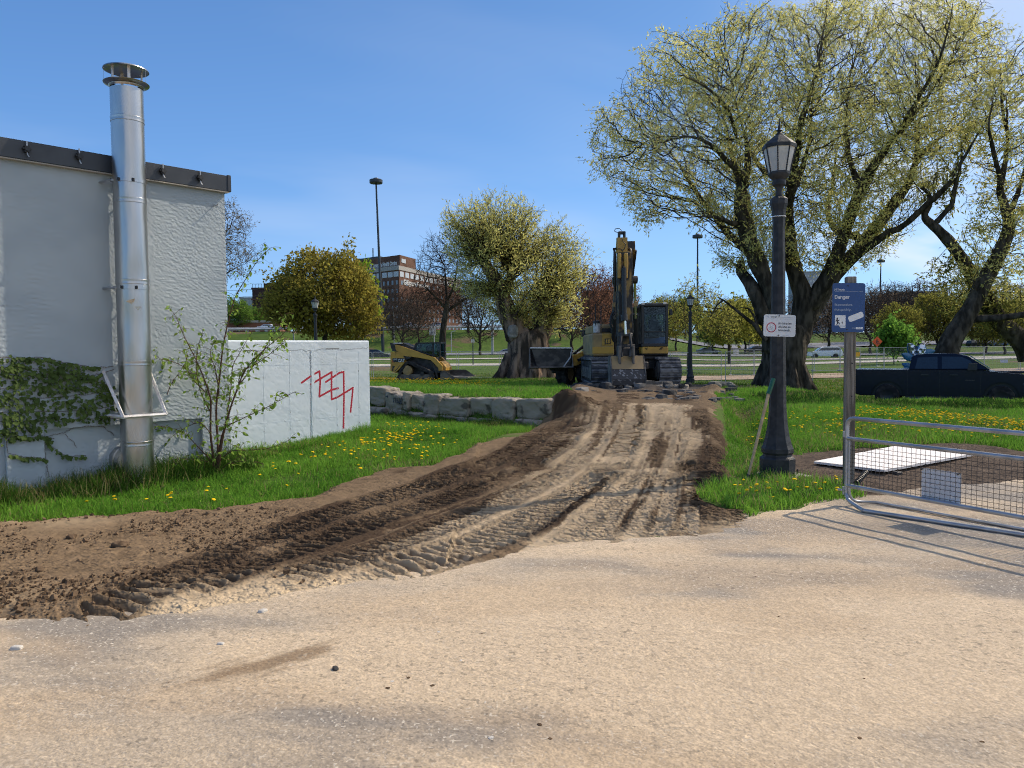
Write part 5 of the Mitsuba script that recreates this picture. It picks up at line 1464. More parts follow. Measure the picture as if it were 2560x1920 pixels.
part(wl, 'body', cat(hull([ex(560, 1330, YL + 1), ex(720, 1230, YL + 1), ex(720, 1400, YL + 1), ex(480, 1410, YL + 1), ex(560, 1330, YL + 2), ex(720, 1230, YL + 3), ex(720, 1400, YL + 3), ex(480, 1410, YL + 2)]), exbox(680, 1400, 830, 1180, YL + 1.6, 2.4, 0.1)), 'm_cattan')
part(wl, 'axle', cat(cyl(ex(420, 1420, YL + 0.8), ex(720, 1410, YL + 1.6), 0.16, 12), exbox(340, 1395, 480, 1350, YL + 0.5, 0.6, 0.05), exbox(360, 1420, 440, 1380, YL + 0.5, 0.4, 0.05)), 'm_machine', 40)
cabl = part(wl, 'cab', cat(exbox(640, 1190, 650, 1030, YL + 1.7, 0.08, 0.01), exbox(718, 1190, 730, 1030, YL + 1.7, 0.08, 0.01), exbox(640, 1040, 790, 1022, YL + 1.7, 1.4, 0.03), exbox(640, 1200, 790, 1185, YL + 1.7, 1.4, 0.02), exbox(672, 1190, 682, 1030, YL + 1.75, 0.05, 0.01)), 'm_machine')
part(cabl, 'window', exbox(682, 1185, 790, 1040, YL + 1.76, 0.04, 0.005), 'm_tinted')
part(cabl, 'window', exbox(650, 1185, 672, 1040, YL + 1.76, 0.04, 0.005), 'm_tinted')
part(cabl, 'mirror', exbox(626, 1090, 640, 1050, YL + 1.6, 0.05, 0.01), 'm_black')


def wheel(c, r, w, rz, rim='m_cattan', lug=0.05):
    """(tyre, rim) meshes: axis along local x turned by rz."""
    pr = [(r * 0.55, -w / 2), (r * 0.92, -w / 2), (r, -w * 0.36), (r, w * 0.36), (r * 0.92, w / 2), (r * 0.55, w / 2)]
    ty = lathe(pr, 36)
    lugs = []
    if lug:
        for k in range(20):
            a = k * 2 * math.pi / 20
            b_ = box((0, 0, 0), (0.10, 0.10, w * 0.5))
            b_.apply_transform(trimesh.transformations.rotation_matrix(a, [0, 0, 1]) @ trimesh.transformations.translation_matrix([r, 0, (w * 0.24) * (1 if k % 2 else -1)]))
            lugs.append(b_)
    ri_ = lathe([(0, -w * 0.3), (r * 0.3, -w * 0.34), (r * 0.5, -w * 0.45), (r * 0.58, -w / 2), (r * 0.58, w / 2), (r * 0.5, w * 0.45), (r * 0.3, w * 0.34), (0, w * 0.3)], 24)
    R = trimesh.transformations.translation_matrix(c) @ trimesh.transformations.rotation_matrix(rz, [0, 0, 1]) @ trimesh.transformations.rotation_matrix(math.pi / 2, [0, 1, 0])
    ty = cat(ty, *lugs)
    ty.apply_transform(R)
    ri_.apply_transform(R)
    return ty, ri_


for a, b, dY, r in ((485, 1410, 0.7, 0.52), (668, 1395, 1.0, 0.62), (760, 1390, 2.6, 0.62), (900, 1390, 3.4, 0.62)):
    c = ex(a, b, YL + dY)
    c[2] = height(c[0], c[1]) + r - 0.02
    ty, ri_ = wheel(c, r, 0.42, -0.5)
    k1 = part(wl, 'wheel', ty, 'm_rubber', 40)
    part(k1, 'rim', ri_, 'm_cattan', 40)

# ---------------------------------------------------------------- compact track loader on the terrace
ctl = thing('track_loader', 'small yellow compact track loader with lowered bucket beside the dandelion patch', 'track loader')
KC = 260 / 2212.0
YT = 40.0
org = at(940 + 1000 * KC, 820 + 1060 * KC, YT)
org[2] = height(org[0], org[1]) + 0.0
mpp = KC * YT / F0


def ctp(pts):
    return [((a - 1000) * mpp, (1062 - b) * mpp) for a, b in pts]


CTM = np.eye(4)
yaw = -0.16
CTM[:2, 0], CTM[:2, 1], CTM[:3, 3] = [math.cos(yaw), math.sin(yaw)], [-math.sin(yaw), math.cos(yaw)], org


def ctm(pts, y0, y1):
    m = prism(ctp(pts), y1 - y0)
    m.apply_translation((0, y0, 0))
    m.apply_transform(CTM)
    return m


WD = 1.75
rear = [(290, 432), (480, 430), (592, 560), (602, 660), (480, 800), (380, 885), (282, 842)]
part(ctl, 'rear_body', ctm(rear, 0.25, WD - 0.25), 'm_catyellow')
for y0 in (0.0, WD - 0.25):
    part(ctl, 'side_panel', ctm(rear, y0, y0 + 0.25), 'm_catyellow')
part(ctl, 'engine_cover', ctm([(330, 240), (520, 240), (760, 345), (760, 500), (480, 430), (330, 430)], 0.35, WD - 0.35), 'm_machine')
part(ctl, 'chassis', ctm([(300, 480), (1230, 560), (1230, 900), (700, 960), (380, 880)], 0.45, WD - 0.45), 'm_machine')
arm_p = [(385, 288), (420, 285), (700, 372), (1130, 528), (1250, 560), (1420, 735), (1425, 835), (1345, 845), (1330, 780), (1175, 615), (900, 560), (600, 525), (545, 510), (480, 430), (410, 405)]
for y0 in (0.02, WD - 0.2):
    part(ctl, 'lift_arm', ctm(arm_p, y0, y0 + 0.18), 'm_catyellow')
    part(ctl, 'arm_tower', ctm([(270, 240), (330, 245), (395, 300), (430, 415), (322, 418)], y0 + 0.02, y0 + 0.22), 'm_machine')
part(ctl, 'cross_tube', ctm([(335, 240), (520, 240), (520, 262), (340, 262)], 0.2, WD - 0.2), 'm_whitesteel')
part(ctl, 'front_plate', ctm([(1330, 640), (1400, 660), (1480, 780), (1480, 840), (1400, 840), (1300, 700)], 0.2, WD - 0.2), 'm_catyellow')
cabc = part(ctl, 'cab', cat(*[ctm(pl, y0, y0 + 0.09) for y0 in (0.36, WD - 0.45) for pl in ([(755, 400), (790, 395), (850, 262), (1350, 262), (1360, 238), (830, 236), (790, 270)], [(1165, 260), (1200, 260), (1205, 525), (1170, 520)], [(1335, 262), (1355, 262), (1345, 560), (1320, 560)], [(755, 385), (1220, 515), (1220, 540), (755, 410)])],
                            ctm([(825, 238), (1362, 234), (1366, 262), (815, 268)], 0.34, WD - 0.34)), 'm_black', label='black operator cab')
for y0 in (0.40, WD - 0.41):
    part(cabc, 'side_window', ctm([(800, 380), (850, 268), (1165, 265), (1168, 505), (800, 395)], y0, y0 + 0.006), 'm_glass')
    part(cabc, 'side_window', ctm([(1205, 265), (1335, 265), (1325, 555), (1210, 525)], y0, y0 + 0.006), 'm_glass')
part(cabc, 'seat', cat(ctm([(1010, 320), (1090, 300), (1120, 350), (1080, 470), (1140, 480), (1150, 540), (1000, 540)], 0.6, WD - 0.6)), 'm_seat', 30)
tr = [(430, 1000), (440, 960), (560, 760), (630, 660), (700, 645), (780, 680), (1210, 890), (1258, 960), (1250, 1030), (1215, 1062), (500, 1062), (450, 1040)]
for y0 in (-0.08, WD - 0.32):
    tk = part(ctl, 'track', ctm(sg.Polygon(tr).difference(sg.Polygon(tr).buffer(-55)), y0, y0 + 0.4) if False else cat(*[prism(q, 0.4, CTM @ trimesh.transformations.translation_matrix([0, y0, 0])) for q in [sg.Polygon(ctp(tr)).difference(sg.Polygon(ctp(tr)).buffer(-0.11))]]), 'm_rubber', label='black rubber crawler track')
    part(tk, 'track_frame', ctm([(500, 915), (1180, 915), (1215, 990), (1160, 1040), (520, 1035), (475, 985)], y0 + 0.03, y0 + 0.36), 'm_dirtysteel')
    part(tk, 'sprocket', cat(*[cyl((CTM @ [*(lambda c: (c[0], y0 + 0.01 - 0.02 * k, c[1]))(ctp([(660, 830)])[0]), 1])[:3], (CTM @ [*(lambda c: (c[0], y0 + 0.38, c[1]))(ctp([(660, 830)])[0]), 1])[:3], r, 24) for k, r in enumerate((0.25, 0.17, 0.09))]), 'm_cattan', 40)
    part(tk, 'roller', cat(*[cyl((CTM @ [*(lambda c: (c[0], y0 + 0.0, c[1]))(ctp([q])[0]), 1])[:3], (CTM @ [*(lambda c: (c[0], y0 + 0.38, c[1]))(ctp([q])[0]), 1])[:3], 0.10, 16) for q in ((560, 1020), (700, 1030), (850, 1030), (1000, 1030), (1180, 985), (990, 905))]), 'm_machine', 40)
    part(tk, 'guard', ctm([(640, 640), (760, 650), (1240, 880), (1230, 910), (770, 700), (650, 690), (480, 900), (440, 900)], y0 + 0.05, y0 + 0.34), 'm_machine')
bkp = [(1385, 1035), (1390, 870), (1435, 838), (1460, 850), (1425, 890), (1420, 1000), (1980, 975), (1985, 988), (1640, 1015)]
bk3 = part(ctl, 'bucket', ctm(bkp, -0.05, WD + 0.05), 'm_dirtysteel')
part(bk3, 'side_plate', cat(ctm([(1385, 1035), (1390, 870), (1435, 838), (1480, 842), (1750, 1010), (1640, 1018)], -0.09, -0.05), ctm([(1385, 1035), (1390, 870), (1435, 838), (1770, 842), (1985, 985), (1640, 1018)], WD + 0.05, WD + 0.09)), 'm_dirtysteel')
part(bk3, 'load', ctm([(1425, 1000), (1480, 960), (1560, 975), (1640, 962), (1750, 985), (1800, 998)], 0.05, WD - 0.05), 'm_rubble')
dpl = part(ctl, 'decal', cat(ctm([(330, 568), (592, 572), (602, 660), (360, 655), (330, 610)], -0.006, 0.0)), 'm_black', label='black name strip on the rear side')
LMX = CTM.copy()


def ctext(s, h, a, b, mat, sq=1.0, bold=True):
    x, z = ctp([(a, b)])[0]
    text(ctl, s, h, x, z, -0.0065, CTM, mat, bold, 'lettering', sq)


ctext('CAT', 0.155, 455, 652, 'm_letter', 0.82)
ctext('299D', 0.075, 345, 612, 'm_letter', 0.8)
part(ctl, 'decal_wedge', ctm([(325, 610), (360, 657), (325, 657)], -0.008, -0.0062), 'm_redlight')
ctext('7', 0.13, 382, 505, 'm_black', 0.9)
part(ctl, 'dark_patch', cat(ctm([(330, 730), (385, 740), (350, 800), (345, 850), (318, 840)], -0.006, 0.0), ctm([(440, 780), (490, 720), (490, 740), (390, 850), (375, 840)], -0.006, 0.0)), 'm_machine')
part(ctl, 'hydraulics', cat(cyl((CTM @ [*(lambda c: (c[0], 0.1, c[1]))(ctp([(620, 545)])[0]), 1])[:3], (CTM @ [*(lambda c: (c[0], 0.1, c[1]))(ctp([(480, 800)])[0]), 1])[:3], 0.055, 10), cyl((CTM @ [*(lambda c: (c[0], 0.12, c[1]))(ctp([(1220, 690)])[0]), 1])[:3], (CTM @ [*(lambda c: (c[0], 0.12, c[1]))(ctp([(1300, 990)])[0]), 1])[:3], 0.06, 10), ctm([(560, 520), (720, 480), (740, 560), (620, 610)], 0.05, 0.3), ctm([(1200, 760), (1350, 760), (1380, 870), (1280, 890)], 0.1, 0.4)), 'm_machine', 30)
# ---------------------------------------------------------------- temporary fence, vehicles, poles
def site_fence(a, b, label, group, sign=None):
    a, b = np.asarray(a), np.asarray(b)
    k = thing('fence_panel', label, 'fence panel', group)
    za, zb = height(*a) + 0.06, height(*b) + 0.06
    H_ = 1.82
    q = lambda t, z: np.array([*(a + (b - a) * t), za + (zb - za) * t + z])
    e = 0.02
    part(k, 'frame', cat(tube([q(e, 0), q(e, H_), q(1 - e, H_), q(1 - e, 0), q(e, 0.0)], 0.026, 6), tube([q(e, 0.85), q(1 - e, 0.85)], 0.018, 5)), 'm_fence', 30)
    L = np.linalg.norm(b - a)
    ws = [tube([q(t, 0.02), q(t, H_)], 0.0022, 3, False) for t in np.linspace(0.03, 0.97, max(8, int(L / 0.065)))]
    ws += [tube([q(e, z), q(1 - e, z)], 0.0022, 3, False) for z in np.arange(0.1, H_, 0.13)]
    part(k, 'wire_mesh', cat(*ws), 'm_fence')
    part(k, 'foot', move(cbox((0, 0, -0.02), (0.22, 0.62, 0.12), 0.02), q(0.0, 0), math.atan2(*(b - a)[::-1])), 'm_band')
    return k


def upt(u, Y):
    return at(u, 876, Y)[:2]


ORD = ['leftmost', 'second', 'third', 'fourth', 'fifth', 'sixth', 'seventh', 'eighth', 'ninth', 'tenth', 'eleventh', 'twelfth']
rows = [([(640, 52), (735, 52), (830, 52), (930, 52.5), (1037, 52.5), (1144, 52.5), (1251, 52.5), (1361, 52.5), (1470, 51), (1572, 48.5), (1678, 45.5), (1806, 42.3)], 'galvanised mesh fence panel from the left in the row behind the machines', 'site fence behind the machines'),
        ([(1812, 42.2), (1912, 42), (2035, 41.5)], 'galvanised mesh fence panel from the left in front of the big willow trunk', 'site fence at the big willow'),
        ([(1826, 56), (1885, 55.5), (1945, 55)], 'galvanised mesh panel from the left in the farther row left of the big willow', 'farther site fence left of the willow'),
        ([(2035, 62), (2100, 62), (2150, 62), (2210, 61.5), (2290, 61), (2375, 60.5), (2460, 60), (2550, 60), (2640, 60)], 'galvanised mesh fence panel from the left in the far row beyond the pickup', 'site fence beyond the pickup')]
for pts, lab, grp in rows:
    for i, ((u0, Y0), (u1, Y1)) in enumerate(zip(pts[:-1], pts[1:])):
        site_fence(upt(u0, Y0), upt(u1, Y1), ORD[i] + ' ' + lab, grp)


def fence_sign(name, label, u, v, Y, w, h, mat):
    k = thing(name, label, 'sign')
    part(k, 'plate', plate(sg.box(-w / 2, -h / 2, w / 2, h / 2), 0, 0.01, plane_at(at(u, v, Y), 0.0)), mat)
    return k


fence_sign('yellow_sign', 'small orange yellow plate hanging on the far site fence beside the wooden post', 2143, 886, 61.6, 0.44, 0.34, 'm_yellowsign')
fence_sign('pale_sign', 'small blue grey plate on the far site fence right of the pickup windscreen', 2510, 903, 59.8, 0.60, 0.24, 'm_signgrey')
fence_sign('pale_sign', 'square pale notice board in the grass left of the big willow', 1840, 879, 75.0, 0.55, 0.45, 'm_whitesteel')
os_ = thing('roadwork_sign', 'orange diamond roadwork sign with black figure beside the small green tree', 'sign')
Mo = plane_at(at(2193, 854, 70), 0)
part(os_, 'diamond', plate(sg.Polygon([(-0.44, 0), (0, -0.44), (0.44, 0), (0, 0.44)]).buffer(0.03), 0, 0.01, Mo), 'm_orange')
fig = shapely.union_all([sg.Point(-0.03, 0.16).buffer(0.05), sg.box(-0.09, -0.08, 0.02, 0.11), sg.LineString([(-0.06, -0.06), (-0.12, -0.24)]).buffer(0.03), sg.LineString([(0.0, -0.06), (0.03, -0.24)]).buffer(0.03), sg.LineString([(0.0, 0.08), (0.14, -0.02), (0.16, -0.2)]).buffer(0.03), sg.box(0.10, -0.24, 0.24, -0.16)])
part(os_, 'figure', plate(fig, -0.011, 0.004, Mo), 'm_black')
g_ = gz(*Mo[:2, 3])
part(os_, 'stand', cat(cyl(g_, [g_[0], g_[1] + 0.03, Mo[2, 3] - 0.3], 0.03, 8), cyl(g_, g_ + [0.5, 0.2, 0], 0.03, 6), cyl(g_, g_ + [-0.5, 0.2, 0], 0.03, 6)), 'm_galv')


# -------- pickup truck
def loft(sections):
    """Rings of equal length joined into a skin, closed at both ends."""
    R = np.array(sections)
    n, k = R.shape[:2]
    V = R.reshape(-1, 3)
    i, j = np.meshgrid(np.arange(n - 1), np.arange(k), indexing='ij')
    a0, a1 = i * k + j, i * k + (j + 1) % k
    Fq = np.stack([a0, a1, a1 + k, a0 + k], -1).reshape(-1, 4)
    Fs = np.vstack([Fq[:, [0, 1, 2]], Fq[:, [0, 2, 3]]])
    c0, c1 = len(V), len(V) + 1
    V = np.vstack([V, R[0].mean(0), R[-1].mean(0)])
    jj = np.arange(k)
    Fs = np.vstack([Fs, np.stack([np.full(k, c0), (jj + 1) % k, jj], 1), np.stack([np.full(k, c1), (n - 1) * k + jj, (n - 1) * k + (jj + 1) % k], 1)])
    return trimesh.Trimesh(V, Fs, process=False)


def side_skin(poly, half, bevel, M4, wheels=(), wr=0.0, inset=0.0, z_in=9.0):
    """A car body: side outline (x, z) extruded to both sides, its rim bevelled; wheel arches cut out."""
    pg = sg.Polygon(poly)
    for (wx, wz) in wheels:
        pg = pg.difference(sg.Point(wx, wz).buffer(wr, quad_segs=10))
    ms = []
    core = prism(pg, 2 * (half - bevel))
    core.apply_translation((0, -(half - bevel), 0))
    ms.append(core)
    inn = pg.buffer(-bevel * 0.7)
    for s in (-1, 1):
        m = prism(inn, bevel)
        m.apply_translation((0, -half if s < 0 else half - bevel, 0))
        ms.append(m)
    m = cat(*ms)
    v = np.asarray(m.vertices).copy()
    if inset:       # tumblehome of the cabin
        t = np.clip((v[:, 2] - z_in) / 0.6, 0, 1)
        v[:, 1] *= 1 - inset * t
    m = trimesh.Trimesh(v, np.asarray(m.faces), process=False)
    m.apply_transform(M4)
    return m


def smooth_poly(pts, n=6):
    return sg.Polygon(pts).buffer(-0.05).buffer(0.10, quad_segs=n).buffer(-0.05)


tr_r = gz(*at(2224, 900, 29.0)[:2])
tr_f = gz(*at(2502, 900, 27.2)[:2])
tr_h = math.atan2(*(tr_f - tr_r)[:2][::-1])
TZ = float(at(2224, 885, 28.5)[2]) - 1.93
TM = np.eye(4)
TM[:2, 0], TM[:2, 1] = [math.cos(tr_h), math.sin(tr_h)], [-math.sin(tr_h), math.cos(tr_h)]
TM[:3, 3] = [tr_r[0], tr_r[1], TZ]
WB = float(np.linalg.norm((tr_f - tr_r)[:2]))
trk = thing('pickup_truck', 'dark navy blue four door pickup truck parked on the grass at the right', 'pickup truck')
body_p = [(-1.22, 0.62), (-1.20, 1.33), (-1.10, 1.37), (0.62, 1.36), (0.66, 1.34), (0.70, 1.36), (2.55, 1.36), (2.95, 1.34), (3.35, 1.30), (4.15, 1.22), (4.42, 1.10), (4.50, 0.85), (4.50, 0.50), (4.30, 0.40), (4.05, 0.38), (-0.9, 0.40), (-1.15, 0.48)]
part(trk, 'body', side_skin(body_p, 0.98, 0.06, TM, ((0, 0.41), (WB, 0.41)), 0.50), 'm_truckpaint', 25)
cab_p = [(0.70, 1.355), (0.78, 1.82), (0.95, 1.91), (1.5, 1.945), (2.1, 1.94), (2.5, 1.86), (3.22, 1.355)]
part(trk, 'cab', side_skin(cab_p, 0.955, 0.05, TM, (), 0, 0.2, 1.36), 'm_truckpaint', 25)


def on_side(poly, y, th, z_in=9.0, inset=0.0):
    m = prism(poly, th)
    m.apply_translation((0, y - th if y < 0 else y, 0))
    v = np.asarray(m.vertices).copy()
    t = np.clip((v[:, 2] - z_in) / 0.6, 0, 1)
    v[:, 1] *= 1 - inset * t
    m = trimesh.Trimesh(v, np.asarray(m.faces), process=False)
    m.apply_transform(TM)
    return m


for y in (-0.957, 0.957):
    part(trk, 'rear_door_window', on_side([(0.90, 1.40), (0.98, 1.80), (1.60, 1.83), (1.62, 1.40)], y, 0.006, 1.36, 0.2), 'm_winddark')
    part(trk, 'front_door_window', on_side([(1.75, 1.40), (1.74, 1.83), (2.35, 1.82), (2.62, 1.68), (2.78, 1.42)], y, 0.006, 1.36, 0.2), 'm_winddark')
    for a in (1.10, 2.0):
        part(trk, 'door_handle', on_side([(a, 1.17), (a + 0.24, 1.17), (a + 0.24, 1.21), (a, 1.21)], y * 1.026, 0.03), 'm_black')
    part(trk, 'side_moulding', on_side([(0.62, 0.70), (3.0, 0.70), (3.0, 0.715), (0.62, 0.715)], y * 1.026, 0.01), 'm_truckpaint')
    for a in (0.665, 1.685, 2.93):
        part(trk, 'door_gap', on_side([(a, 0.48), (a + 0.012, 0.48), (a + 0.012, 1.35), (a, 1.35)], y * 1.0245, 0.004), 'm_black')
    part(trk, 'side_mirror', on_side(sg.Polygon([(2.55, 1.38), (2.80, 1.38), (2.80, 1.58), (2.58, 1.58)]).buffer(0.02), y * 1.06, 0.14), 'm_black')
    part(trk, 'tail_light', on_side([(-1.225, 0.80), (-1.09, 0.82), (-1.09, 1.24), (-1.215, 1.26)], y * 1.022, 0.02), 'm_redlight')
    part(trk, 'headlight', on_side([(4.18, 0.86), (4.46, 0.84), (4.44, 1.02), (4.22, 1.10)], y * 1.015, 0.02), 'm_headlight')
    part(trk, 'running_board', on_side([(0.6, 0.36), (3.0, 0.36), (3.0, 0.42), (0.6, 0.42)], y * 1.01, 0.08), 'm_black')
    part(trk, 'badge', on_side([(2.46, 0.985), (2.75, 0.985), (2.75, 1.015), (2.46, 1.015)], y * 1.027, 0.006), 'm_machine')
for a in (0.0, WB):
    m = box((a, 0, 0.72), (1.1, 1.66, 0.62))
    m.apply_transform(TM)
    part(trk, 'wheel_well', m, 'm_black')
w_ = hull([(2.58, -0.70, 1.85), (2.58, 0.70, 1.85), (3.20, -0.80, 1.40), (3.20, 0.80, 1.40), (2.60, -0.7, 1.87), (2.60, 0.7, 1.87), (3.235, -0.8, 1.41), (3.235, 0.8, 1.41)])
w_.apply_transform(TM)
part(trk, 'windscreen', w_, 'm_tinted')
m = cat(cbox((3.8, 0, 1.27), (1.1, 0.7, 0.07), 0.03))
m.apply_transform(TM)
part(trk, 'bonnet_scoop', m, 'm_truckpaint', 25)
m = cat(cbox((-1.30, 0, 0.56), (0.18, 1.9, 0.22), 0.04), cbox((4.55, 0, 0.56), (0.16, 1.95, 0.30), 0.05), cbox((-1.40, 0, 0.44), (0.2, 0.1, 0.1), 0.02))
m.apply_transform(TM)
part(trk, 'bumper', m, 'm_black')
for wx in (0.0, WB):
    for y in (-0.85, 0.85):
        ty, ri_ = wheel((0, 0, 0), 0.41, 0.28, math.pi / 2, lug=0)
        R = TM @ trimesh.transformations.translation_matrix([wx, y, 0.41])
        ty.apply_transform(R)
        ri_.apply_transform(R)
        k1 = part(trk, 'wheel', ty, 'm_rubber', 40)
        part(k1, 'rim', ri_, 'm_black', 40)


# -------- cars, parametric
def car(label, u, Y, heading, mat, kind_='sedan', vb=None, group=None):
    c = at(u, 876, Y)
    g = gz(c[0], c[1])
    z = g[2] + (0.35 if kind_.endswith('hw') else 0.1)
    if vb is not None:
        z = float(at(u, vb, Y)[2])
    C = np.eye(4)
    C[:2, 0], C[:2, 1], C[:3, 3] = [math.cos(heading), math.sin(heading)], [-math.sin(heading), math.cos(heading)], [c[0], c[1], z]
    suv = kind_.startswith('suv')
    k = thing('parked_car' if not kind_.endswith('hw') else 'passing_car', label, 'car', group)
    if kind_ == 'van':
        bp = [(-2.4, 0.35), (-2.4, 2.1), (-2.2, 2.3), (1.6, 2.3), (2.1, 1.9), (2.35, 1.2), (2.5, 1.0), (2.5, 0.35)]
        cp = [(1.0, 1.3), (1.0, 2.1), (1.55, 2.1), (2.0, 1.75), (2.2, 1.3)]
    elif suv:
        bp = [(-2.25, 0.4), (-2.3, 1.0), (-2.2, 1.12), (1.1, 1.08), (2.1, 0.98), (2.3, 0.75), (2.3, 0.35), (-2.2, 0.33)]
        cp = [(-2.2, 1.10), (-1.95, 1.6), (-1.6, 1.70), (0.2, 1.70), (0.6, 1.6), (1.25, 1.07)]
    else:
        bp = [(-2.3, 0.4), (-2.35, 0.85), (-2.2, 0.98), (-1.5, 1.0), (1.0, 0.95), (2.0, 0.82), (2.3, 0.62), (2.3, 0.3), (-2.2, 0.28)]
        cp = [(-1.9, 0.97), (-1.1, 1.38), (-0.6, 1.45), (0.1, 1.44), (0.5, 1.36), (1.25, 0.94)]
    part(k, 'body', side_skin(bp, 0.9, 0.08, C, ((-1.35, 0.33), (1.4, 0.33)), 0.38), mat, 25)
    if kind_ != 'van':
        part(k, 'cabin', side_skin(cp, 0.84, 0.06, C, (), 0, 0.25, bp[2][1]), mat, 25)
    win = sg.Polygon(cp).buffer(-0.09)
    zin = bp[2][1]
    ms = []
    for y in ((-0.84, 0.84) if kind_ != 'van' else (-0.9, 0.9)):
        m = prism(win, 0.012)
        m.apply_translation((0, y - 0.012 if y < 0 else y, 0))
        v = np.asarray(m.vertices).copy()
        if kind_ != 'van':
            v[:, 1] *= 1 - 0.25 * np.clip((v[:, 2] - zin) / 0.6, 0, 1)
        m = trimesh.Trimesh(v, np.asarray(m.faces), process=False)
        m.apply_transform(C)
        part(k, 'side_window', m, 'm_winddark')
    xs = cp[-2][0], cp[-1][0]
    zs = cp[-2][1], cp[-1][1]
    m = hull([(xs[0] + 0.03, y, zs[0] - 0.02) for y in (-0.6, 0.6)] + [(xs[1] - 0.02, y, zs[1] + 0.07) for y in (-0.74, 0.74)] + [(xs[0] + 0.06, y, zs[0]) for y in (-0.6, 0.6)] + [(xs[1] + 0.02, y, zs[1] + 0.09) for y in (-0.74, 0.74)])
    m.apply_transform(C)
    part(k, 'windscreen', m, 'm_tinted')
    for wx in (-1.35, 1.4):
        for y in (-0.80, 0.80):
            ty, ri_ = wheel((0, 0, 0), 0.33, 0.22, math.pi / 2, lug=0)
            R = C @ trimesh.transformations.translation_matrix([wx, y, 0.33])
            ty.apply_transform(R)
            ri_.apply_transform(R)
            part(k, 'wheel', cat(ty, ri_), 'm_rubber', 40)
    return k


car('dark suv on the road at the right end of the white wall', 936, 111, 0.0, 'm_carblack', 'suv', 903)
car('silver sedan on the road left of the pollard willow trunk', 1265, 140, math.pi, 'm_carsilver', 'sedan', 892)
car('dark grey sedan on the road right of the excavator', 1771, 158, 0.05, 'm_cargrey', 'sedan', 886)
car('black sedan on the road just left of the big willow trunk', 1895, 165, 0.1, 'm_carblack', 'sedan', 882)
car('white suv between the big willow trunk and the wooden post', 2062, 112, math.pi - 0.2, 'm_carwhite', 'suv', 896)
car('pale suv behind the orange diamond sign', 2186, 200, 0.1, 'm_carsilver', 'suv', 880)
car('black suv with pale windows under the far trees at the right', 2440, 190, 0.2, 'm_carblack', 'suv', 868)
car('dark blue car right of the black suv under the far trees', 2495, 195, 0.2, 'm_carblue', 'sedan', 866)
car('tall dark van under the trees at the right edge', 2540, 185, 1.2, 'm_carblack', 'van', 866)
for u, mat, lab, kd in ((668, 'm_carwhite', 'white car passing on the highway left of the round maple', 'sedan_hw'), (985, 'm_carblack', 'black suv passing on the highway left of the bare tree', 'suv_hw'), (1022, 'm_carwhite', 'white car passing on the highway in front of the hospital', 'sedan_hw'),
                        (1168, 'm_carwhite', 'white car on the highway between the bare tree and the pollard willow', 'sedan_hw'), (1090, 'm_carsilver', 'silver car on the highway behind the bare tree', 'sedan_hw'), (770, 'm_carsilver', 'silver car on the highway behind the round maple', 'suv_hw')):
    car(lab, u, 188, 0.0 if u % 2 else math.pi, mat, kd)

# -------- poles and masts
for u, vt_, Y, lab in ((940, 452, 160, 'tall dark high mast light standing left of the pollard willow'), (1744, 590, 205, 'dark high mast light above the small park lamp'), (2202, 652, 270, 'slim high mast light above the trees beyond the blue sign')):
    k = thing('high_mast', lab, 'high mast light')
    c = at(u, vt_, Y)
    zg = float(height(c[0], c[1]))
    part(k, 'mast', tube([(c[0] + (0.9 if Y == 160 else 0), c[1], zg - 0.3), (c[0], c[1], c[2] - 0.4)], [0.34, 0.17], 10), 'm_mast', 40)
    part(k, 'lamp_ring', lathe([(0.2, c[2] - 0.5), (1.25, c[2] - 0.55), (1.35, c[2] - 0.4), (1.35, c[2] + 0.15), (1.2, c[2] + 0.25), (0.6, c[2] + 0.35), (0.5, c[2] + 0.55), (0, c[2] + 0.6)], 24, (c[0], c[1], 0)), 'm_mast', 30)
for u, v0, v1, Y, r, mat, nm, lab in ((732, 745, 860, 60, 0.06, 'm_whitesteel', 'light_pole', 'thin white pole in front of the round maple'), (826, 770, 860, 62, 0.06, 'm_greypole', 'light_pole', 'thin grey pole right of the round maple trunk'),
                                  (1231, 806, 890, 122, 0.22, 'm_greypole', 'light_pole', 'pale concrete pole beside the silver sedan'), (1182, 842, 914, 74, 0.06, 'm_mast', 'sign_pole', 'thin dark sign pole between skid loader and willow'),
                                  (1128, 830, 880, 150, 0.10, 'm_greypole', 'light_pole', 'thin grey pole on the embankment above the skid loader'), (1114, 845, 892, 70, 0.05, 'm_mast', 'sign_pole', 'thin dark post right behind the skid loader cab'),
                                  (1085, 800, 850, 150, 0.12, 'm_greypole', 'light_pole', 'grey pole with a pale plate behind the skid loader'), (984, 770, 850, 170, 0.10, 'm_greypole', 'light_pole', 'thin pale pole in front of the hospital'),
                                  (1873, 770, 882, 140, 0.08, 'm_mast', 'light_pole', 'thin dark pole left of the big willow')):
    k = thing(nm, lab, 'pole')
    c = at(u, v0, Y)
    zg = float(height(c[0], c[1]))
    part(k, 'shaft', tube([(c[0], c[1], zg - 0.1), (c[0], c[1], c[2])], [r, r * 0.75], 8), mat, 40)
    if u in (1085, 1182):
        part(k, 'sign_plate', box((c[0] - 0.3 * (u == 1085), c[1] - r - 0.03, c[2] - (2.2 if u == 1085 else 0.4)), (1.3 if u == 1085 else 0.35, 0.03, 1.5 if u == 1085 else 0.3)), 'm_whitesteel')
    else:
        part(k, 'lamp_head', tube([(c[0], c[1], c[2]), (c[0] + 0.9 * (r > 0.07), c[1], c[2] + 0.25)], [r * 0.6, r * 0.9], 6), mat)
gr_ = thing('guard_rail', 'grey guard rail along the edge of the elevated highway', 'guard rail')
pts = [(x, 183.5 + 0.0 * x, float(height(x, 183.5)) + 0.65) for x in np.linspace(-160, 30, 60)]
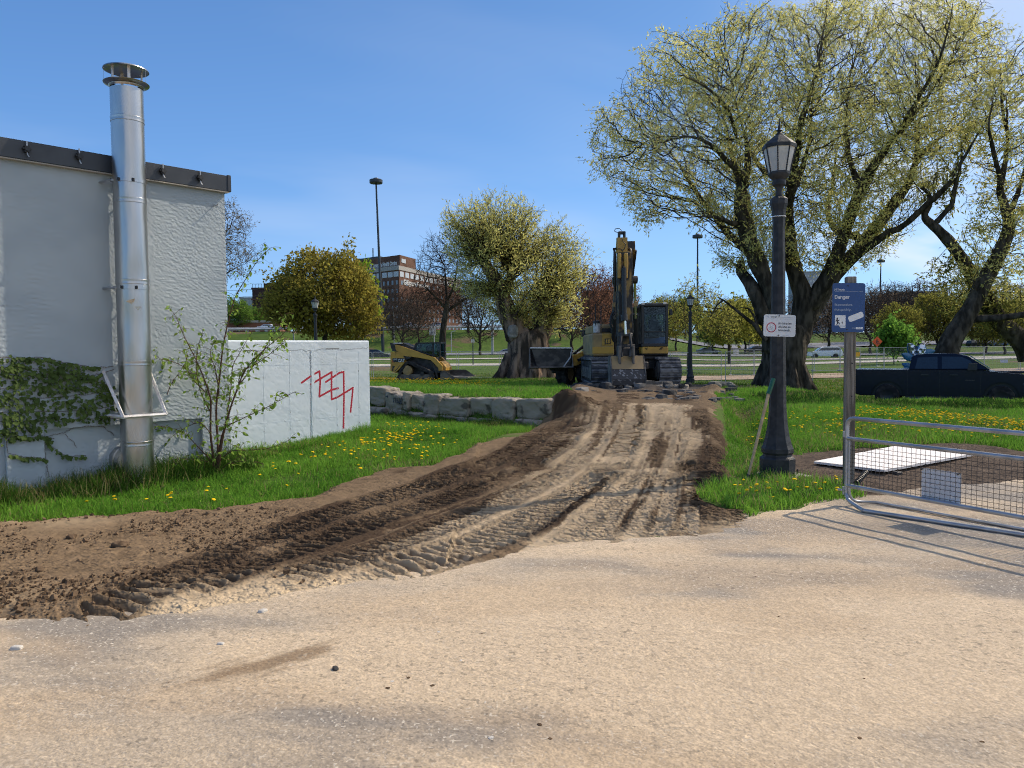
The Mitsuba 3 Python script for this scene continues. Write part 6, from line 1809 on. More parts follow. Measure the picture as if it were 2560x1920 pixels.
part(gr_, 'rail', cat(tube(pts, 0.22, 4), tube([(x, y + 0.1, z + 0.3) for x, y, z in pts], 0.08, 4)), 'm_greypole')
part(gr_, 'post', cat(*[cyl((x, y, z - 0.9), (x, y, z), 0.09, 4) for x, y, z in pts]), 'm_greypole')
kind(gr_ + '__post', 'stuff')
# -------- blue leaf shaped sculpture behind the pickup
scu = thing('leaf_sculpture', 'blue sculpture of large leaf shaped blades standing behind the pickup truck', 'sculpture')
YS = 31.5


def cr5(a, b, Y=YS):
    return at(2100 + a * 0.20796, 840 + b * 0.20796, Y)


def blade(pts, w, mat, thick=0.05):
    P = np.array(pts)
    t = np.linspace(0, 1, 14)
    C_ = np.stack([PchipInterpolator(np.linspace(0, 1, len(P)), P[:, k])(t) for k in range(3)], 1)
    d = np.gradient(C_, axis=0)
    d /= np.linalg.norm(d, axis=1, keepdims=True)
    side = np.cross(d, [0, -1, 0])
    side /= np.linalg.norm(side, axis=1, keepdims=True)
    wd = w * np.sin(np.pi * np.clip(t * 0.93 + 0.07, 0, 1)) ** 0.7 + 0.02
    nn = np.cross(side, d)
    sec = []
    for c, s_, n_, q in zip(C_, side, nn, wd):
        a = np.linspace(0, 2 * np.pi, 10, endpoint=False)
        sec.append(c + np.cos(a)[:, None] * s_ * q + np.sin(a)[:, None] * n_ * thick)
    return loft(sec)


for pts, w, mat in (([(900, 270), (820, 250), (745, 215)], 0.14, 'm_sculpt'), ([(880, 360), (810, 355), (750, 335)], 0.10, 'm_sculpt'), ([(940, 250), (880, 170), (822, 88)], 0.17, 'm_sculptfoil'), ([(960, 240), (985, 160), (1000, 90)], 0.17, 'm_sculptfoil'), ([(990, 230), (1060, 195), (1135, 178)], 0.12, 'm_sculpt'), ([(870, 392), (810, 395), (752, 392)], 0.06, 'm_sculpt')):
    part(scu, 'blade', blade([cr5(*q, YS + 0.1 * math.sin(q[0])) for q in pts], w, mat), mat, True)
    if mat == 'm_sculptfoil':
        part(scu, 'blade_rim', blade([cr5(q[0] - 6, q[1], YS + 0.12) for q in pts], w * 1.18, 'm_sculpt', 0.04), 'm_sculpt', True)
g_ = gz(*cr5(920, 400)[:2])
part(scu, 'trunk', loft([[np.array([c[0] + q * math.cos(a) * r, c[1] + 0.12 * math.sin(a), c[2]]) for a in np.linspace(0, 2 * np.pi, 12, endpoint=False)] for c, r, q in ((g_ - [0, 0, 0.1], 0.30, 1), (cr5(915, 400), 0.28, 1), (cr5(925, 330), 0.24, 1), (cr5(955, 230), 0.14, 1), (cr5(975, 205), 0.05, 1))]), 'm_sculpt', True)
part(scu, 'name_plate', plate(sg.box(-0.22, -0.08, 0.22, 0.08), 0, 0.02, plane_at(cr5(915, 302, YS - 0.22), 0)), 'm_whitesteel')
# ---------------------------------------------------------------- trees
def grow(attr, nodes, parent, step, di, dk, iters=140, up=0.0, seed=0, jit=0.25, out=None):
    """Space colonisation: attraction points pull new nodes out of the given ones."""
    rg = np.random.default_rng(seed)
    nodes, parent = [np.asarray(n, float) for n in nodes], list(parent)
    A = np.asarray(attr, float)
    P = np.array(nodes)
    for it in range(iters):
        if not len(A):
            break
        d, i = cKDTree(P).query(A)
        m = d < di
        if not m.any():
            di *= 1.3
            if di > 60 * step:
                break
            continue
        v = (A[m] - P[i[m]]) / np.maximum(d[m], 1e-6)[:, None]
        acc = np.zeros_like(P)
        np.add.at(acc, i[m], v)
        src = np.unique(i[m])
        dirs = acc[src]
        dirs /= np.maximum(np.linalg.norm(dirs, axis=1, keepdims=True), 1e-9)
        dirs += rg.normal(0, jit, dirs.shape) + [0, 0, up]
        if out is not None:
            o = P[src] - out[0]
            dirs += out[1] * o / np.maximum(np.linalg.norm(o, axis=1, keepdims=True), 1e-6)
        dirs /= np.linalg.norm(dirs, axis=1, keepdims=True)
        new = P[src] + dirs * step
        dn, _ = cKDTree(P).query(new)
        ok = dn > step * 0.45
        if not ok.any():
            break
        new, src = new[ok], src[ok]
        parent += list(src)
        P = np.vstack([P, new])
        dd, _ = cKDTree(new).query(A)
        A = A[dd > dk]
    return P, np.array(parent)


def radii(P, parent, tip, ex=2.35, fixed=None):
    n = len(P)
    acc = np.zeros(n)
    kids = np.bincount(parent[parent >= 0], minlength=n)
    order = np.argsort(-np.arange(n))
    for i in order:                      # children always come after their parents
        if kids[i] == 0:
            acc[i] = tip ** ex
        if parent[i] >= 0:
            acc[parent[i]] += acc[i]
    r = acc ** (1 / ex)
    if fixed is not None:
        m = fixed > 0
        r[m] = fixed[m]
    return r, kids


def twigify(P, parent, r, thin, per, length, seed, up=0.0, tip=0.007):
    """Fine side twigs of two segments on every thin node."""
    rg = np.random.default_rng(seed)
    i = np.nonzero((r <= thin) & (parent >= 0))[0]
    i = np.repeat(i, int(per)) if per >= 1 else i[rg.random(len(i)) < per]
    n, n0 = len(i), len(P)
    d = P[i] - P[parent[i]]
    d /= np.maximum(np.linalg.norm(d, axis=1, keepdims=True), 1e-9)
    a = d * 0.55 + rg.normal(0, 0.55, (n, 3)) + [0, 0, up]
    a /= np.maximum(np.linalg.norm(a, axis=1, keepdims=True), 1e-9)
    L = length * rg.uniform(0.5, 1.25, (n, 1))
    st = P[i] - d * rg.uniform(0, 0.3, (n, 1)) * length
    q1 = st + a * L * 0.5
    b = a + rg.normal(0, 0.28, (n, 3)) + [0, 0, up * 0.6]
    q2 = q1 + b / np.maximum(np.linalg.norm(b, axis=1, keepdims=True), 1e-9) * L * 0.5
    P2 = np.vstack([P, q1, q2])
    par2 = np.concatenate([parent, i, n0 + np.arange(n)])
    r2 = np.concatenate([r, np.full(n, tip * 1.25), np.full(n, tip * 0.8)])
    return P2, par2, r2


def wood_frame(d):
    n_ = np.linalg.norm(d, axis=-1, keepdims=True)
    d = np.where(n_ > 1e-7, d / np.maximum(n_, 1e-9), [0, 0, 1.0])
    u = np.cross([0.13, -0.97, 0.2], d)
    u /= np.maximum(np.linalg.norm(u, axis=-1, keepdims=True), 1e-6)
    return d, u, np.cross(d, u)


def wood_mesh(P, parent, r, sel, k):
    """Tapered segments from each selected node's parent to the node."""
    i = np.nonzero(sel & (parent >= 0))[0]
    if not len(i):
        return None
    p = parent[i]
    d = P[i] - P[p]
    dn, u, w = wood_frame(d)
    gp_ = parent[p]
    dp = np.where((gp_ >= 0)[:, None], P[p] - P[np.maximum(gp_, 0)], d)
    dpn, up_, wp_ = wood_frame(dp)
    big = np.zeros(len(P))
    np.maximum.at(big, p, r[i])
    main = r[i] >= big[p] * 0.999
    rp = np.where(main, np.minimum(r[p], r[i] * 1.6), r[i] * 1.08)
    u0 = np.where(main[:, None], up_, u)
    w0 = np.where(main[:, None], wp_, w)
    a = np.arange(k) * 2 * np.pi / k
    ca, sa = np.cos(a), np.sin(a)
    A = P[p][:, None] + rp[:, None, None] * (ca[None, :, None] * u0[:, None] + sa[None, :, None] * w0[:, None])
    B = P[i][:, None] + r[i][:, None, None] * (ca[None, :, None] * u[:, None] + sa[None, :, None] * w[:, None])
    V = np.concatenate([A, B], 1).reshape(-1, 3)
    j = np.arange(k)
    q = np.stack([j, (j + 1) % k, (j + 1) % k + k, j + k], 1)
    Fq = q[None] + (np.arange(len(i)) * 2 * k)[:, None, None]
    Fq = Fq.reshape(-1, 4)
    return trimesh.Trimesh(V, np.vstack([Fq[:, [0, 1, 2]], Fq[:, [0, 2, 3]]]), process=False)


SPRIG = trimesh.Trimesh(np.array([[0, 0, 0], [0.16, 0.5, 0.05], [0, 1, 0], [-0.16, 0.45, 0.05]]), np.array([[0, 1, 2], [0, 2, 3]]), process=False)
BLOB = trimesh.Trimesh(np.array([[0, 0, 0], [0.36, 0.45, 0.12], [0, 1, 0], [-0.36, 0.45, 0.12]]), np.array([[0, 1, 2], [0, 2, 3]]), process=False)


def foliage(P, parent, r, thin, per, size, cols, seed, spread=0.15, droop=0.3, tmpl=SPRIG, dens=None):
    rg = np.random.default_rng(seed)
    i = np.nonzero((r <= thin) & (parent >= 0))[0]
    if dens is not None:
        i = i[rg.random(len(i)) < dens(P[i])]
    i = np.repeat(i, per)
    n = len(i)
    d = P[i] - P[parent[i]]
    L = np.linalg.norm(d, axis=1, keepdims=True)
    pos = P[parent[i]] + d * rg.random((n, 1)) + rg.normal(0, spread, (n, 3))
    yd = d / np.maximum(L, 1e-9) * 0.9 + rg.normal(0, 0.75, (n, 3)) - [0, 0, droop]
    nn = rg.normal(0, 1, (n, 3))
    cl = meshkit.noise(P[i] * 0.9, seed)[:, None]
    c = np.asarray(cols[0]) * (1 - cl) + np.asarray(cols[1]) * cl
    c = c * rg.uniform(0.75, 1.25, (n, 1))
    return leaf_cloud(pos, yd, nn, size * rg.uniform(0.6, 1.3, n), c, tmpl)


def fill_outline(poly, Y, n, seed, flat=0.85, hollow=0.0, ycen=0.0):
    """Points through the volume of a crown whose outline (2212 px view) stands at distance Y: as deep as it is wide."""
    rg = np.random.default_rng(seed)
    pg = sg.Polygon(poly).buffer(0)
    x0, y0, x1, y1 = pg.bounds
    out = []
    while len(out) < n:
        q = rg.uniform([x0, y0], [x1, y1], (n, 2))
        ok = shapely.contains_xy(pg, q[:, 0], q[:, 1])
        q = q[ok]
        e = shapely.distance(pg.exterior, shapely.points(q[:, 0], q[:, 1]))
        half = np.sqrt(np.maximum(e * (0.5 * (x1 - x0)) * 1.6 - 0.0 * e, 1.0)) * 0.9
        half = np.minimum(half, 0.5 * (x1 - x0))
        t = rg.uniform(-1, 1, len(q))
        if hollow:
            t = np.sign(t) * np.abs(t) ** (1 - hollow)
        dep = t * half * flat / 1659.0 * Y + ycen
        for (a, b), s in zip(q, dep):
            out.append(dat(a, b, Y + s) if False else (a, b, s))
    o = np.array(out[:n])
    d = c_fwd[None] + c_right[None] * ((o[:, :1] * 1.15732 - W0 / 2) / F0) + c_up[None] * ((H0 / 2 - o[:, 1:2] * 1.15732) / F0)
    mid = EYE + d * (Y / d[:, 1:2])
    mid[:, 1] += o[:, 2]
    return mid


def limbs(lines, Y):
    """Hand-laid limbs: lists of (u, v, depth offset, radius px); returns nodes, parents, radii."""
    nodes, par, rad = [], [], []
    for ln in lines:
        A = np.array(ln, float)
        s = np.concatenate([[0], np.cumsum(np.linalg.norm(np.diff(A[:, :2], axis=0), axis=1))])
        t = np.linspace(0, s[-1], max(4, int(s[-1] / 9)))
        Q = np.stack([PchipInterpolator(s, A[:, k])(t) for k in range(4)], 1)
        W = np.array([dat(a, b, Y) for a, b, *_ in Q])
        W[:, 1] += Q[:, 2]
        R = Q[:, 3] / 1659.0 * Y
        R = R * np.interp(Q[:, 3], [2, 9], [0.5, 1.0])
        R = R * np.where(A[-1, 3] < 5, np.interp(t / s[-1], [0.5, 1.0], [1.0, 0.45]), 1.0)
        if nodes:
            d, j = cKDTree(np.array(nodes)).query(W[0])
            start = int(j)
        else:
            start = -1
        for k, (w, q) in enumerate(zip(W, R)):
            nodes.append(w)
            par.append(start if k == 0 else len(nodes) - 2)
            rad.append(q)
    return nodes, par, np.array(rad)


def rough_trunk(m, amp, sc, seed):
    v = np.asarray(m.vertices).copy()
    n = np.stack([meshkit.fbm(v * [sc, sc, sc * 0.35] + 7 * k, 4, seed) - 0.5 for k in range(3)], -1)
    return trimesh.Trimesh(v + n * amp, np.asarray(m.faces), process=False)


def build_tree(key, P, par, r, leaf_parts, bark='m_bark', twig='m_twig', fat=0.09, amp=0.0, seed=0, extra=None, crown='crown'):
    thick, mid = r > fat, (r <= fat) & (r > fat * 0.28)
    ms = wood_mesh(P, par, r, thick, 12)
    if ms is not None:
        if amp:
            ms = rough_trunk(ms, amp, 1.6, seed)
        if extra is not None:
            ms = cat(ms, extra)
        part(key, 'trunk', ms, bark, True)
    b = [q for q in (wood_mesh(P, par, r, mid, 6),) if q is not None]
    t = wood_mesh(P, par, r, r <= fat * 0.28, 3)
    if b:
        kind(part(key, 'branches', cat(*b), bark, True), 'stuff')
    if t is not None:
        kind(part(key, 'twigs', t, twig), 'stuff')
    if leaf_parts:
        leaf_mesh_part(key, crown, leaf_parts)


WILLOW_C = [(0.56, 0.53, 0.17), (0.80, 0.76, 0.31)]
# ---- the big willow behind the lamp post
YW = 38.0
gb = (float(height(*dat(1697, 830, YW)[:2])) - 1.6)
big = thing('willow_tree', 'huge spreading willow with yellow green spring leaves behind the near lamp post', 'tree')
base_v = 843
bl = [[(1690, base_v + 6, 0, 54), (1690, 800, 0, 47), (1692, 760, 0, 46), (1694, 725, 0, 44), (1697, 700, 0, 36)],
      [(1675, 760, -0.2, 34), (1664, 700, -0.5, 24), (1655, 655, -0.8, 21), (1640, 610, -1.0, 19), (1622, 575, -1.2, 18), (1596, 528, -1.5, 16), (1578, 480, -1.8, 14), (1570, 440, -2.0, 11), (1585, 385, -2.2, 8), (1578, 330, -2.4, 6), (1560, 270, -2.5, 4.5), (1545, 200, -2.6, 3)],
      [(1630, 590, -1, 14), (1630, 520, 0.5, 13), (1630, 455, 1.2, 11), (1622, 390, 1.6, 9), (1612, 320, 2.2, 7), (1600, 240, 2.6, 5), (1590, 160, 2.8, 3)],
      [(1720, 740, 0.2, 33), (1738, 690, 0.3, 24), (1740, 645, 0.3, 20), (1722, 590, 0.2, 17), (1707, 540, 0, 16), (1700, 480, 0, 14), (1700, 440, 0, 12), (1724, 388, 0.3, 10), (1742, 350, 0.5, 8), (1762, 300, 0.8, 6), (1770, 220, 1.0, 4.5), (1790, 130, 1.2, 3)],
      [(1752, 665, 0.3, 20), (1768, 630, 0, 18), (1786, 595, -0.3, 16), (1800, 545, -0.7, 14), (1812, 500, -1.0, 12), (1824, 440, -1.4, 11), (1842, 392, -1.8, 9.5), (1870, 345, -2.2, 8), (1910, 290, -2.6, 6.5), (1950, 225, -3.0, 5), (1985, 165, -3.2, 3.5), (2010, 110, -3.4, 2.5)],
      [(1745, 700, 0.8, 24), (1780, 660, 1.2, 20), (1815, 610, 1.5, 18), (1842, 575, 1.6, 17), (1872, 545, 1.6, 16), (1905, 505, 1.6, 14.5), (1945, 455, 1.6, 12.5), (1978, 410, 1.6, 11), (2000, 375, 1.5, 10), (2014, 335, 1.4, 8.5), (2050, 290, 1.2, 6.5), (2085, 265, 1.0, 5), (2120, 220, 0.8, 3.5), (2132, 150, 0.8, 2.2)],
      [(2012, 340, 1.4, 7), (2028, 290, 2.0, 6), (2040, 240, 2.4, 5), (2062, 185, 2.6, 4), (2090, 140, 2.8, 2.5)],
      [(1835, 430, -1.4, 8), (1832, 370, -0.6, 7), (1830, 310, 0, 6), (1836, 240, 0.4, 4.5), (1850, 160, 0.8, 3)],
      [(1575, 500, -1.5, 8), (1545, 496, -2.4, 6), (1508, 492, -3.0, 5), (1470, 494, -3.4, 3.5), (1440, 500, -3.6, 2.2)],
      [(1585, 420, -2.2, 8), (1560, 400, -2.8, 7), (1525, 378, -3.2, 6), (1490, 352, -3.6, 5), (1450, 342, -3.8, 4), (1400, 342, -3.8, 3), (1350, 360, -3.8, 2)],
      [(1622, 540, 0.5, 9), (1600, 470, 3.0, 8), (1560, 390, 4.4, 7), (1520, 310, 5.0, 5.5), (1480, 240, 5.4, 4), (1440, 170, 5.4, 2.5)],
      [(1560, 330, -2.4, 5), (1520, 290, -4, 5), (1470, 265, -5, 4), (1410, 250, -5.6, 3)],
      [(1650, 700, -0.4, 18), (1634, 680, -0.8, 15), (1622, 650, -0.8, 14), (1612, 615, -0.6, 13), (1606, 585, 0.4, 11), (1618, 560, 1.2, 8)],
      [(1700, 470, 0, 9), (1672, 400, -2.6, 8), (1660, 330, -4.2, 6.5), (1668, 250, -5.2, 5), (1680, 160, -5.6, 3)],
      [(1722, 400, 0.3, 8), (1700, 330, 3.6, 7), (1690, 250, 5.4, 5), (1700, 160, 6.4, 3)],
      [(1870, 345, -2.2, 6), (1880, 280, -4.4, 5.5), (1895, 210, -5.6, 4), (1900, 130, -6.2, 2.5)],
      [(1905, 505, 1.6, 9), (1880, 470, 4.0, 8.5), (1890, 400, 5.6, 7), (1920, 330, 6.6, 5.5), (1940, 250, 7.2, 4), (1945, 170, 7.4, 2.5)],
      [(1820, 585, 1.5, 9), (1850, 540, -1.5, 8), (1890, 500, -3.2, 7), (1930, 440, -4.6, 6), (1960, 370, -5.4, 4.5), (1990, 300, -5.8, 3)]]
nodes, par, rad = limbs(bl, YW)
out_w = [(1400, 500), (1350, 430), (1292, 372), (1285, 330), (1312, 240), (1358, 208), (1388, 160), (1402, 100), (1500, 84), (1535, 55), (1640, 38), (1700, 52), (1760, 18), (1850, 8), (1900, 24), (2040, 14), (2085, 55), (2132, 105), (2135, 200), (2122, 285), (2062, 335), (2040, 400), (1985, 425), (1960, 500), (1900, 560), (1850, 590), (1790, 600), (1700, 580), (1610, 600), (1560, 585), (1540, 505), (1480, 470), (1430, 485)]
att = fill_outline(out_w, YW, 13000, 1, 0.80, 0.3)
P_, par_ = grow(att, nodes, par, 0.36, 3.0, 0.43, 170, 0.06, 2, 0.25, (dat(1700, 690, YW), 0.75))
fx = np.zeros(len(P_))
fx[:len(rad)] = rad
r_, kids = radii(P_, par_, 0.011, 2.15, fx)


def clumps(sc, seed, lo=0.36, hi=0.56):
    return lambda p: 0.10 + 0.90 * sstep(lo, hi, meshkit.fbm(p * sc, 2, seed))


P_, par_, r_ = twigify(P_, par_, r_, 0.024, 1, 0.55, 91, -0.05)
lw_ = foliage(P_, par_, r_, 0.0125, 5, 0.18, WILLOW_C, 3, 0.11, 0.25, dens=clumps(0.62, 15, 0.38, 0.55))
flare = []
for k in range(7):
    a = k * 0.9 + 0.3
    c0 = np.array([*dat(1690, 830, YW)[:2], 0])
    gz_ = float(height(c0[0], c0[1]))
    flare.append(tube([(c0[0] + math.cos(a) * 1.55, c0[1] + math.sin(a) * 1.4, gz_ - 0.15), (c0[0] + math.cos(a) * 1.15, c0[1] + math.sin(a) * 1.1, gz_ + 0.35), (c0[0] + math.cos(a) * 0.85, c0[1] + math.sin(a) * 0.85, gz_ + 1.3)], [0.28, 0.36, 0.25], 10))
build_tree(big, P_, par_, r_, [lw_], amp=0.28, seed=4, extra=rough_trunk(cat(*flare), 0.2, 1.6, 6))
part(big, 'dead_branch', cat(*[tube([dat(a, b, YW - 0.8) for a, b in q], np.linspace(r0, 0.02, len(q)), 6) for q, r0 in (([(1655, 735), (1628, 700), (1600, 678), (1565, 650), (1550, 642)], 0.13), ([(1562, 648), (1548, 660), (1535, 685)], 0.06), ([(1640, 715), (1630, 685), (1618, 667), (1600, 664)], 0.08))]), 'm_bark', True)

# ---- two crossing trunks at the right edge
YR = 33.0
rt = thing('willow_tree', 'leaning willow rising to the right behind the pickup roof at the right edge', 'tree')
l1 = [[(2040, 775, 0, 25), (2052, 740, 0, 22), (2068, 712, 0, 21), (2088, 680, 0, 20), (2108, 645, 0, 18), (2124, 612, 0, 17), (2142, 577, 0, 16), (2160, 545, 0, 15), (2172, 517, 0, 14), (2180, 484, 0, 12), (2176, 440, 0.2, 10), (2166, 411, 0.2, 9), (2180, 360, 0.4, 8), (2196, 310, 0.6, 7), (2202, 250, 0.8, 5.5), (2206, 190, 1, 4)],
      [(2096, 690, 0, 9), (2130, 688, -0.5, 8), (2180, 682, -1.0, 7.5), (2225, 672, -1.3, 7), (2280, 650, -1.5, 6)],
      [(2170, 430, 0.2, 7), (2140, 378, -0.5, 6), (2112, 330, -1, 5.5), (2092, 285, -1.4, 4), (2098, 230, -1.6, 3)],
      [(2175, 500, 0, 8), (2205, 450, 0.6, 7), (2240, 400, 1.2, 6), (2270, 320, 1.5, 5), (2280, 230, 1.5, 3)],
      [(2200, 270, 0.8, 5), (2170, 210, 0.2, 4), (2160, 140, 0, 2.5)]]
nodes, par, rad = limbs(l1, YR)
att = fill_outline([(2060, 640), (2050, 540), (2085, 480), (2100, 400), (2085, 330), (2075, 270), (2110, 200), (2150, 150), (2170, 80), (2240, 60), (2330, 120), (2360, 300), (2330, 520), (2280, 680), (2180, 640), (2120, 660)], YR, 3600, 11, 0.7)
P_, par_ = grow(att, nodes, par, 0.34, 2.6, 0.43, 140, 0.05, 12, 0.25, (dat(2110, 690, YR), 0.6))
fx = np.zeros(len(P_))
fx[:len(rad)] = rad
r_, kids = radii(P_, par_, 0.011, 2.2, fx)
P_, par_, r_ = twigify(P_, par_, r_, 0.024, 1, 0.5, 92, -0.05)
build_tree(rt, P_, par_, r_, [foliage(P_, par_, r_, 0.0125, 6, 0.18, WILLOW_C, 13, 0.11, 0.25, dens=clumps(0.7, 16))], amp=0.16, seed=14)
YR2 = 34.5
rt2 = thing('willow_tree', 'second willow at the right edge leaning left across the other trunk', 'tree')
l2 = [[(2225, 775, 0, 24), (2205, 735, 0, 22), (2180, 712, 0, 20), (2156, 690, 0, 19), (2136, 655, 0, 18), (2116, 622, 0, 16), (2096, 588, 0, 14), (2076, 556, 0, 13), (2056, 528, 0, 12), (2036, 506, 0, 10.5), (2018, 488, 0, 9.5), (1998, 466, 0, 8), (2010, 436, 0, 7), (2008, 424, 0, 6), (1990, 405, 0, 5)],
      [(2018, 488, 0, 7), (2034, 462, -0.3, 6.5), (2046, 445, -0.4, 6.5), (2051, 411, -0.4, 6), (2062, 372, -0.4, 5), (2066, 335, -0.4, 4), (2064, 300, -0.4, 2.5)],
      [(2150, 680, 0, 9), (2170, 640, 1.5, 8), (2200, 600, 2.2, 7), (2240, 560, 2.5, 5)]]
nodes, par, rad = limbs(l2, YR2)
att = np.vstack([fill_outline([(2030, 620), (2010, 580), (2030, 540), (2080, 560), (2140, 600), (2200, 620), (2260, 640), (2230, 700), (2120, 700), (2060, 690)], YR2, 1900, 21, 0.8), fill_outline([(2000, 420), (2020, 380), (2050, 320), (2075, 300), (2095, 370), (2080, 420), (2060, 480), (2030, 460)], YR2, 500, 22, 0.7)])
P_, par_ = grow(att, nodes, par, 0.32, 2.6, 0.40, 140, 0.02, 23, 0.3)
fx = np.zeros(len(P_))
fx[:len(rad)] = rad
r_, kids = radii(P_, par_, 0.011, 2.5, fx)
P_, par_, r_ = twigify(P_, par_, r_, 0.022, 1, 0.5, 93, -0.05)
build_tree(rt2, P_, par_, r_, [foliage(P_, par_, r_, 0.0135, 5, 0.20, [(0.20, 0.21, 0.06), (0.32, 0.32, 0.09)], 24, 0.06, 0.25)], amp=0.16, seed=25)

# ---- the pollard willow
YP = 46.0
pol = thing('pollard_willow', 'broad pollard willow with massive reddish trunk and round crown left of the excavator', 'tree')
l3 = [[(1142, 826, 0, 60), (1142, 800, 0, 52), (1142, 770, 0, 48), (1138, 742, 0, 46), (1132, 720, 0, 36)],
      [(1118, 735, -0.2, 26), (1108, 706, -0.3, 21), (1100, 680, -0.3, 22), (1090, 655, -0.4, 20), (1082, 635, -0.4, 18), (1068, 602, -0.4, 14), (1052, 580, -0.4, 12), (1046, 566, -0.4, 11)],
      [(1160, 730, 0.1, 26), (1172, 700, 0.2, 22), (1172, 672, 0.2, 19), (1164, 645, 0.2, 15)],
      [(1140, 735, 0.8, 20), (1140, 705, 1.6, 15), (1136, 680, 1.9, 12)],
      [(1086, 640, -0.4, 10), (1100, 610, 0.4, 8), (1098, 580, 0.6, 6)]]
nodes, par, rad = limbs(l3, YP)
out_p = [(953, 490), (950, 462), (980, 452), (1003, 440), (1028, 436), (1065, 416), (1098, 426), (1128, 432), (1148, 447), (1163, 462), (1170, 487), (1190, 497), (1203, 480), (1225, 472), (1245, 490), (1256, 520), (1275, 550), (1285, 580), (1277, 605), (1256, 632), (1255, 668), (1242, 705), (1205, 732), (1155, 722), (1110, 700), (1066, 692), (1028, 658), (990, 634), (976, 592), (966, 555), (955, 520)]
# long straight shoots fan out of the pollard heads
rgp = np.random.default_rng(33)
heads = [np.array([*dat(1047, 566, YP)]), np.array([*dat(1082, 632, YP - 0.4)]), np.array([*dat(1164, 645, YP + 0.2)]), np.array([*dat(1136, 678, YP + 1.9)]), np.array([*dat(1172, 690, YP)]), np.array([*dat(1108, 700, YP - 0.6)]), np.array([*dat(1098, 580, YP + 0.6)])]
tgt = fill_outline(out_p, YP, 1250, 31, 0.95)
nodes, par = list(nodes), list(par)
n0 = len(nodes)
rad = list(rad)
hid = [int(cKDTree(np.array(nodes[:n0])).query(h)[1]) for h in heads]
for q in tgt:
    dist = np.array([np.linalg.norm(q - h) + 2.5 * max(0, h[2] - q[2] - 0.4) for h in heads]) * rgp.uniform(0.8, 1.25, len(heads))
    k = int(np.argmin(dist))
    a = np.array(nodes[hid[k]])
    L = np.linalg.norm(q - a)
    ns = max(3, int(L / 0.55))
    last = hid[k]
    bend = rgp.normal(0, 0.05, 3) * L + [0, 0, 0.05 * L]
    for i in range(1, ns + 1):
        t = i / ns
        nodes.append(a + (q - a) * t + bend * math.sin(math.pi * t) + rgp.normal(0, 0.03, 3))
        par.append(last)
        last = len(nodes) - 1
        rad.append(0.040 * (1 - t) ** 1.3 * min(1, L / 4) + 0.008)
P_, par_, r_ = np.array(nodes), np.array(par), np.array(rad)
flare = []
c0 = dat(1142, 815, YP)
gz_ = float(height(c0[0], c0[1]))
for k in range(8):
    a = k * 0.785 + 0.2
    flare.append(tube([(c0[0] + math.cos(a) * (2.2 if 2 < a < 4.5 else 1.65), c0[1] + math.sin(a) * 1.5, gz_ - 0.2), (c0[0] + math.cos(a) * 1.55, c0[1] + math.sin(a) * 1.4, gz_ + 0.3), (c0[0] + math.cos(a) * 1.15, c0[1] + math.sin(a) * 1.1, gz_ + 1.5)], [0.25, 0.38, 0.3], 10))
P_, par_, r_ = twigify(P_, par_, r_, 0.024, 1, 0.7, 94, 0.35)
lp_ = foliage(P_, par_, r_, 0.018, 3, 0.19, [(0.56, 0.53, 0.16), (0.80, 0.76, 0.29)], 34, 0.08, 0.0)
build_tree(pol, P_, par_, r_, [lp_], bark='m_barkred', twig='m_twig', fat=0.12, amp=0.45, seed=35, extra=rough_trunk(cat(*flare), 0.35, 1.4, 36))
cw = rock((0.62, 0.35, 0.78), 44, 3, 0.03, 3)
cw.apply_translation(dat(1108, 716, YP - 1.0))
part(pol, 'cut_limb', cw, 'm_cutwood', 40, label='grey sawn face of a cut limb')


# ---- trees by outline
def outline_tree(name, label, Y, trunk, poly, n, seed, leaf=None, size=0.25, per=4, step=0.45, dk=0.7, bark='m_bark', twig='m_twig', tip=0.012, thin=0.03, flat=0.9, group=None, tmpl=SPRIG, up=0.02, droop=0.2, spread=0.2, dens=None, tw=1):
    k = thing(name, label, 'tree', group)
    nodes, par, rad = limbs(trunk, Y)
    g = float(height(nodes[0][0], nodes[0][1]))
    if nodes[0][2] > g - 0.1:
        nodes[0] = np.array([nodes[0][0], nodes[0][1], g - 0.15])
    att = fill_outline(poly, Y, n, seed, flat)
    P1, par1 = grow(att, nodes, par, step, 6 * step, dk, 120, up, seed + 1)
    fx = np.zeros(len(P1))
    fx[:len(rad)] = rad
    r1, _ = radii(P1, par1, tip, 2.4, fx)
    P1, par1, r1 = twigify(P1, par1, r1, tip * 2, 0.12, step * 3.6, seed + 4, 0.25, tip * 0.9)
    P1, par1, r1 = twigify(P1, par1, r1, tip * 2, tw, step * 1.5, seed + 3, 0.05, tip * 0.7)
    lf = [foliage(P1, par1, r1, tip * 0.95, per, size, leaf, seed + 2, spread, droop, tmpl, dens)] if leaf else None
    build_tree(k, P1, par1, r1, lf, bark, twig, fat=0.1, amp=0.06, seed=seed)
    return k


MAPLE_C = [(0.24, 0.19, 0.045), (0.40, 0.36, 0.07)]
outline_tree('maple_tree', 'dense round maple with mustard green leaves behind the white wall', 58.0, [[(703, 770, 0, 8), (702, 735, 0, 7), (704, 700, 0, 6), (698, 660, 0, 4.5), (705, 615, 0, 3)], [(704, 700, 0, 4), (735, 660, 1, 3), (750, 620, 1.5, 2)], [(702, 715, 0, 4), (665, 690, -1, 3), (630, 670, -1, 2)]],
             [(577, 640), (590, 620), (602, 605), (617, 585), (640, 578), (650, 556), (672, 541), (688, 556), (705, 553), (744, 552), (775, 575), (797, 602), (806, 628), (812, 663), (818, 690), (798, 712), (770, 722), (735, 728), (680, 722), (640, 712), (592, 695), (574, 665)], 9000, 51, MAPLE_C, 0.24, 6, 0.36, 0.36, tmpl=BLOB, spread=0.22, dens=clumps(0.8, 17, 0.30, 0.5))
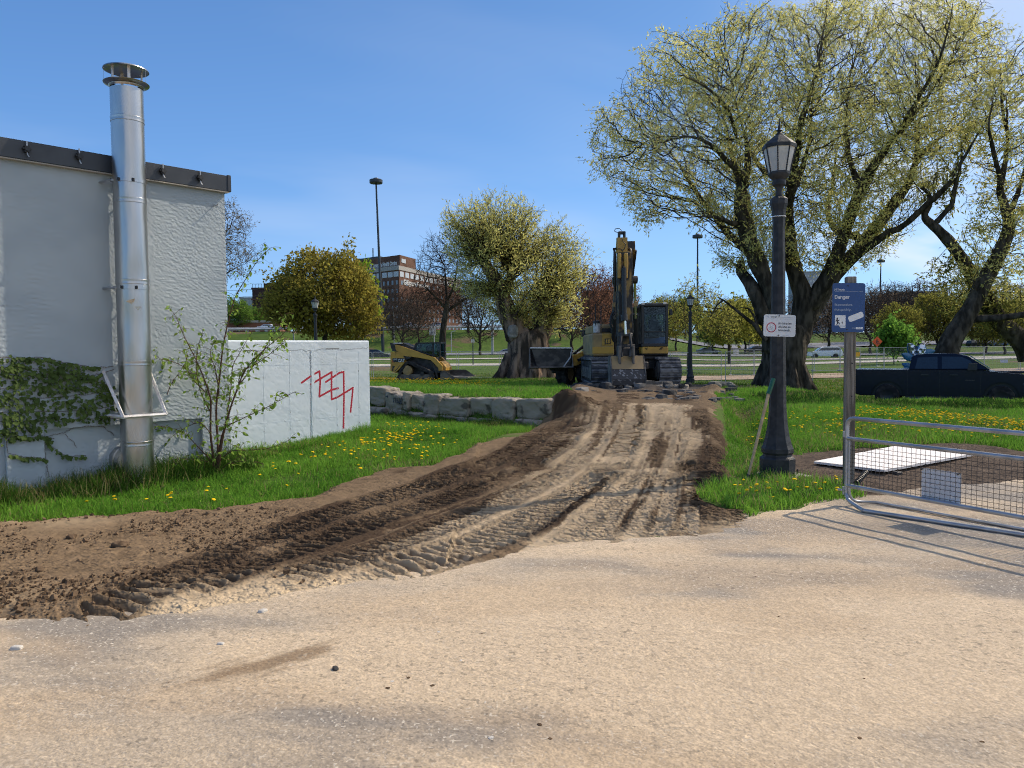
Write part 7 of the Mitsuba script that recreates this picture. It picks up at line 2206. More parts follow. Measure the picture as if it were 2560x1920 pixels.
outline_tree('maple_tree', 'bright lime green tree half hidden behind the mustard coloured maple', 66.0, [[(770, 770, 0, 7), (772, 720, 0, 6), (775, 660, 0, 4)]], [(740, 600), (760, 572), (785, 575), (803, 600), (812, 640), (810, 680), (780, 700), (750, 690)], 1800, 54, [(0.22, 0.32, 0.035), (0.34, 0.44, 0.05)], 0.40, 4, 0.5, 0.5, tmpl=BLOB, spread=0.25)
outline_tree('bare_tree', 'leafless grey tree with fine twigs between the hospital and the pollard willow', 58.0, [[(954, 800, 0, 9), (955, 750, 0, 8), (958, 710, 0, 7.5), (964, 670, 0, 7), (966, 650, 0, 6.5)], [(964, 668, 0, 5), (940, 640, -0.5, 4), (915, 618, -1, 3), (900, 610, -1.2, 2)], [(966, 655, 0, 5), (962, 610, 0.5, 4), (958, 570, 0.8, 3)], [(966, 672, 0, 5), (990, 655, 0, 4.5), (1015, 640, 0, 3), (1040, 622, 0, 2)], [(966, 650, 0, 4), (985, 610, -1, 3.5), (990, 560, -1, 2.5)]],
             [(885, 640), (895, 590), (900, 560), (915, 525), (935, 505), (960, 500), (985, 520), (1010, 560), (1030, 600), (1040, 640), (1010, 668), (960, 662), (920, 670)], 6500, 61, None, step=0.26, dk=0.27, tip=0.011, tw=1)
outline_tree('budding_tree', 'thin tree with brown buds showing past the right edge of the grey building', 30.0, [[(430, 790, 0, 9), (435, 700, 0, 8), (450, 620, 0, 6), (470, 560, 0, 4), (490, 500, 0, 3)], [(450, 625, 0, 4), (490, 590, 0, 3), (530, 570, 0, 2)]],
             [(400, 480), (480, 430), (505, 440), (520, 470), (545, 468), (535, 500), (528, 530), (562, 540), (555, 565), (520, 570), (535, 590), (500, 605), (440, 620), (390, 560)], 3600, 64, [(0.17, 0.13, 0.065), (0.26, 0.21, 0.09)], 0.09, 2, 0.17, 0.18, tip=0.005, spread=0.05)
outline_tree('young_tree', 'pale young tree with thin yellow green leaves behind the second lamp post', 62.0, [[(1487, 790, 0, 5.5), (1488, 750, 0, 4.5), (1490, 720, 0, 4)], [(1490, 722, 0, 3), (1470, 690, 0, 2.5), (1455, 660, 0, 2)], [(1490, 722, 0, 3), (1510, 690, 0, 2.5), (1520, 650, 0, 2)]],
             [(1435, 680), (1432, 655), (1450, 640), (1460, 622), (1480, 612), (1500, 610), (1530, 622), (1560, 640), (1590, 660), (1598, 700), (1580, 735), (1545, 725), (1520, 735), (1480, 730), (1450, 715)], 3000, 67, [(0.30, 0.30, 0.075), (0.44, 0.42, 0.10)], 0.26, 2, 0.36, 0.40, spread=0.12)
outline_tree('young_tree', 'olive green tree between the second lamp post and the big willow', 80.0, [[(1575, 780, 0, 5), (1575, 720, 0, 4), (1570, 690, 0, 3)]], [(1520, 700), (1535, 670), (1560, 655), (1600, 650), (1630, 665), (1640, 700), (1620, 730), (1570, 740), (1530, 730)], 2400, 70, [(0.21, 0.21, 0.045), (0.33, 0.33, 0.065)], 0.38, 3, 0.45, 0.5, tmpl=BLOB)
outline_tree('bright_tree', 'small bright green tree behind the far fence beside the orange sign', 74.0, [[(1931, 770, 0, 2.5), (1931, 740, 0, 2)]], [(1897, 735), (1905, 715), (1918, 700), (1932, 694), (1945, 704), (1960, 715), (1970, 730), (1966, 752), (1945, 762), (1915, 760), (1900, 752)], 1300, 73, [(0.12, 0.26, 0.04), (0.20, 0.37, 0.065)], 0.32, 5, 0.3, 0.34, tmpl=BLOB)

# ---- far trees: four kinds, copied along the embankment and across the park
protos = {}


def proto(kind_, seed):
    """Unit far tree about 10 m tall at the origin: (trunk mesh, twig mesh, leaf cloud or None)."""
    rg = np.random.default_rng(seed)
    hgt = 10.0
    nodes = [np.array([0.1 * math.sin(i * 1.3 + seed), 0.1 * math.cos(i * 1.7), z]) for i, z in enumerate(np.linspace(-0.2, 2.8, 8))]
    par = [-1] + list(range(7))
    n = 2600
    q = rg.normal(0, 1, (n, 3))
    q /= np.linalg.norm(q, axis=1, keepdims=True)
    q *= rg.random((n, 1)) ** 0.36
    wob = 0.45 + 1.05 * meshkit.fbm(q * 2.1 + seed, 3, seed)[:, None]
    att = q * wob * [4.2, 4.2, 4.0] + [0, 0, 5.9]
    att = att[att[:, 2] > 1.9]
    P1, p1 = grow(att, nodes, par, 0.40, 4.0, 0.46, 100, 0.05, seed, 0.3)
    fx = np.zeros(len(P1))
    fx[:8] = np.linspace(0.24, 0.17, 8)
    r1, _ = radii(P1, p1, 0.022, 2.5, fx)
    P1, p1, r1 = twigify(P1, p1, r1, 0.045, 1, 0.8, seed, 0.1, 0.016)
    wood = cat(*[m for m in (wood_mesh(P1, p1, r1, r1 > 0.08, 7), wood_mesh(P1, p1, r1, (r1 <= 0.08) & (r1 > 0.04), 4)) if m is not None])
    tw = wood_mesh(P1, p1, r1, r1 <= 0.04, 3)
    lf = None
    if kind_ != 'bare':
        cols, per, size, tm = {'red': ([(0.22, 0.105, 0.07), (0.31, 0.16, 0.10)], 2, 0.30, SPRIG), 'olive': ([(0.19, 0.185, 0.042), (0.30, 0.29, 0.06)], 5, 0.30, BLOB), 'green': ([(0.11, 0.21, 0.04), (0.19, 0.31, 0.055)], 6, 0.32, BLOB), 'brown': ([(0.15, 0.11, 0.075), (0.21, 0.155, 0.10)], 1, 0.32, SPRIG)}[kind_]
        lf = foliage(P1, p1, r1, 0.021, per, size, cols, seed, 0.2, 0.1, tm, clumps(0.7, seed, 0.3, 0.5))
    return wood, tw, lf


for kd, sd_ in (('bare', 101), ('bare', 102), ('red', 103), ('olive', 104), ('olive', 105), ('green', 106), ('brown', 107), ('brown', 108)):
    wood, tw, lf = proto(kd, sd_)
    d = {'trunk': mikit.ply(wood, 'm_bark', True), 'twigs': mikit.ply(tw, 'm_twigred' if kd in ('red',) else 'm_twig')}
    if lf is not None:
        d['crown'] = mikit.ply(lf[0], 'm_leaf', False, color=np.clip(lf[1], 0.005, 0.9))
    gk = f'far_tree_source_{sd_}'
    scene[gk] = {'type': 'shapegroup', **d}
    protos.setdefault(kd, []).append((gk, list(d)))
rf = np.random.default_rng(77)
FAR = [  # (disp x, distance, height m, kind, label)
    (870, 120, 9, 'bare', 'dark leafless tree left of the bare grey tree in front of the hospital'), (905, 150, 11, 'brown', 'brown twiggy tree in front of the hospital wall'), (1037, 118, 9.5, 'bare', 'double stemmed leafless tree on the verge between skid loader and pollard willow'),
    (1012, 178, 11, 'brown', 'brown leafless tree on the embankment behind the pollard willow'), (850, 172, 12, 'bare', 'leafless tree on the embankment at the foot of the tall mast'), (785, 160, 10, 'brown', 'brown tree on the embankment behind the round maple'),
    (1275, 112, 13, 'red', 'reddish budding tree right behind the loader'), (1322, 122, 13, 'red', 'reddish budding tree behind the excavator boom'), (1235, 130, 12, 'bare', 'leafless tree behind the right side of the pollard willow'), (1360, 140, 10, 'brown', 'brown tree behind the excavator cab'), (960, 200, 13, 'red', 'rust red tree in front of the hospital lower floors'), (900, 215, 13, 'red', 'rust red tree left below the hospital lettering'),
    (1420, 130, 9, 'olive', 'olive green tree just right of the excavator cab'), (1460, 165, 10, 'brown', 'brown tree behind the pale young tree'), (1540, 150, 8, 'green', 'green tree on the far lawn left of the big willow'), (1610, 160, 11, 'olive', 'olive tree behind the left stem of the big willow'), (1655, 170, 9, 'green', 'green tree seen between the stems of the big willow'),
    (1790, 150, 12, 'brown', 'brown leafless tree left of the blue sign'), (1840, 170, 14, 'brown', 'brown leafless tree behind the blue sign'), (1880, 140, 11, 'bare', 'leafless tree right of the blue sign'), (1912, 165, 15, 'brown', 'tall brown tree above the small bright green tree'), (1960, 150, 13, 'bare', 'leafless tree right above the small bright green tree'), (1985, 175, 16, 'brown', 'tall brown tree right of the thin mast'),
    (2025, 140, 11, 'olive', 'olive green tree left of the leaning trunks'), (2070, 165, 13, 'brown', 'brown tree behind the leaning trunks'), (2130, 135, 9, 'olive', 'olive tree behind the crossing trunks'), (2170, 125, 8.5, 'olive', 'olive tree under the low limb at the right edge'), (2205, 140, 10, 'olive', 'olive tree at the right edge of the far lawn'), (1940, 125, 8, 'olive', 'short olive tree right beside the small bright green tree'),
    (515, 215, 9, 'green', 'green tree beside the dark brick tower at the left'), (560, 250, 8, 'green', 'green tree at the foot of the dark brick tower'), (640, 185, 8, 'brown', 'brown shrubby tree on the embankment behind the wall lamp'), (1590, 210, 13, 'brown', 'brown tree on the hill behind the olive tree'), (1480, 230, 12, 'green', 'green tree on the hill behind the pale young tree'), (1740, 200, 14, 'brown', 'brown tree behind the middle of the big willow'), (1430, 210, 11, 'brown', 'brown tree on the hill right of the cab mirror'),
    (1890, 210, 15, 'brown', 'brown tree on the hill above the orange sign'), (2100, 200, 15, 'brown', 'brown tree on the hill behind the crossing trunks'), (2190, 210, 16, 'brown', 'brown tree on the hill at the right edge'), (1150, 190, 10, 'bare', 'leafless tree on the embankment behind the pollard trunk'), (1210, 170, 9, 'brown', 'brown tree below the right side of the pollard crown')]
for n_, (u, Y, hh, kd, lab) in enumerate(FAR):
    k = thing('far_tree', lab, 'tree')
    c = dat(u, 757, Y)
    g = gz(c[0], c[1])
    s = hh / 9.6
    pr = protos[kd][n_ % len(protos[kd])]
    a = rf.uniform(0, 360)
    to = T().translate(g.tolist()).rotate([0, 0, 1], a).scale([s * rf.uniform(0.85, 1.15), s * rf.uniform(0.85, 1.15), s])
    scene[k] = {'type': 'instance', 'shapegroup': {'type': 'ref', 'id': pr[0]}, 'to_world': to}
    for nm in pr[1]:
        if nm != 'trunk':
            kind(f'{k}__{nm}', 'stuff')
# ---------------------------------------------------------------- buildings beyond the highway
def facade_windows(key, M4, w, h, cols, rows, mat='m_window', sill=None, name='window', inset=None, margin=0.06, wf=0.45, hf=0.5, z0=0.0, skip=()):
    d = mikit.ply(cat(box((0, 0, 0), (w / cols * wf, 0.16, (h / rows) * hf))), mat)
    for i in range(cols):
        for j in range(rows):
            if (i, j) in skip:
                continue
            L = M4 @ trimesh.transformations.translation_matrix([(i + 0.5) / cols * w, -0.02, z0 + (j + 0.5) / rows * h])
            base = f'{key}__{name}'
            kk, n = base, 0
            while kk in scene:
                n += 1
                kk = f'{base}_{n:03d}'
            scene[kk] = {**d, 'to_world': T(L.tolist())}


def face_m(p, q):
    """Local frame of a facade: x from p to q along the foot, y into the building, z up."""
    p, q = np.asarray(p, float), np.asarray(q, float)
    d = (q - p)[:2] / np.linalg.norm((q - p)[:2])
    m = np.eye(4)
    m[:2, 0], m[:2, 1], m[:3, 3] = d, [-d[1], d[0]], p
    return m, float(np.linalg.norm((q - p)[:2]))


KH = 640 / 2212.0


def h3(a, b, Y):
    return at(540 + a * KH, 420 + b * KH, Y)


hos = thing('hospital', 'large brown brick hospital block with white lettering beyond the highway', 'building')
YH = 350.0
zg = 8.0
cA, cB, cC = h3(1150, 800, YH + 25), h3(1580, 800, YH), h3(2120, 830, YH + 75)
cD = h3(1705, 800, YH + 12)
zr = float(h3(1580, 850, YH)[2])               # main roof
zb1 = float(h3(1580, 880, YH)[2])
zu = float(h3(1580, 748, YH)[2])               # upper block
ML, LL = face_m([*cA[:2], zg], [*cB[:2], zg])
MR, LR = face_m([*cB[:2], zg], [*cC[:2], zg])


def hb(M4, x0, x1, y0, y1, z0, z1):
    m = box(((x0 + x1) / 2, (y0 + y1) / 2, (z0 + z1) / 2), (x1 - x0, y1 - y0, z1 - z0))
    m.apply_transform(M4)
    return m


def corner_prism(pts, z0, z1):
    m = trimesh.creation.extrude_polygon(sg.Polygon([p[:2] for p in pts]), z1 - z0, engine='earcut')
    m.apply_translation((0, 0, z0))
    return m


back = cA[:2] + (cC - cB)[:2]
plan = [cA, cB, cC, back]
part(hos, 'wall', corner_prism(plan, zg - 4, zr - 5.2), 'm_brick')
part(hos, 'attic', corner_prism([np.array([*(np.array(p[:2]) * 0.997 + np.mean([q[:2] for q in plan], 0) * 0.003), 0]) for p in plan], zr - 5.2, zr - 1.5), 'm_brick')
part(hos, 'cornice', corner_prism([np.array([*(np.array(p[:2]) * 1.012 - np.mean([q[:2] for q in plan], 0) * 0.012), 0]) for p in plan], zr - 1.5, zr + 0.4), 'm_band', label='pale band round the roof')
Z = zr - 5.2 - zg
facade_windows(hos, ML, LL, Z, 12, 7, wf=0.40, hf=0.5)
facade_windows(hos, MR, LR, Z, 15, 7, wf=0.36, hf=0.5, skip=[(i, 5) for i in range(9)])
M_ = ML.copy()
M_[2, 3] = zr - 5.0
facade_windows(hos, M_, LL, 3.4, 9, 1, 'm_windowlight', name='ribbon_window', wf=0.8, hf=0.7)
M_ = MR.copy()
M_[2, 3] = zr - 5.0
facade_windows(hos, M_, LR, 3.4, 14, 1, 'm_windowlight', name='ribbon_window', wf=0.7, hf=0.7)
up_pl = [np.array([*(cA[:2] + (cB - cA)[:2] * 0.12), 0]), np.array([*cB[:2], 0]), np.array([*(cB[:2] + (cC - cB)[:2] * 0.22), 0]), np.array([*(cA[:2] + (cB - cA)[:2] * 0.12 + (cC - cB)[:2] * 0.22), 0])]
up_pl = [np.array([*(p[:2] + ((cC - cB)[:2] / np.linalg.norm((cC - cB)[:2])) * 1.0), 0]) for p in up_pl]
part(hos, 'upper_block', corner_prism(up_pl, zr + 0.4, zu), 'm_brick')
zt2 = float(h3(1300, 745, YH)[2])
part(hos, 'plant_room', corner_prism([np.array([*(cA[:2] + (cB - cA)[:2] * f + (cC - cB)[:2] * g), 0]) for f, g in ((0.0, 0.05), (0.55, 0.05), (0.55, 0.3), (0.0, 0.3))], zr + 0.4, zt2 + 1.0), 'm_mast')
Mu, Lu = face_m([*up_pl[0][:2], 0], [*up_pl[1][:2], 0])


def bigtext(key, s, h, x, z, M4, sq=1.0):
    t = meshkit.text_mesh(s, h, 0.25, True)
    v = np.asarray(t.vertices)
    m = trimesh.Trimesh(np.stack([x + v[:, 0] * sq, -0.05 - v[:, 2], z + v[:, 1]], 1), np.asarray(t.faces), process=False)
    m.apply_transform(M4)
    part(key, 'lettering', m, 'm_letter')


tl = meshkit.text_mesh("St. Joseph's Health Centre", 1.9, 0.2, True)
wt = np.ptp(np.asarray(tl.vertices)[:, 0])
bigtext(hos, "St. Joseph's Health Centre", 1.8, Lu * 0.34, float(h3(1450, 822, YH)[2]) - 0.6, Mu, 0.60 * Lu / (wt * 1.8 / 1.9))
Mr2, _ = face_m([*up_pl[1][:2], 0], [*up_pl[2][:2], 0])
part(hos, 'banner', hb(Mr2, 1.5, 6.0, -0.2, 0.1, zr + 2.0, zu - 1.5), 'm_windowlight')
MRt = MR.copy()
MRt[2, 3] = 0
tl = meshkit.text_mesh("Gilgan Family", 2.6, 0.2, True)
wt = np.ptp(np.asarray(tl.vertices)[:, 0])
bigtext(hos, "Gilgan Family", 2.2, LR * 0.05, float(h3(1660, 1010, YH + 10)[2]) - 0.2, MRt, 0.36 * LR / (wt * 2.2 / 2.6))
bigtext(hos, "Wing", 2.2, LR * 0.55, float(h3(1660, 1010, YH + 10)[2]) - 0.2, MRt, 0.9)
part(hos, 'roof_mast', cyl([cA[0] + (cB - cA)[0] * 0.42, cA[1], zt2], [cA[0] + (cB - cA)[0] * 0.42, cA[1], zt2 + 6], 0.3, 6), 'm_mast')


def simple_building(label, u0, u1, v_top, Y, dep, mat, cols, rows, wmat='m_window', skew=0.0, name='building', zg=7.0, wf=0.45, hf=0.45, roof=None):
    k = thing(name, label, 'building')
    p, q = at(u0, 800, Y), at(u1, 800, Y + skew)
    zt_ = float(at((u0 + u1) / 2, v_top, Y)[2])
    Mx, L = face_m([*p[:2], zg], [*q[:2], zg])
    part(k, 'wall', hb(Mx, 0, L, 0, dep, -5, zt_ - zg - 0.6), mat)
    part(k, 'roof', hb(Mx, -0.25, L + 0.25, -0.25, dep + 0.25, zt_ - zg - 0.6, zt_ - zg), roof or 'm_band')
    if cols:
        facade_windows(k, Mx, L, zt_ - zg - 1.2, cols, rows, wmat, wf=wf, hf=hf)
    return k, Mx, L, zt_


k, Mx, L, zt_ = simple_building('dark brown brick tower block left of the round maple', 632, 690, 719, 260, 16, 'm_brickdark', 0, 0, roof='m_brickdark')
part(k, 'roof_house', hb(Mx, L * 0.42, L * 0.95, 2, 9, zt_ - 7, zt_ - 7 + 1.6), 'm_brickdark')
part(k, 'brick_band', hb(Mx, -0.3, L + 0.3, -0.35, 0.0, (zt_ - 7) - 4.2, (zt_ - 7) - 3.7), 'm_brick')
part(k, 'brick_pier', hb(Mx, L * 0.15, L * 0.22, -0.3, 0.0, -4, (zt_ - 7) - 4.4), 'm_brickdark')
part(k, 'roof_rail', cat(*[hb(Mx, a, b, 0.2, 0.3, zt_ - 7, zt_ - 7 + 1.3) for a, b in ((0, 0.12), (L * 0.13, L * 0.13 + 0.1), (L * 0.26, L * 0.26 + 0.1), (L * 0.4, L * 0.4 + 0.1))], hb(Mx, 0, L * 0.42, 0.2, 0.3, zt_ - 7 + 1.2, zt_ - 7 + 1.3)), 'm_mast')
simple_building('plain pale grey slab building left of the dark brick tower', 600, 634, 743, 330, 20, 'm_greybld', 0, 0, roof='m_greybld')
simple_building('long low red brick building above the embankment at the left', 560, 700, 801, 215, 10, 'm_brickred', 6, 1, 'm_windowlight', zg=6.8, wf=0.3, hf=0.45)
simple_building('red brick apartment block behind the reddish trees left of the excavator boom', 1462, 1560, 726, 300, 14, 'm_brickred', 9, 5, zg=7.0, wf=0.35, hf=0.4, roof='m_brickred')
simple_building('dark red brick house roofline behind the excavator cab', 1570, 1640, 762, 320, 14, 'm_brick', 5, 3, zg=7.0)
simple_building('tall pale grey tower seen between the stems of the big willow', 2003, 2050, 678, 420, 20, 'm_greybld', 7, 12, 'm_windowlight', zg=8.0, wf=0.5, hf=0.4)
simple_building('lower grey building right of the pale tower between the willow stems', 2050, 2090, 735, 400, 18, 'm_greybld', 6, 4, 'm_windowlight', zg=8.0)
simple_building('dark blue grey building behind the brown trees right of the blue sign', 2240, 2340, 728, 400, 20, 'm_mast', 9, 4, zg=8.0)
simple_building('pale low building on the hill left of the big willow', 1830, 1900, 776, 380, 14, 'm_greybld', 6, 2, 'm_windowlight', zg=8.0)
wr = thing('power_line', 'two thin power lines strung above the highway', 'power line')
for dz in (0.0, 3.4):
    pa, pb_ = at(560, 726 + dz * 5.0, 240), at(640, 723 + dz * 5.0, 244)
    part(wr, 'cable', tube([pa + (pa - pb_) * 0.8, pa, (pa + pb_) / 2 - [0, 0, 0.15], pb_, pb_ + (pb_ - pa) * 0.3], 0.06, 4), 'm_mast')
wr = thing('power_line', 'two thin pale power lines passing behind the excavator', 'power line')
for dz in (0, 18):
    part(wr, 'cable', tube([at(1440, 776 + dz, 150), at(1540, 763 + dz, 150), at(1620, 752 + dz, 150)], 0.04, 4), 'm_greypole')
# ---------------------------------------------------------------- grass, dandelions
rgr = np.random.default_rng(99)
BLADE = trimesh.Trimesh(np.array([[-0.5, 0, 0], [0.5, 0, 0], [0.32, 0.55, 0.10], [-0.32, 0.55, 0.10], [0.0, 1.0, 0.34]]), np.array([[0, 1, 2], [0, 2, 3], [3, 2, 4]]), process=False)


def grass_cover(name, label, poly, n, hlo, hhi, width, cols, seed, clump=1.6, extra=None, edge=0.0):
    rg = np.random.default_rng(seed)
    pg = sg.Polygon(poly)
    x0, y0, x1, y1 = pg.bounds
    pts = []
    m = 0
    while m < n:
        q = rg.uniform([x0, y0], [x1, y1], (n * 2, 2))
        q = q[shapely.contains_xy(pg, q[:, 0], q[:, 1])]
        den = sstep(0.22, 0.5, meshkit.fbm(np.column_stack([q * clump, np.zeros(len(q))]), 3, seed)) * 0.75 + 0.25
        if extra is not None:
            den = den * extra(q[:, 0], q[:, 1])
        q = q[rg.random(len(q)) < den]
        pts.append(q)
        m += len(q)
        if len(q) < 50:
            break
    q = np.vstack(pts)[:n]
    n = len(q)
    tuft = meshkit.fbm(np.column_stack([q * 0.9, np.zeros(n) + 3]), 3, seed + 1)
    tuft2 = meshkit.noise(np.column_stack([q * 4.5, np.zeros(n) + 5]), seed + 2)
    H = (hlo + (hhi - hlo) * np.clip(tuft * 0.9 + tuft2 * 0.6 - 0.35, 0, 1)) * rg.uniform(0.6, 1.25, n)
    pos = np.column_stack([q, height(q[:, 0], q[:, 1]) - 0.01])
    lean = rg.normal(0, 0.32, (n, 3))
    lean[:, 2] = 1
    lean /= np.linalg.norm(lean, axis=1, keepdims=True)
    fa = rg.uniform(0, 2 * np.pi, n)
    nn = np.column_stack([np.cos(fa), np.sin(fa), np.zeros(n)])
    x = np.cross(lean, nn)
    x /= np.linalg.norm(x, axis=1, keepdims=True)
    z = np.cross(x, lean)
    tv = np.asarray(BLADE.vertices)
    wd = width * rg.uniform(0.6, 1.4, n)
    V = pos[:, None] + tv[None, :, :1] * (x * wd[:, None])[:, None] + tv[None, :, 1:2] * (lean * H[:, None])[:, None] + tv[None, :, 2:] * (z * H[:, None])[:, None]
    Fs = np.asarray(BLADE.faces)[None] + (np.arange(n) * 5)[:, None, None]
    t = np.clip(tuft * 1.6 - 0.4, 0, 1)[:, None]
    c = np.asarray(cols[0]) * (1 - t) + np.asarray(cols[1]) * t
    dryb = rg.random(n) < 0.03 + 0.22 * sstep(0.5, 0.68, meshkit.fbm(np.column_stack([q * 0.7, np.zeros(n) + 9]), 3, seed + 5))
    c = np.where(dryb[:, None], np.array([0.30, 0.26, 0.12]), c) * rg.uniform(0.7, 1.3, (n, 1))
    single(name, (V.reshape(-1, 3), Fs.reshape(-1, 3)), 'm_grass', False, color=np.clip(np.repeat(c, 5, 0), 0.005, 0.8))
    kind(name, 'stuff', label)


G_A = [(0.11, 0.265, 0.032), (0.23, 0.43, 0.06)]
not_dirt = lambda x, y: sstep(0.22, -0.05, sdf(DIRT, x, y) + (nfbm(x, y, 2.2, 4, 21) - 0.5) * 0.5)
not_gravel = lambda x, y: (sdf(GRAVEL, x, y) < 0.03) * 1.0
SOIL = np.array([gd(u, v)[:2] for u, v in [(1640, 985), (1720, 982), (1800, 972), (1870, 968), (1960, 962), (2060, 958), (2160, 966), (2260, 985), (2260, 1040), (2120, 1052), (1990, 1060), (1930, 1075), (1870, 1078), (1800, 1045), (1730, 1042), (1690, 1020), (1640, 1010)]])
not_soil = lambda x, y: sstep(0.10, -0.05, sdf(SOIL, x, y) + (nfbm(x, y, 3, 3, 8) - 0.5) * 0.5)
# bare raked soil behind the gate
sx = np.arange(SOIL[:, 0].min() - 0.3, SOIL[:, 0].max() + 0.3, 0.045)
sy = np.arange(SOIL[:, 1].min() - 0.3, SOIL[:, 1].max() + 0.3, 0.045)
X, Y = np.meshgrid(sx, sy)
sd_ = sdf(SOIL, X.ravel(), Y.ravel()).reshape(X.shape) + (nfbm(X, Y, 3, 3, 8) - 0.5) * 0.4
Z = height(X, Y) + np.clip(sd_ * 0.15, -0.05, 0.03) + (nfbm(X, Y, 9, 3, 17) - 0.5) * 0.035 * (sd_ > 0)
v, f, used = grid_mesh(X, Y, Z, sd_ > -0.25)
cs = np.array([0.115, 0.085, 0.062])[None] * (0.7 + 0.9 * nfbm(X, Y, 6, 3, 18).reshape(-1, 1))
single('bare_soil', (v, f), 'm_vc_soil', True, color=np.clip(cs[used], 0.01, 0.9))
kind('bare_soil', 'structure', 'dark raked bare soil patch behind the gate')

wall_front = lambda x, y: ((((x - BW[0]) * BN[0] + (y - BW[1]) * BN[1]) > 0.0) | (((x - BW[0]) * BD[0] + (y - BW[1]) * BD[1]) > S_END)) * ((((x - LB[0]) * BN[0] + (y - LB[1]) * BN[1]) > 0) | (((x - LB[0]) * BD[0] + (y - LB[1]) * BD[1]) > S_LE)) * 1.0
left_lawn = [tuple(gd(u, v)[:2]) for u, v in [(-40, 1145), (330, 1125), (560, 1100), (760, 1050), (840, 1025), (960, 1005), (1060, 950), (1130, 935)]] + [(0.6, 15.4), (-3.6, 18.9), (-7, 21), (-7.5, 13), (-6, 8.2)]
swf = lambda x, y: (((x - 0.8) * WALL_N[0] + (y - 15.5) * WALL_N[1]) < -0.15) * 1.0
grass_cover('grass', 'bright green unmown grass in front of the building and white wall', left_lawn, 95000, 0.05, 0.19, 0.011, G_A, 201, 1.4, lambda x, y: not_dirt(x, y) * wall_front(x, y) * swf(x, y))
fw = lambda x, y: sstep(0.75, 0.05, (x - BW[0]) * BN[0] + (y - BW[1]) * BN[1])
strip_p = [tuple(BW + BD * a + BN * b) for a, b in ((-3.2, 0.02), (S_END + 0.1, 0.02), (S_END + 0.2, 0.75), (-3.2, 0.75))]
grass_cover('tall_grass', 'long dark grass growing against the foot of the grey building', strip_p, 9000, 0.14, 0.42, 0.011, [(0.04, 0.10, 0.016), (0.075, 0.15, 0.022)], 202, 2.2, fw)
strip_q = [tuple(LB + BD * a + BN * b) for a, b in ((-0.6, 0.02), (S_LE + 0.05, 0.02), (S_LE + 0.2, 0.35), (-0.6, 0.35))]
grass_cover('wall_foot_grass', 'grass tufts along the foot of the white wall', strip_q, 5000, 0.10, 0.26, 0.011, G_A, 203, 2.2)
stone_f = [tuple(np.array([0.8, 15.5]) + SWD * a + SWN * b) for a, b in ((-5.4, 0.12), (-0.3, 0.12), (-0.5, 0.8), (-5.4, 0.95))]
grass_cover('wall_foot_grass_001', 'tall dark grass and weeds at the foot of the boulder wall', stone_f, 7000, 0.08, 0.22, 0.014, [(0.04, 0.095, 0.016), (0.075, 0.14, 0.022)], 204, 1.8, not_dirt)
right_lawn = [tuple(gd(u, v)[:2]) for u, v in [(1505, 1072), (1600, 1110), (1640, 1128), (1755, 1098), (1830, 1100), (1930, 1078), (2030, 1055), (2260, 1030)]] + [(9.0, 10.5), (14, 14.5), (15, 23), (6.4, 25), (5.4, 20), (4.6, 16.6), (3.7, 13.2), (3.1, 11.2), (2.7, 10.0)]
lampf = lambda x, y: 1.0 - (np.hypot(x - LP1[0] - 0.05, y - LP1[1] - 0.05) < 0.27)
boardf = lambda x, y: 1.0 - shapely.contains_xy(sg.Polygon(bq).buffer(0.05), x, y)
grass_cover('grass_001', 'bright green dandelion lawn right of the soil ramp around the lamp post', right_lawn, 115000, 0.05, 0.20, 0.013, G_A, 205, 1.1, lambda x, y: not_dirt(x, y) * not_soil(x, y) * not_gravel(x, y) * lampf(x, y) * boardf(x, y) * np.clip(13 / y, 0.3, 1))
terr_p = [(0.75, 15.7), (1.3, 17.5), (1.6, 20), (1.8, 24), (2.0, 30), (1.0, 36), (-9, 41), (-12, 34), (-9, 24), (-3.6, 19.3)]
terf = lambda x, y: (((x - 0.8) * WALL_N[0] + (y - 15.5) * WALL_N[1]) > 0.12) * not_dirt(x, y) * np.clip((19 / y) ** 1.5, 0.2, 1)
grass_cover('grass_002', 'green grass on the terrace above the boulder wall', terr_p, 60000, 0.07, 0.22, 0.020, G_A, 206, 0.8, terf)
mid_p = [(-16, 40), (-12, 34), (2, 34), (6.5, 29), (8, 25), (15, 22), (26, 27), (34, 46), (30, 60), (-26, 60)]
grass_cover('grass_003', 'mown grass across the middle of the park', mid_p, 60000, 0.06, 0.16, 0.05, [(0.09, 0.175, 0.028), (0.16, 0.25, 0.042)], 207, 0.35, lambda x, y: not_dirt(x, y) * np.clip(34 / y, 0.25, 1) * ((y > 25) | (x > 6)) * (1 - sstep(3.2, 2.4, np.abs(y - 51.8))*(x>1)))
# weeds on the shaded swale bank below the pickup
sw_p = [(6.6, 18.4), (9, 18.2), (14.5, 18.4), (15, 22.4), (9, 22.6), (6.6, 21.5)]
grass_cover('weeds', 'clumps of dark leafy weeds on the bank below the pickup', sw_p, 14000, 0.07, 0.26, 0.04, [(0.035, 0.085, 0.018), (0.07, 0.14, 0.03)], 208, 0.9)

# dandelions: each flower its own thing, the 300 nearest; the rest as one mass
HEAD = lathe([(0.0, -0.35), (0.55, -0.2), (1.0, 0.12), (0.85, 0.3), (0.45, 0.42), (0.0, 0.46)], 9)
STEM = tube([(0, 0, -4.4), (0.15, 0.05, -2.4), (0, 0, -0.3)], 0.10, 4, False)
scene['dandelion_source'] = {'type': 'shapegroup', 'flower': mikit.ply(HEAD, 'm_dandelion', 50), 'stem': mikit.ply(STEM, 'm_stem')}
fl = []


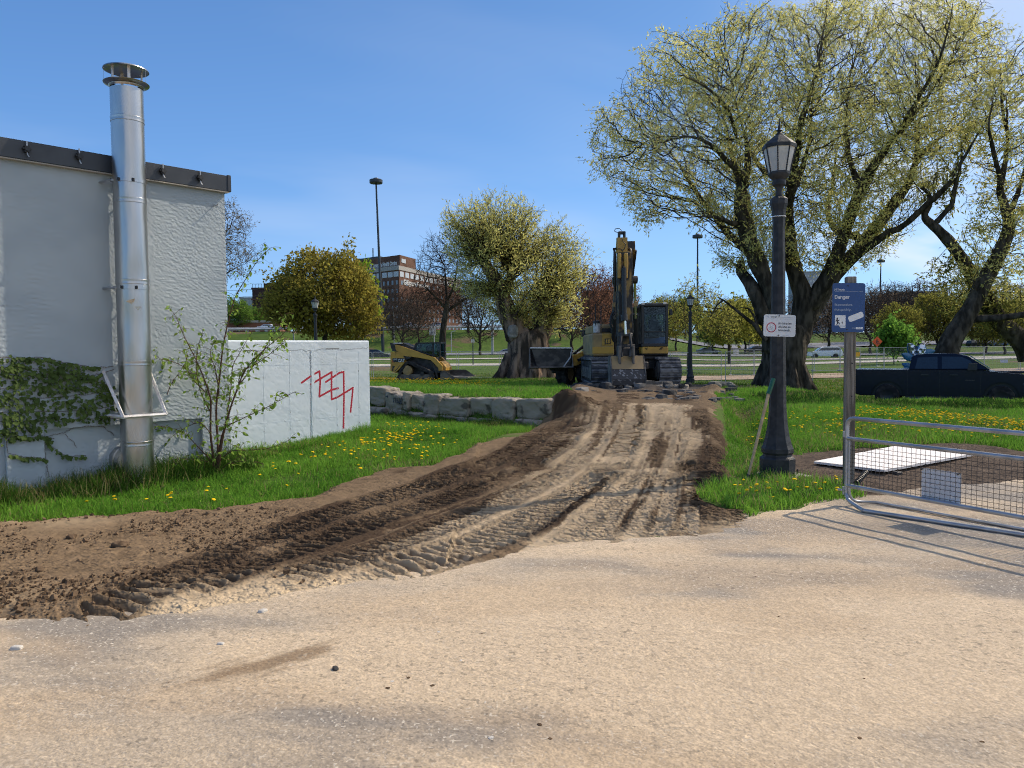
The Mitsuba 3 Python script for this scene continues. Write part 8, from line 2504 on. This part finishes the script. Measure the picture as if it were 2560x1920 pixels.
def flowers(poly, n, seed, cl=0.8, thr=0.5, cond=None, lo=0.016, hi=0.025):
    rg = np.random.default_rng(seed)
    P = np.array([gd(u, v)[:2] for u, v in poly])
    pg = sg.Polygon(P).buffer(0)
    x0, y0, x1, y1 = pg.bounds
    q = rg.uniform([x0, y0], [x1, y1], (n * 30 + 3000, 2))
    q = q[shapely.contains_xy(pg, q[:, 0], q[:, 1])]
    q = q[meshkit.fbm(np.column_stack([q * cl, np.full(len(q), 0.2)]), 3, seed) > thr + rg.normal(0, 0.05, len(q))]
    if cond is not None and len(q):
        q = q[cond(q[:, 0], q[:, 1]) > 0.5]
    for a, b in q[:n]:
        fl.append((a, b, rg.uniform(lo, hi), rg.uniform(0.08, 0.17), rg.uniform(0, 360), rg.uniform(-25, 25)))


flowers([(540, 1075), (600, 1010), (780, 950), (900, 930), (1000, 960), (960, 1000), (830, 1015), (700, 1060)], 120, 1, 0.9, 0.44, lambda x, y: not_dirt(x, y) * wall_front(x, y))
flowers([(770, 975), (800, 945), (900, 945), (890, 975)], 70, 2, 1.2, 0.35, lambda x, y: wall_front(x, y))
flowers([(0, 1110), (200, 1105), (500, 1070), (560, 1050), (500, 1095), (330, 1110)], 12, 3, 2.0, 0.4, not_dirt)
flowers([(1570, 1085), (1640, 1050), (1840, 1050), (1840, 1085), (1700, 1095), (1620, 1100)], 26, 4, 1.6, 0.42, lambda x, y: not_dirt(x, y) * not_soil(x, y))
flowers([(1700, 905), (1830, 890), (2000, 900), (2212, 925), (2212, 975), (2050, 950), (1830, 955), (1720, 950)], 330, 5, 0.9, 0.42, not_soil)
flowers([(1760, 892), (1900, 893), (2050, 905), (2212, 922), (2212, 936), (2050, 918), (1900, 904), (1760, 900)], 240, 6, 0.7, 0.36, not_soil)
flowers([(1590, 960), (1640, 900), (1700, 905), (1690, 975), (1620, 985)], 40, 7, 1.5, 0.45, not_dirt)
near_fl = sorted(range(len(fl)), key=lambda i: fl[i][2] / math.hypot(fl[i][0], fl[i][1]), reverse=True)
masses = []
for n_, i in enumerate(near_fl):
    x, y, s, hgt, a, tl = fl[i]
    p = gz(x, y, hgt)
    if n_ < 300:
        k = numbered('dandelion')
        scene[k] = {'type': 'instance', 'shapegroup': {'type': 'ref', 'id': 'dandelion_source'}, 'to_world': T().translate(p.tolist()).rotate([0, 0, 1], a).rotate([1, 0, 0], tl).scale(s)}
        labels[k] = {'label': 'yellow dandelion flower in the grass', 'category': 'dandelion', 'group': 'dandelions in the grass'}
    else:
        masses.append(move(HEAD, p, math.radians(a), s))
rg_ = np.random.default_rng(8)
tp = [(700, 806), (830, 818), (960, 822), (1140, 836), (1120, 840), (960, 838), (800, 830)]
P = np.array([gd(u, v)[:2] for u, v in tp])
pg = sg.Polygon(P).buffer(0)
x0, y0, x1, y1 = pg.bounds
c = 0
q = rg_.uniform([x0, y0], [x1, y1], (60000, 2))
q = q[shapely.contains_xy(pg, q[:, 0], q[:, 1])]
dn = meshkit.fbm(np.column_stack([q * 0.5, np.zeros(len(q))]), 3, 5) + np.clip((-2.0 - q[:, 0]) * 0.05, -0.15, 0.12)
q = q[dn > 0.46][:1500]
LOW = lathe([(0.0, -0.2), (1.0, 0.1), (0.5, 0.42), (0.0, 0.46)], 5)
for a, b in q:
    masses.append(move(LOW, gz(a, b, rg_.uniform(0.08, 0.2)), 0, rg_.uniform(0.022, 0.034)))
uv_ = rg_.uniform([1700, 800], [2100, 850], (700, 2))
for p in gd_many(uv_[:, 0], uv_[:, 1]):
    if 22 < p[1] < 46:
        masses.append(move(LOW, p + [0, 0, 0.1], 0, rg_.uniform(0.02, 0.03)))
single('dandelion_patch', cat(*masses), 'm_dandelion', True)
kind('dandelion_patch', 'stuff', 'yellow dandelions massed in the farther lawns')
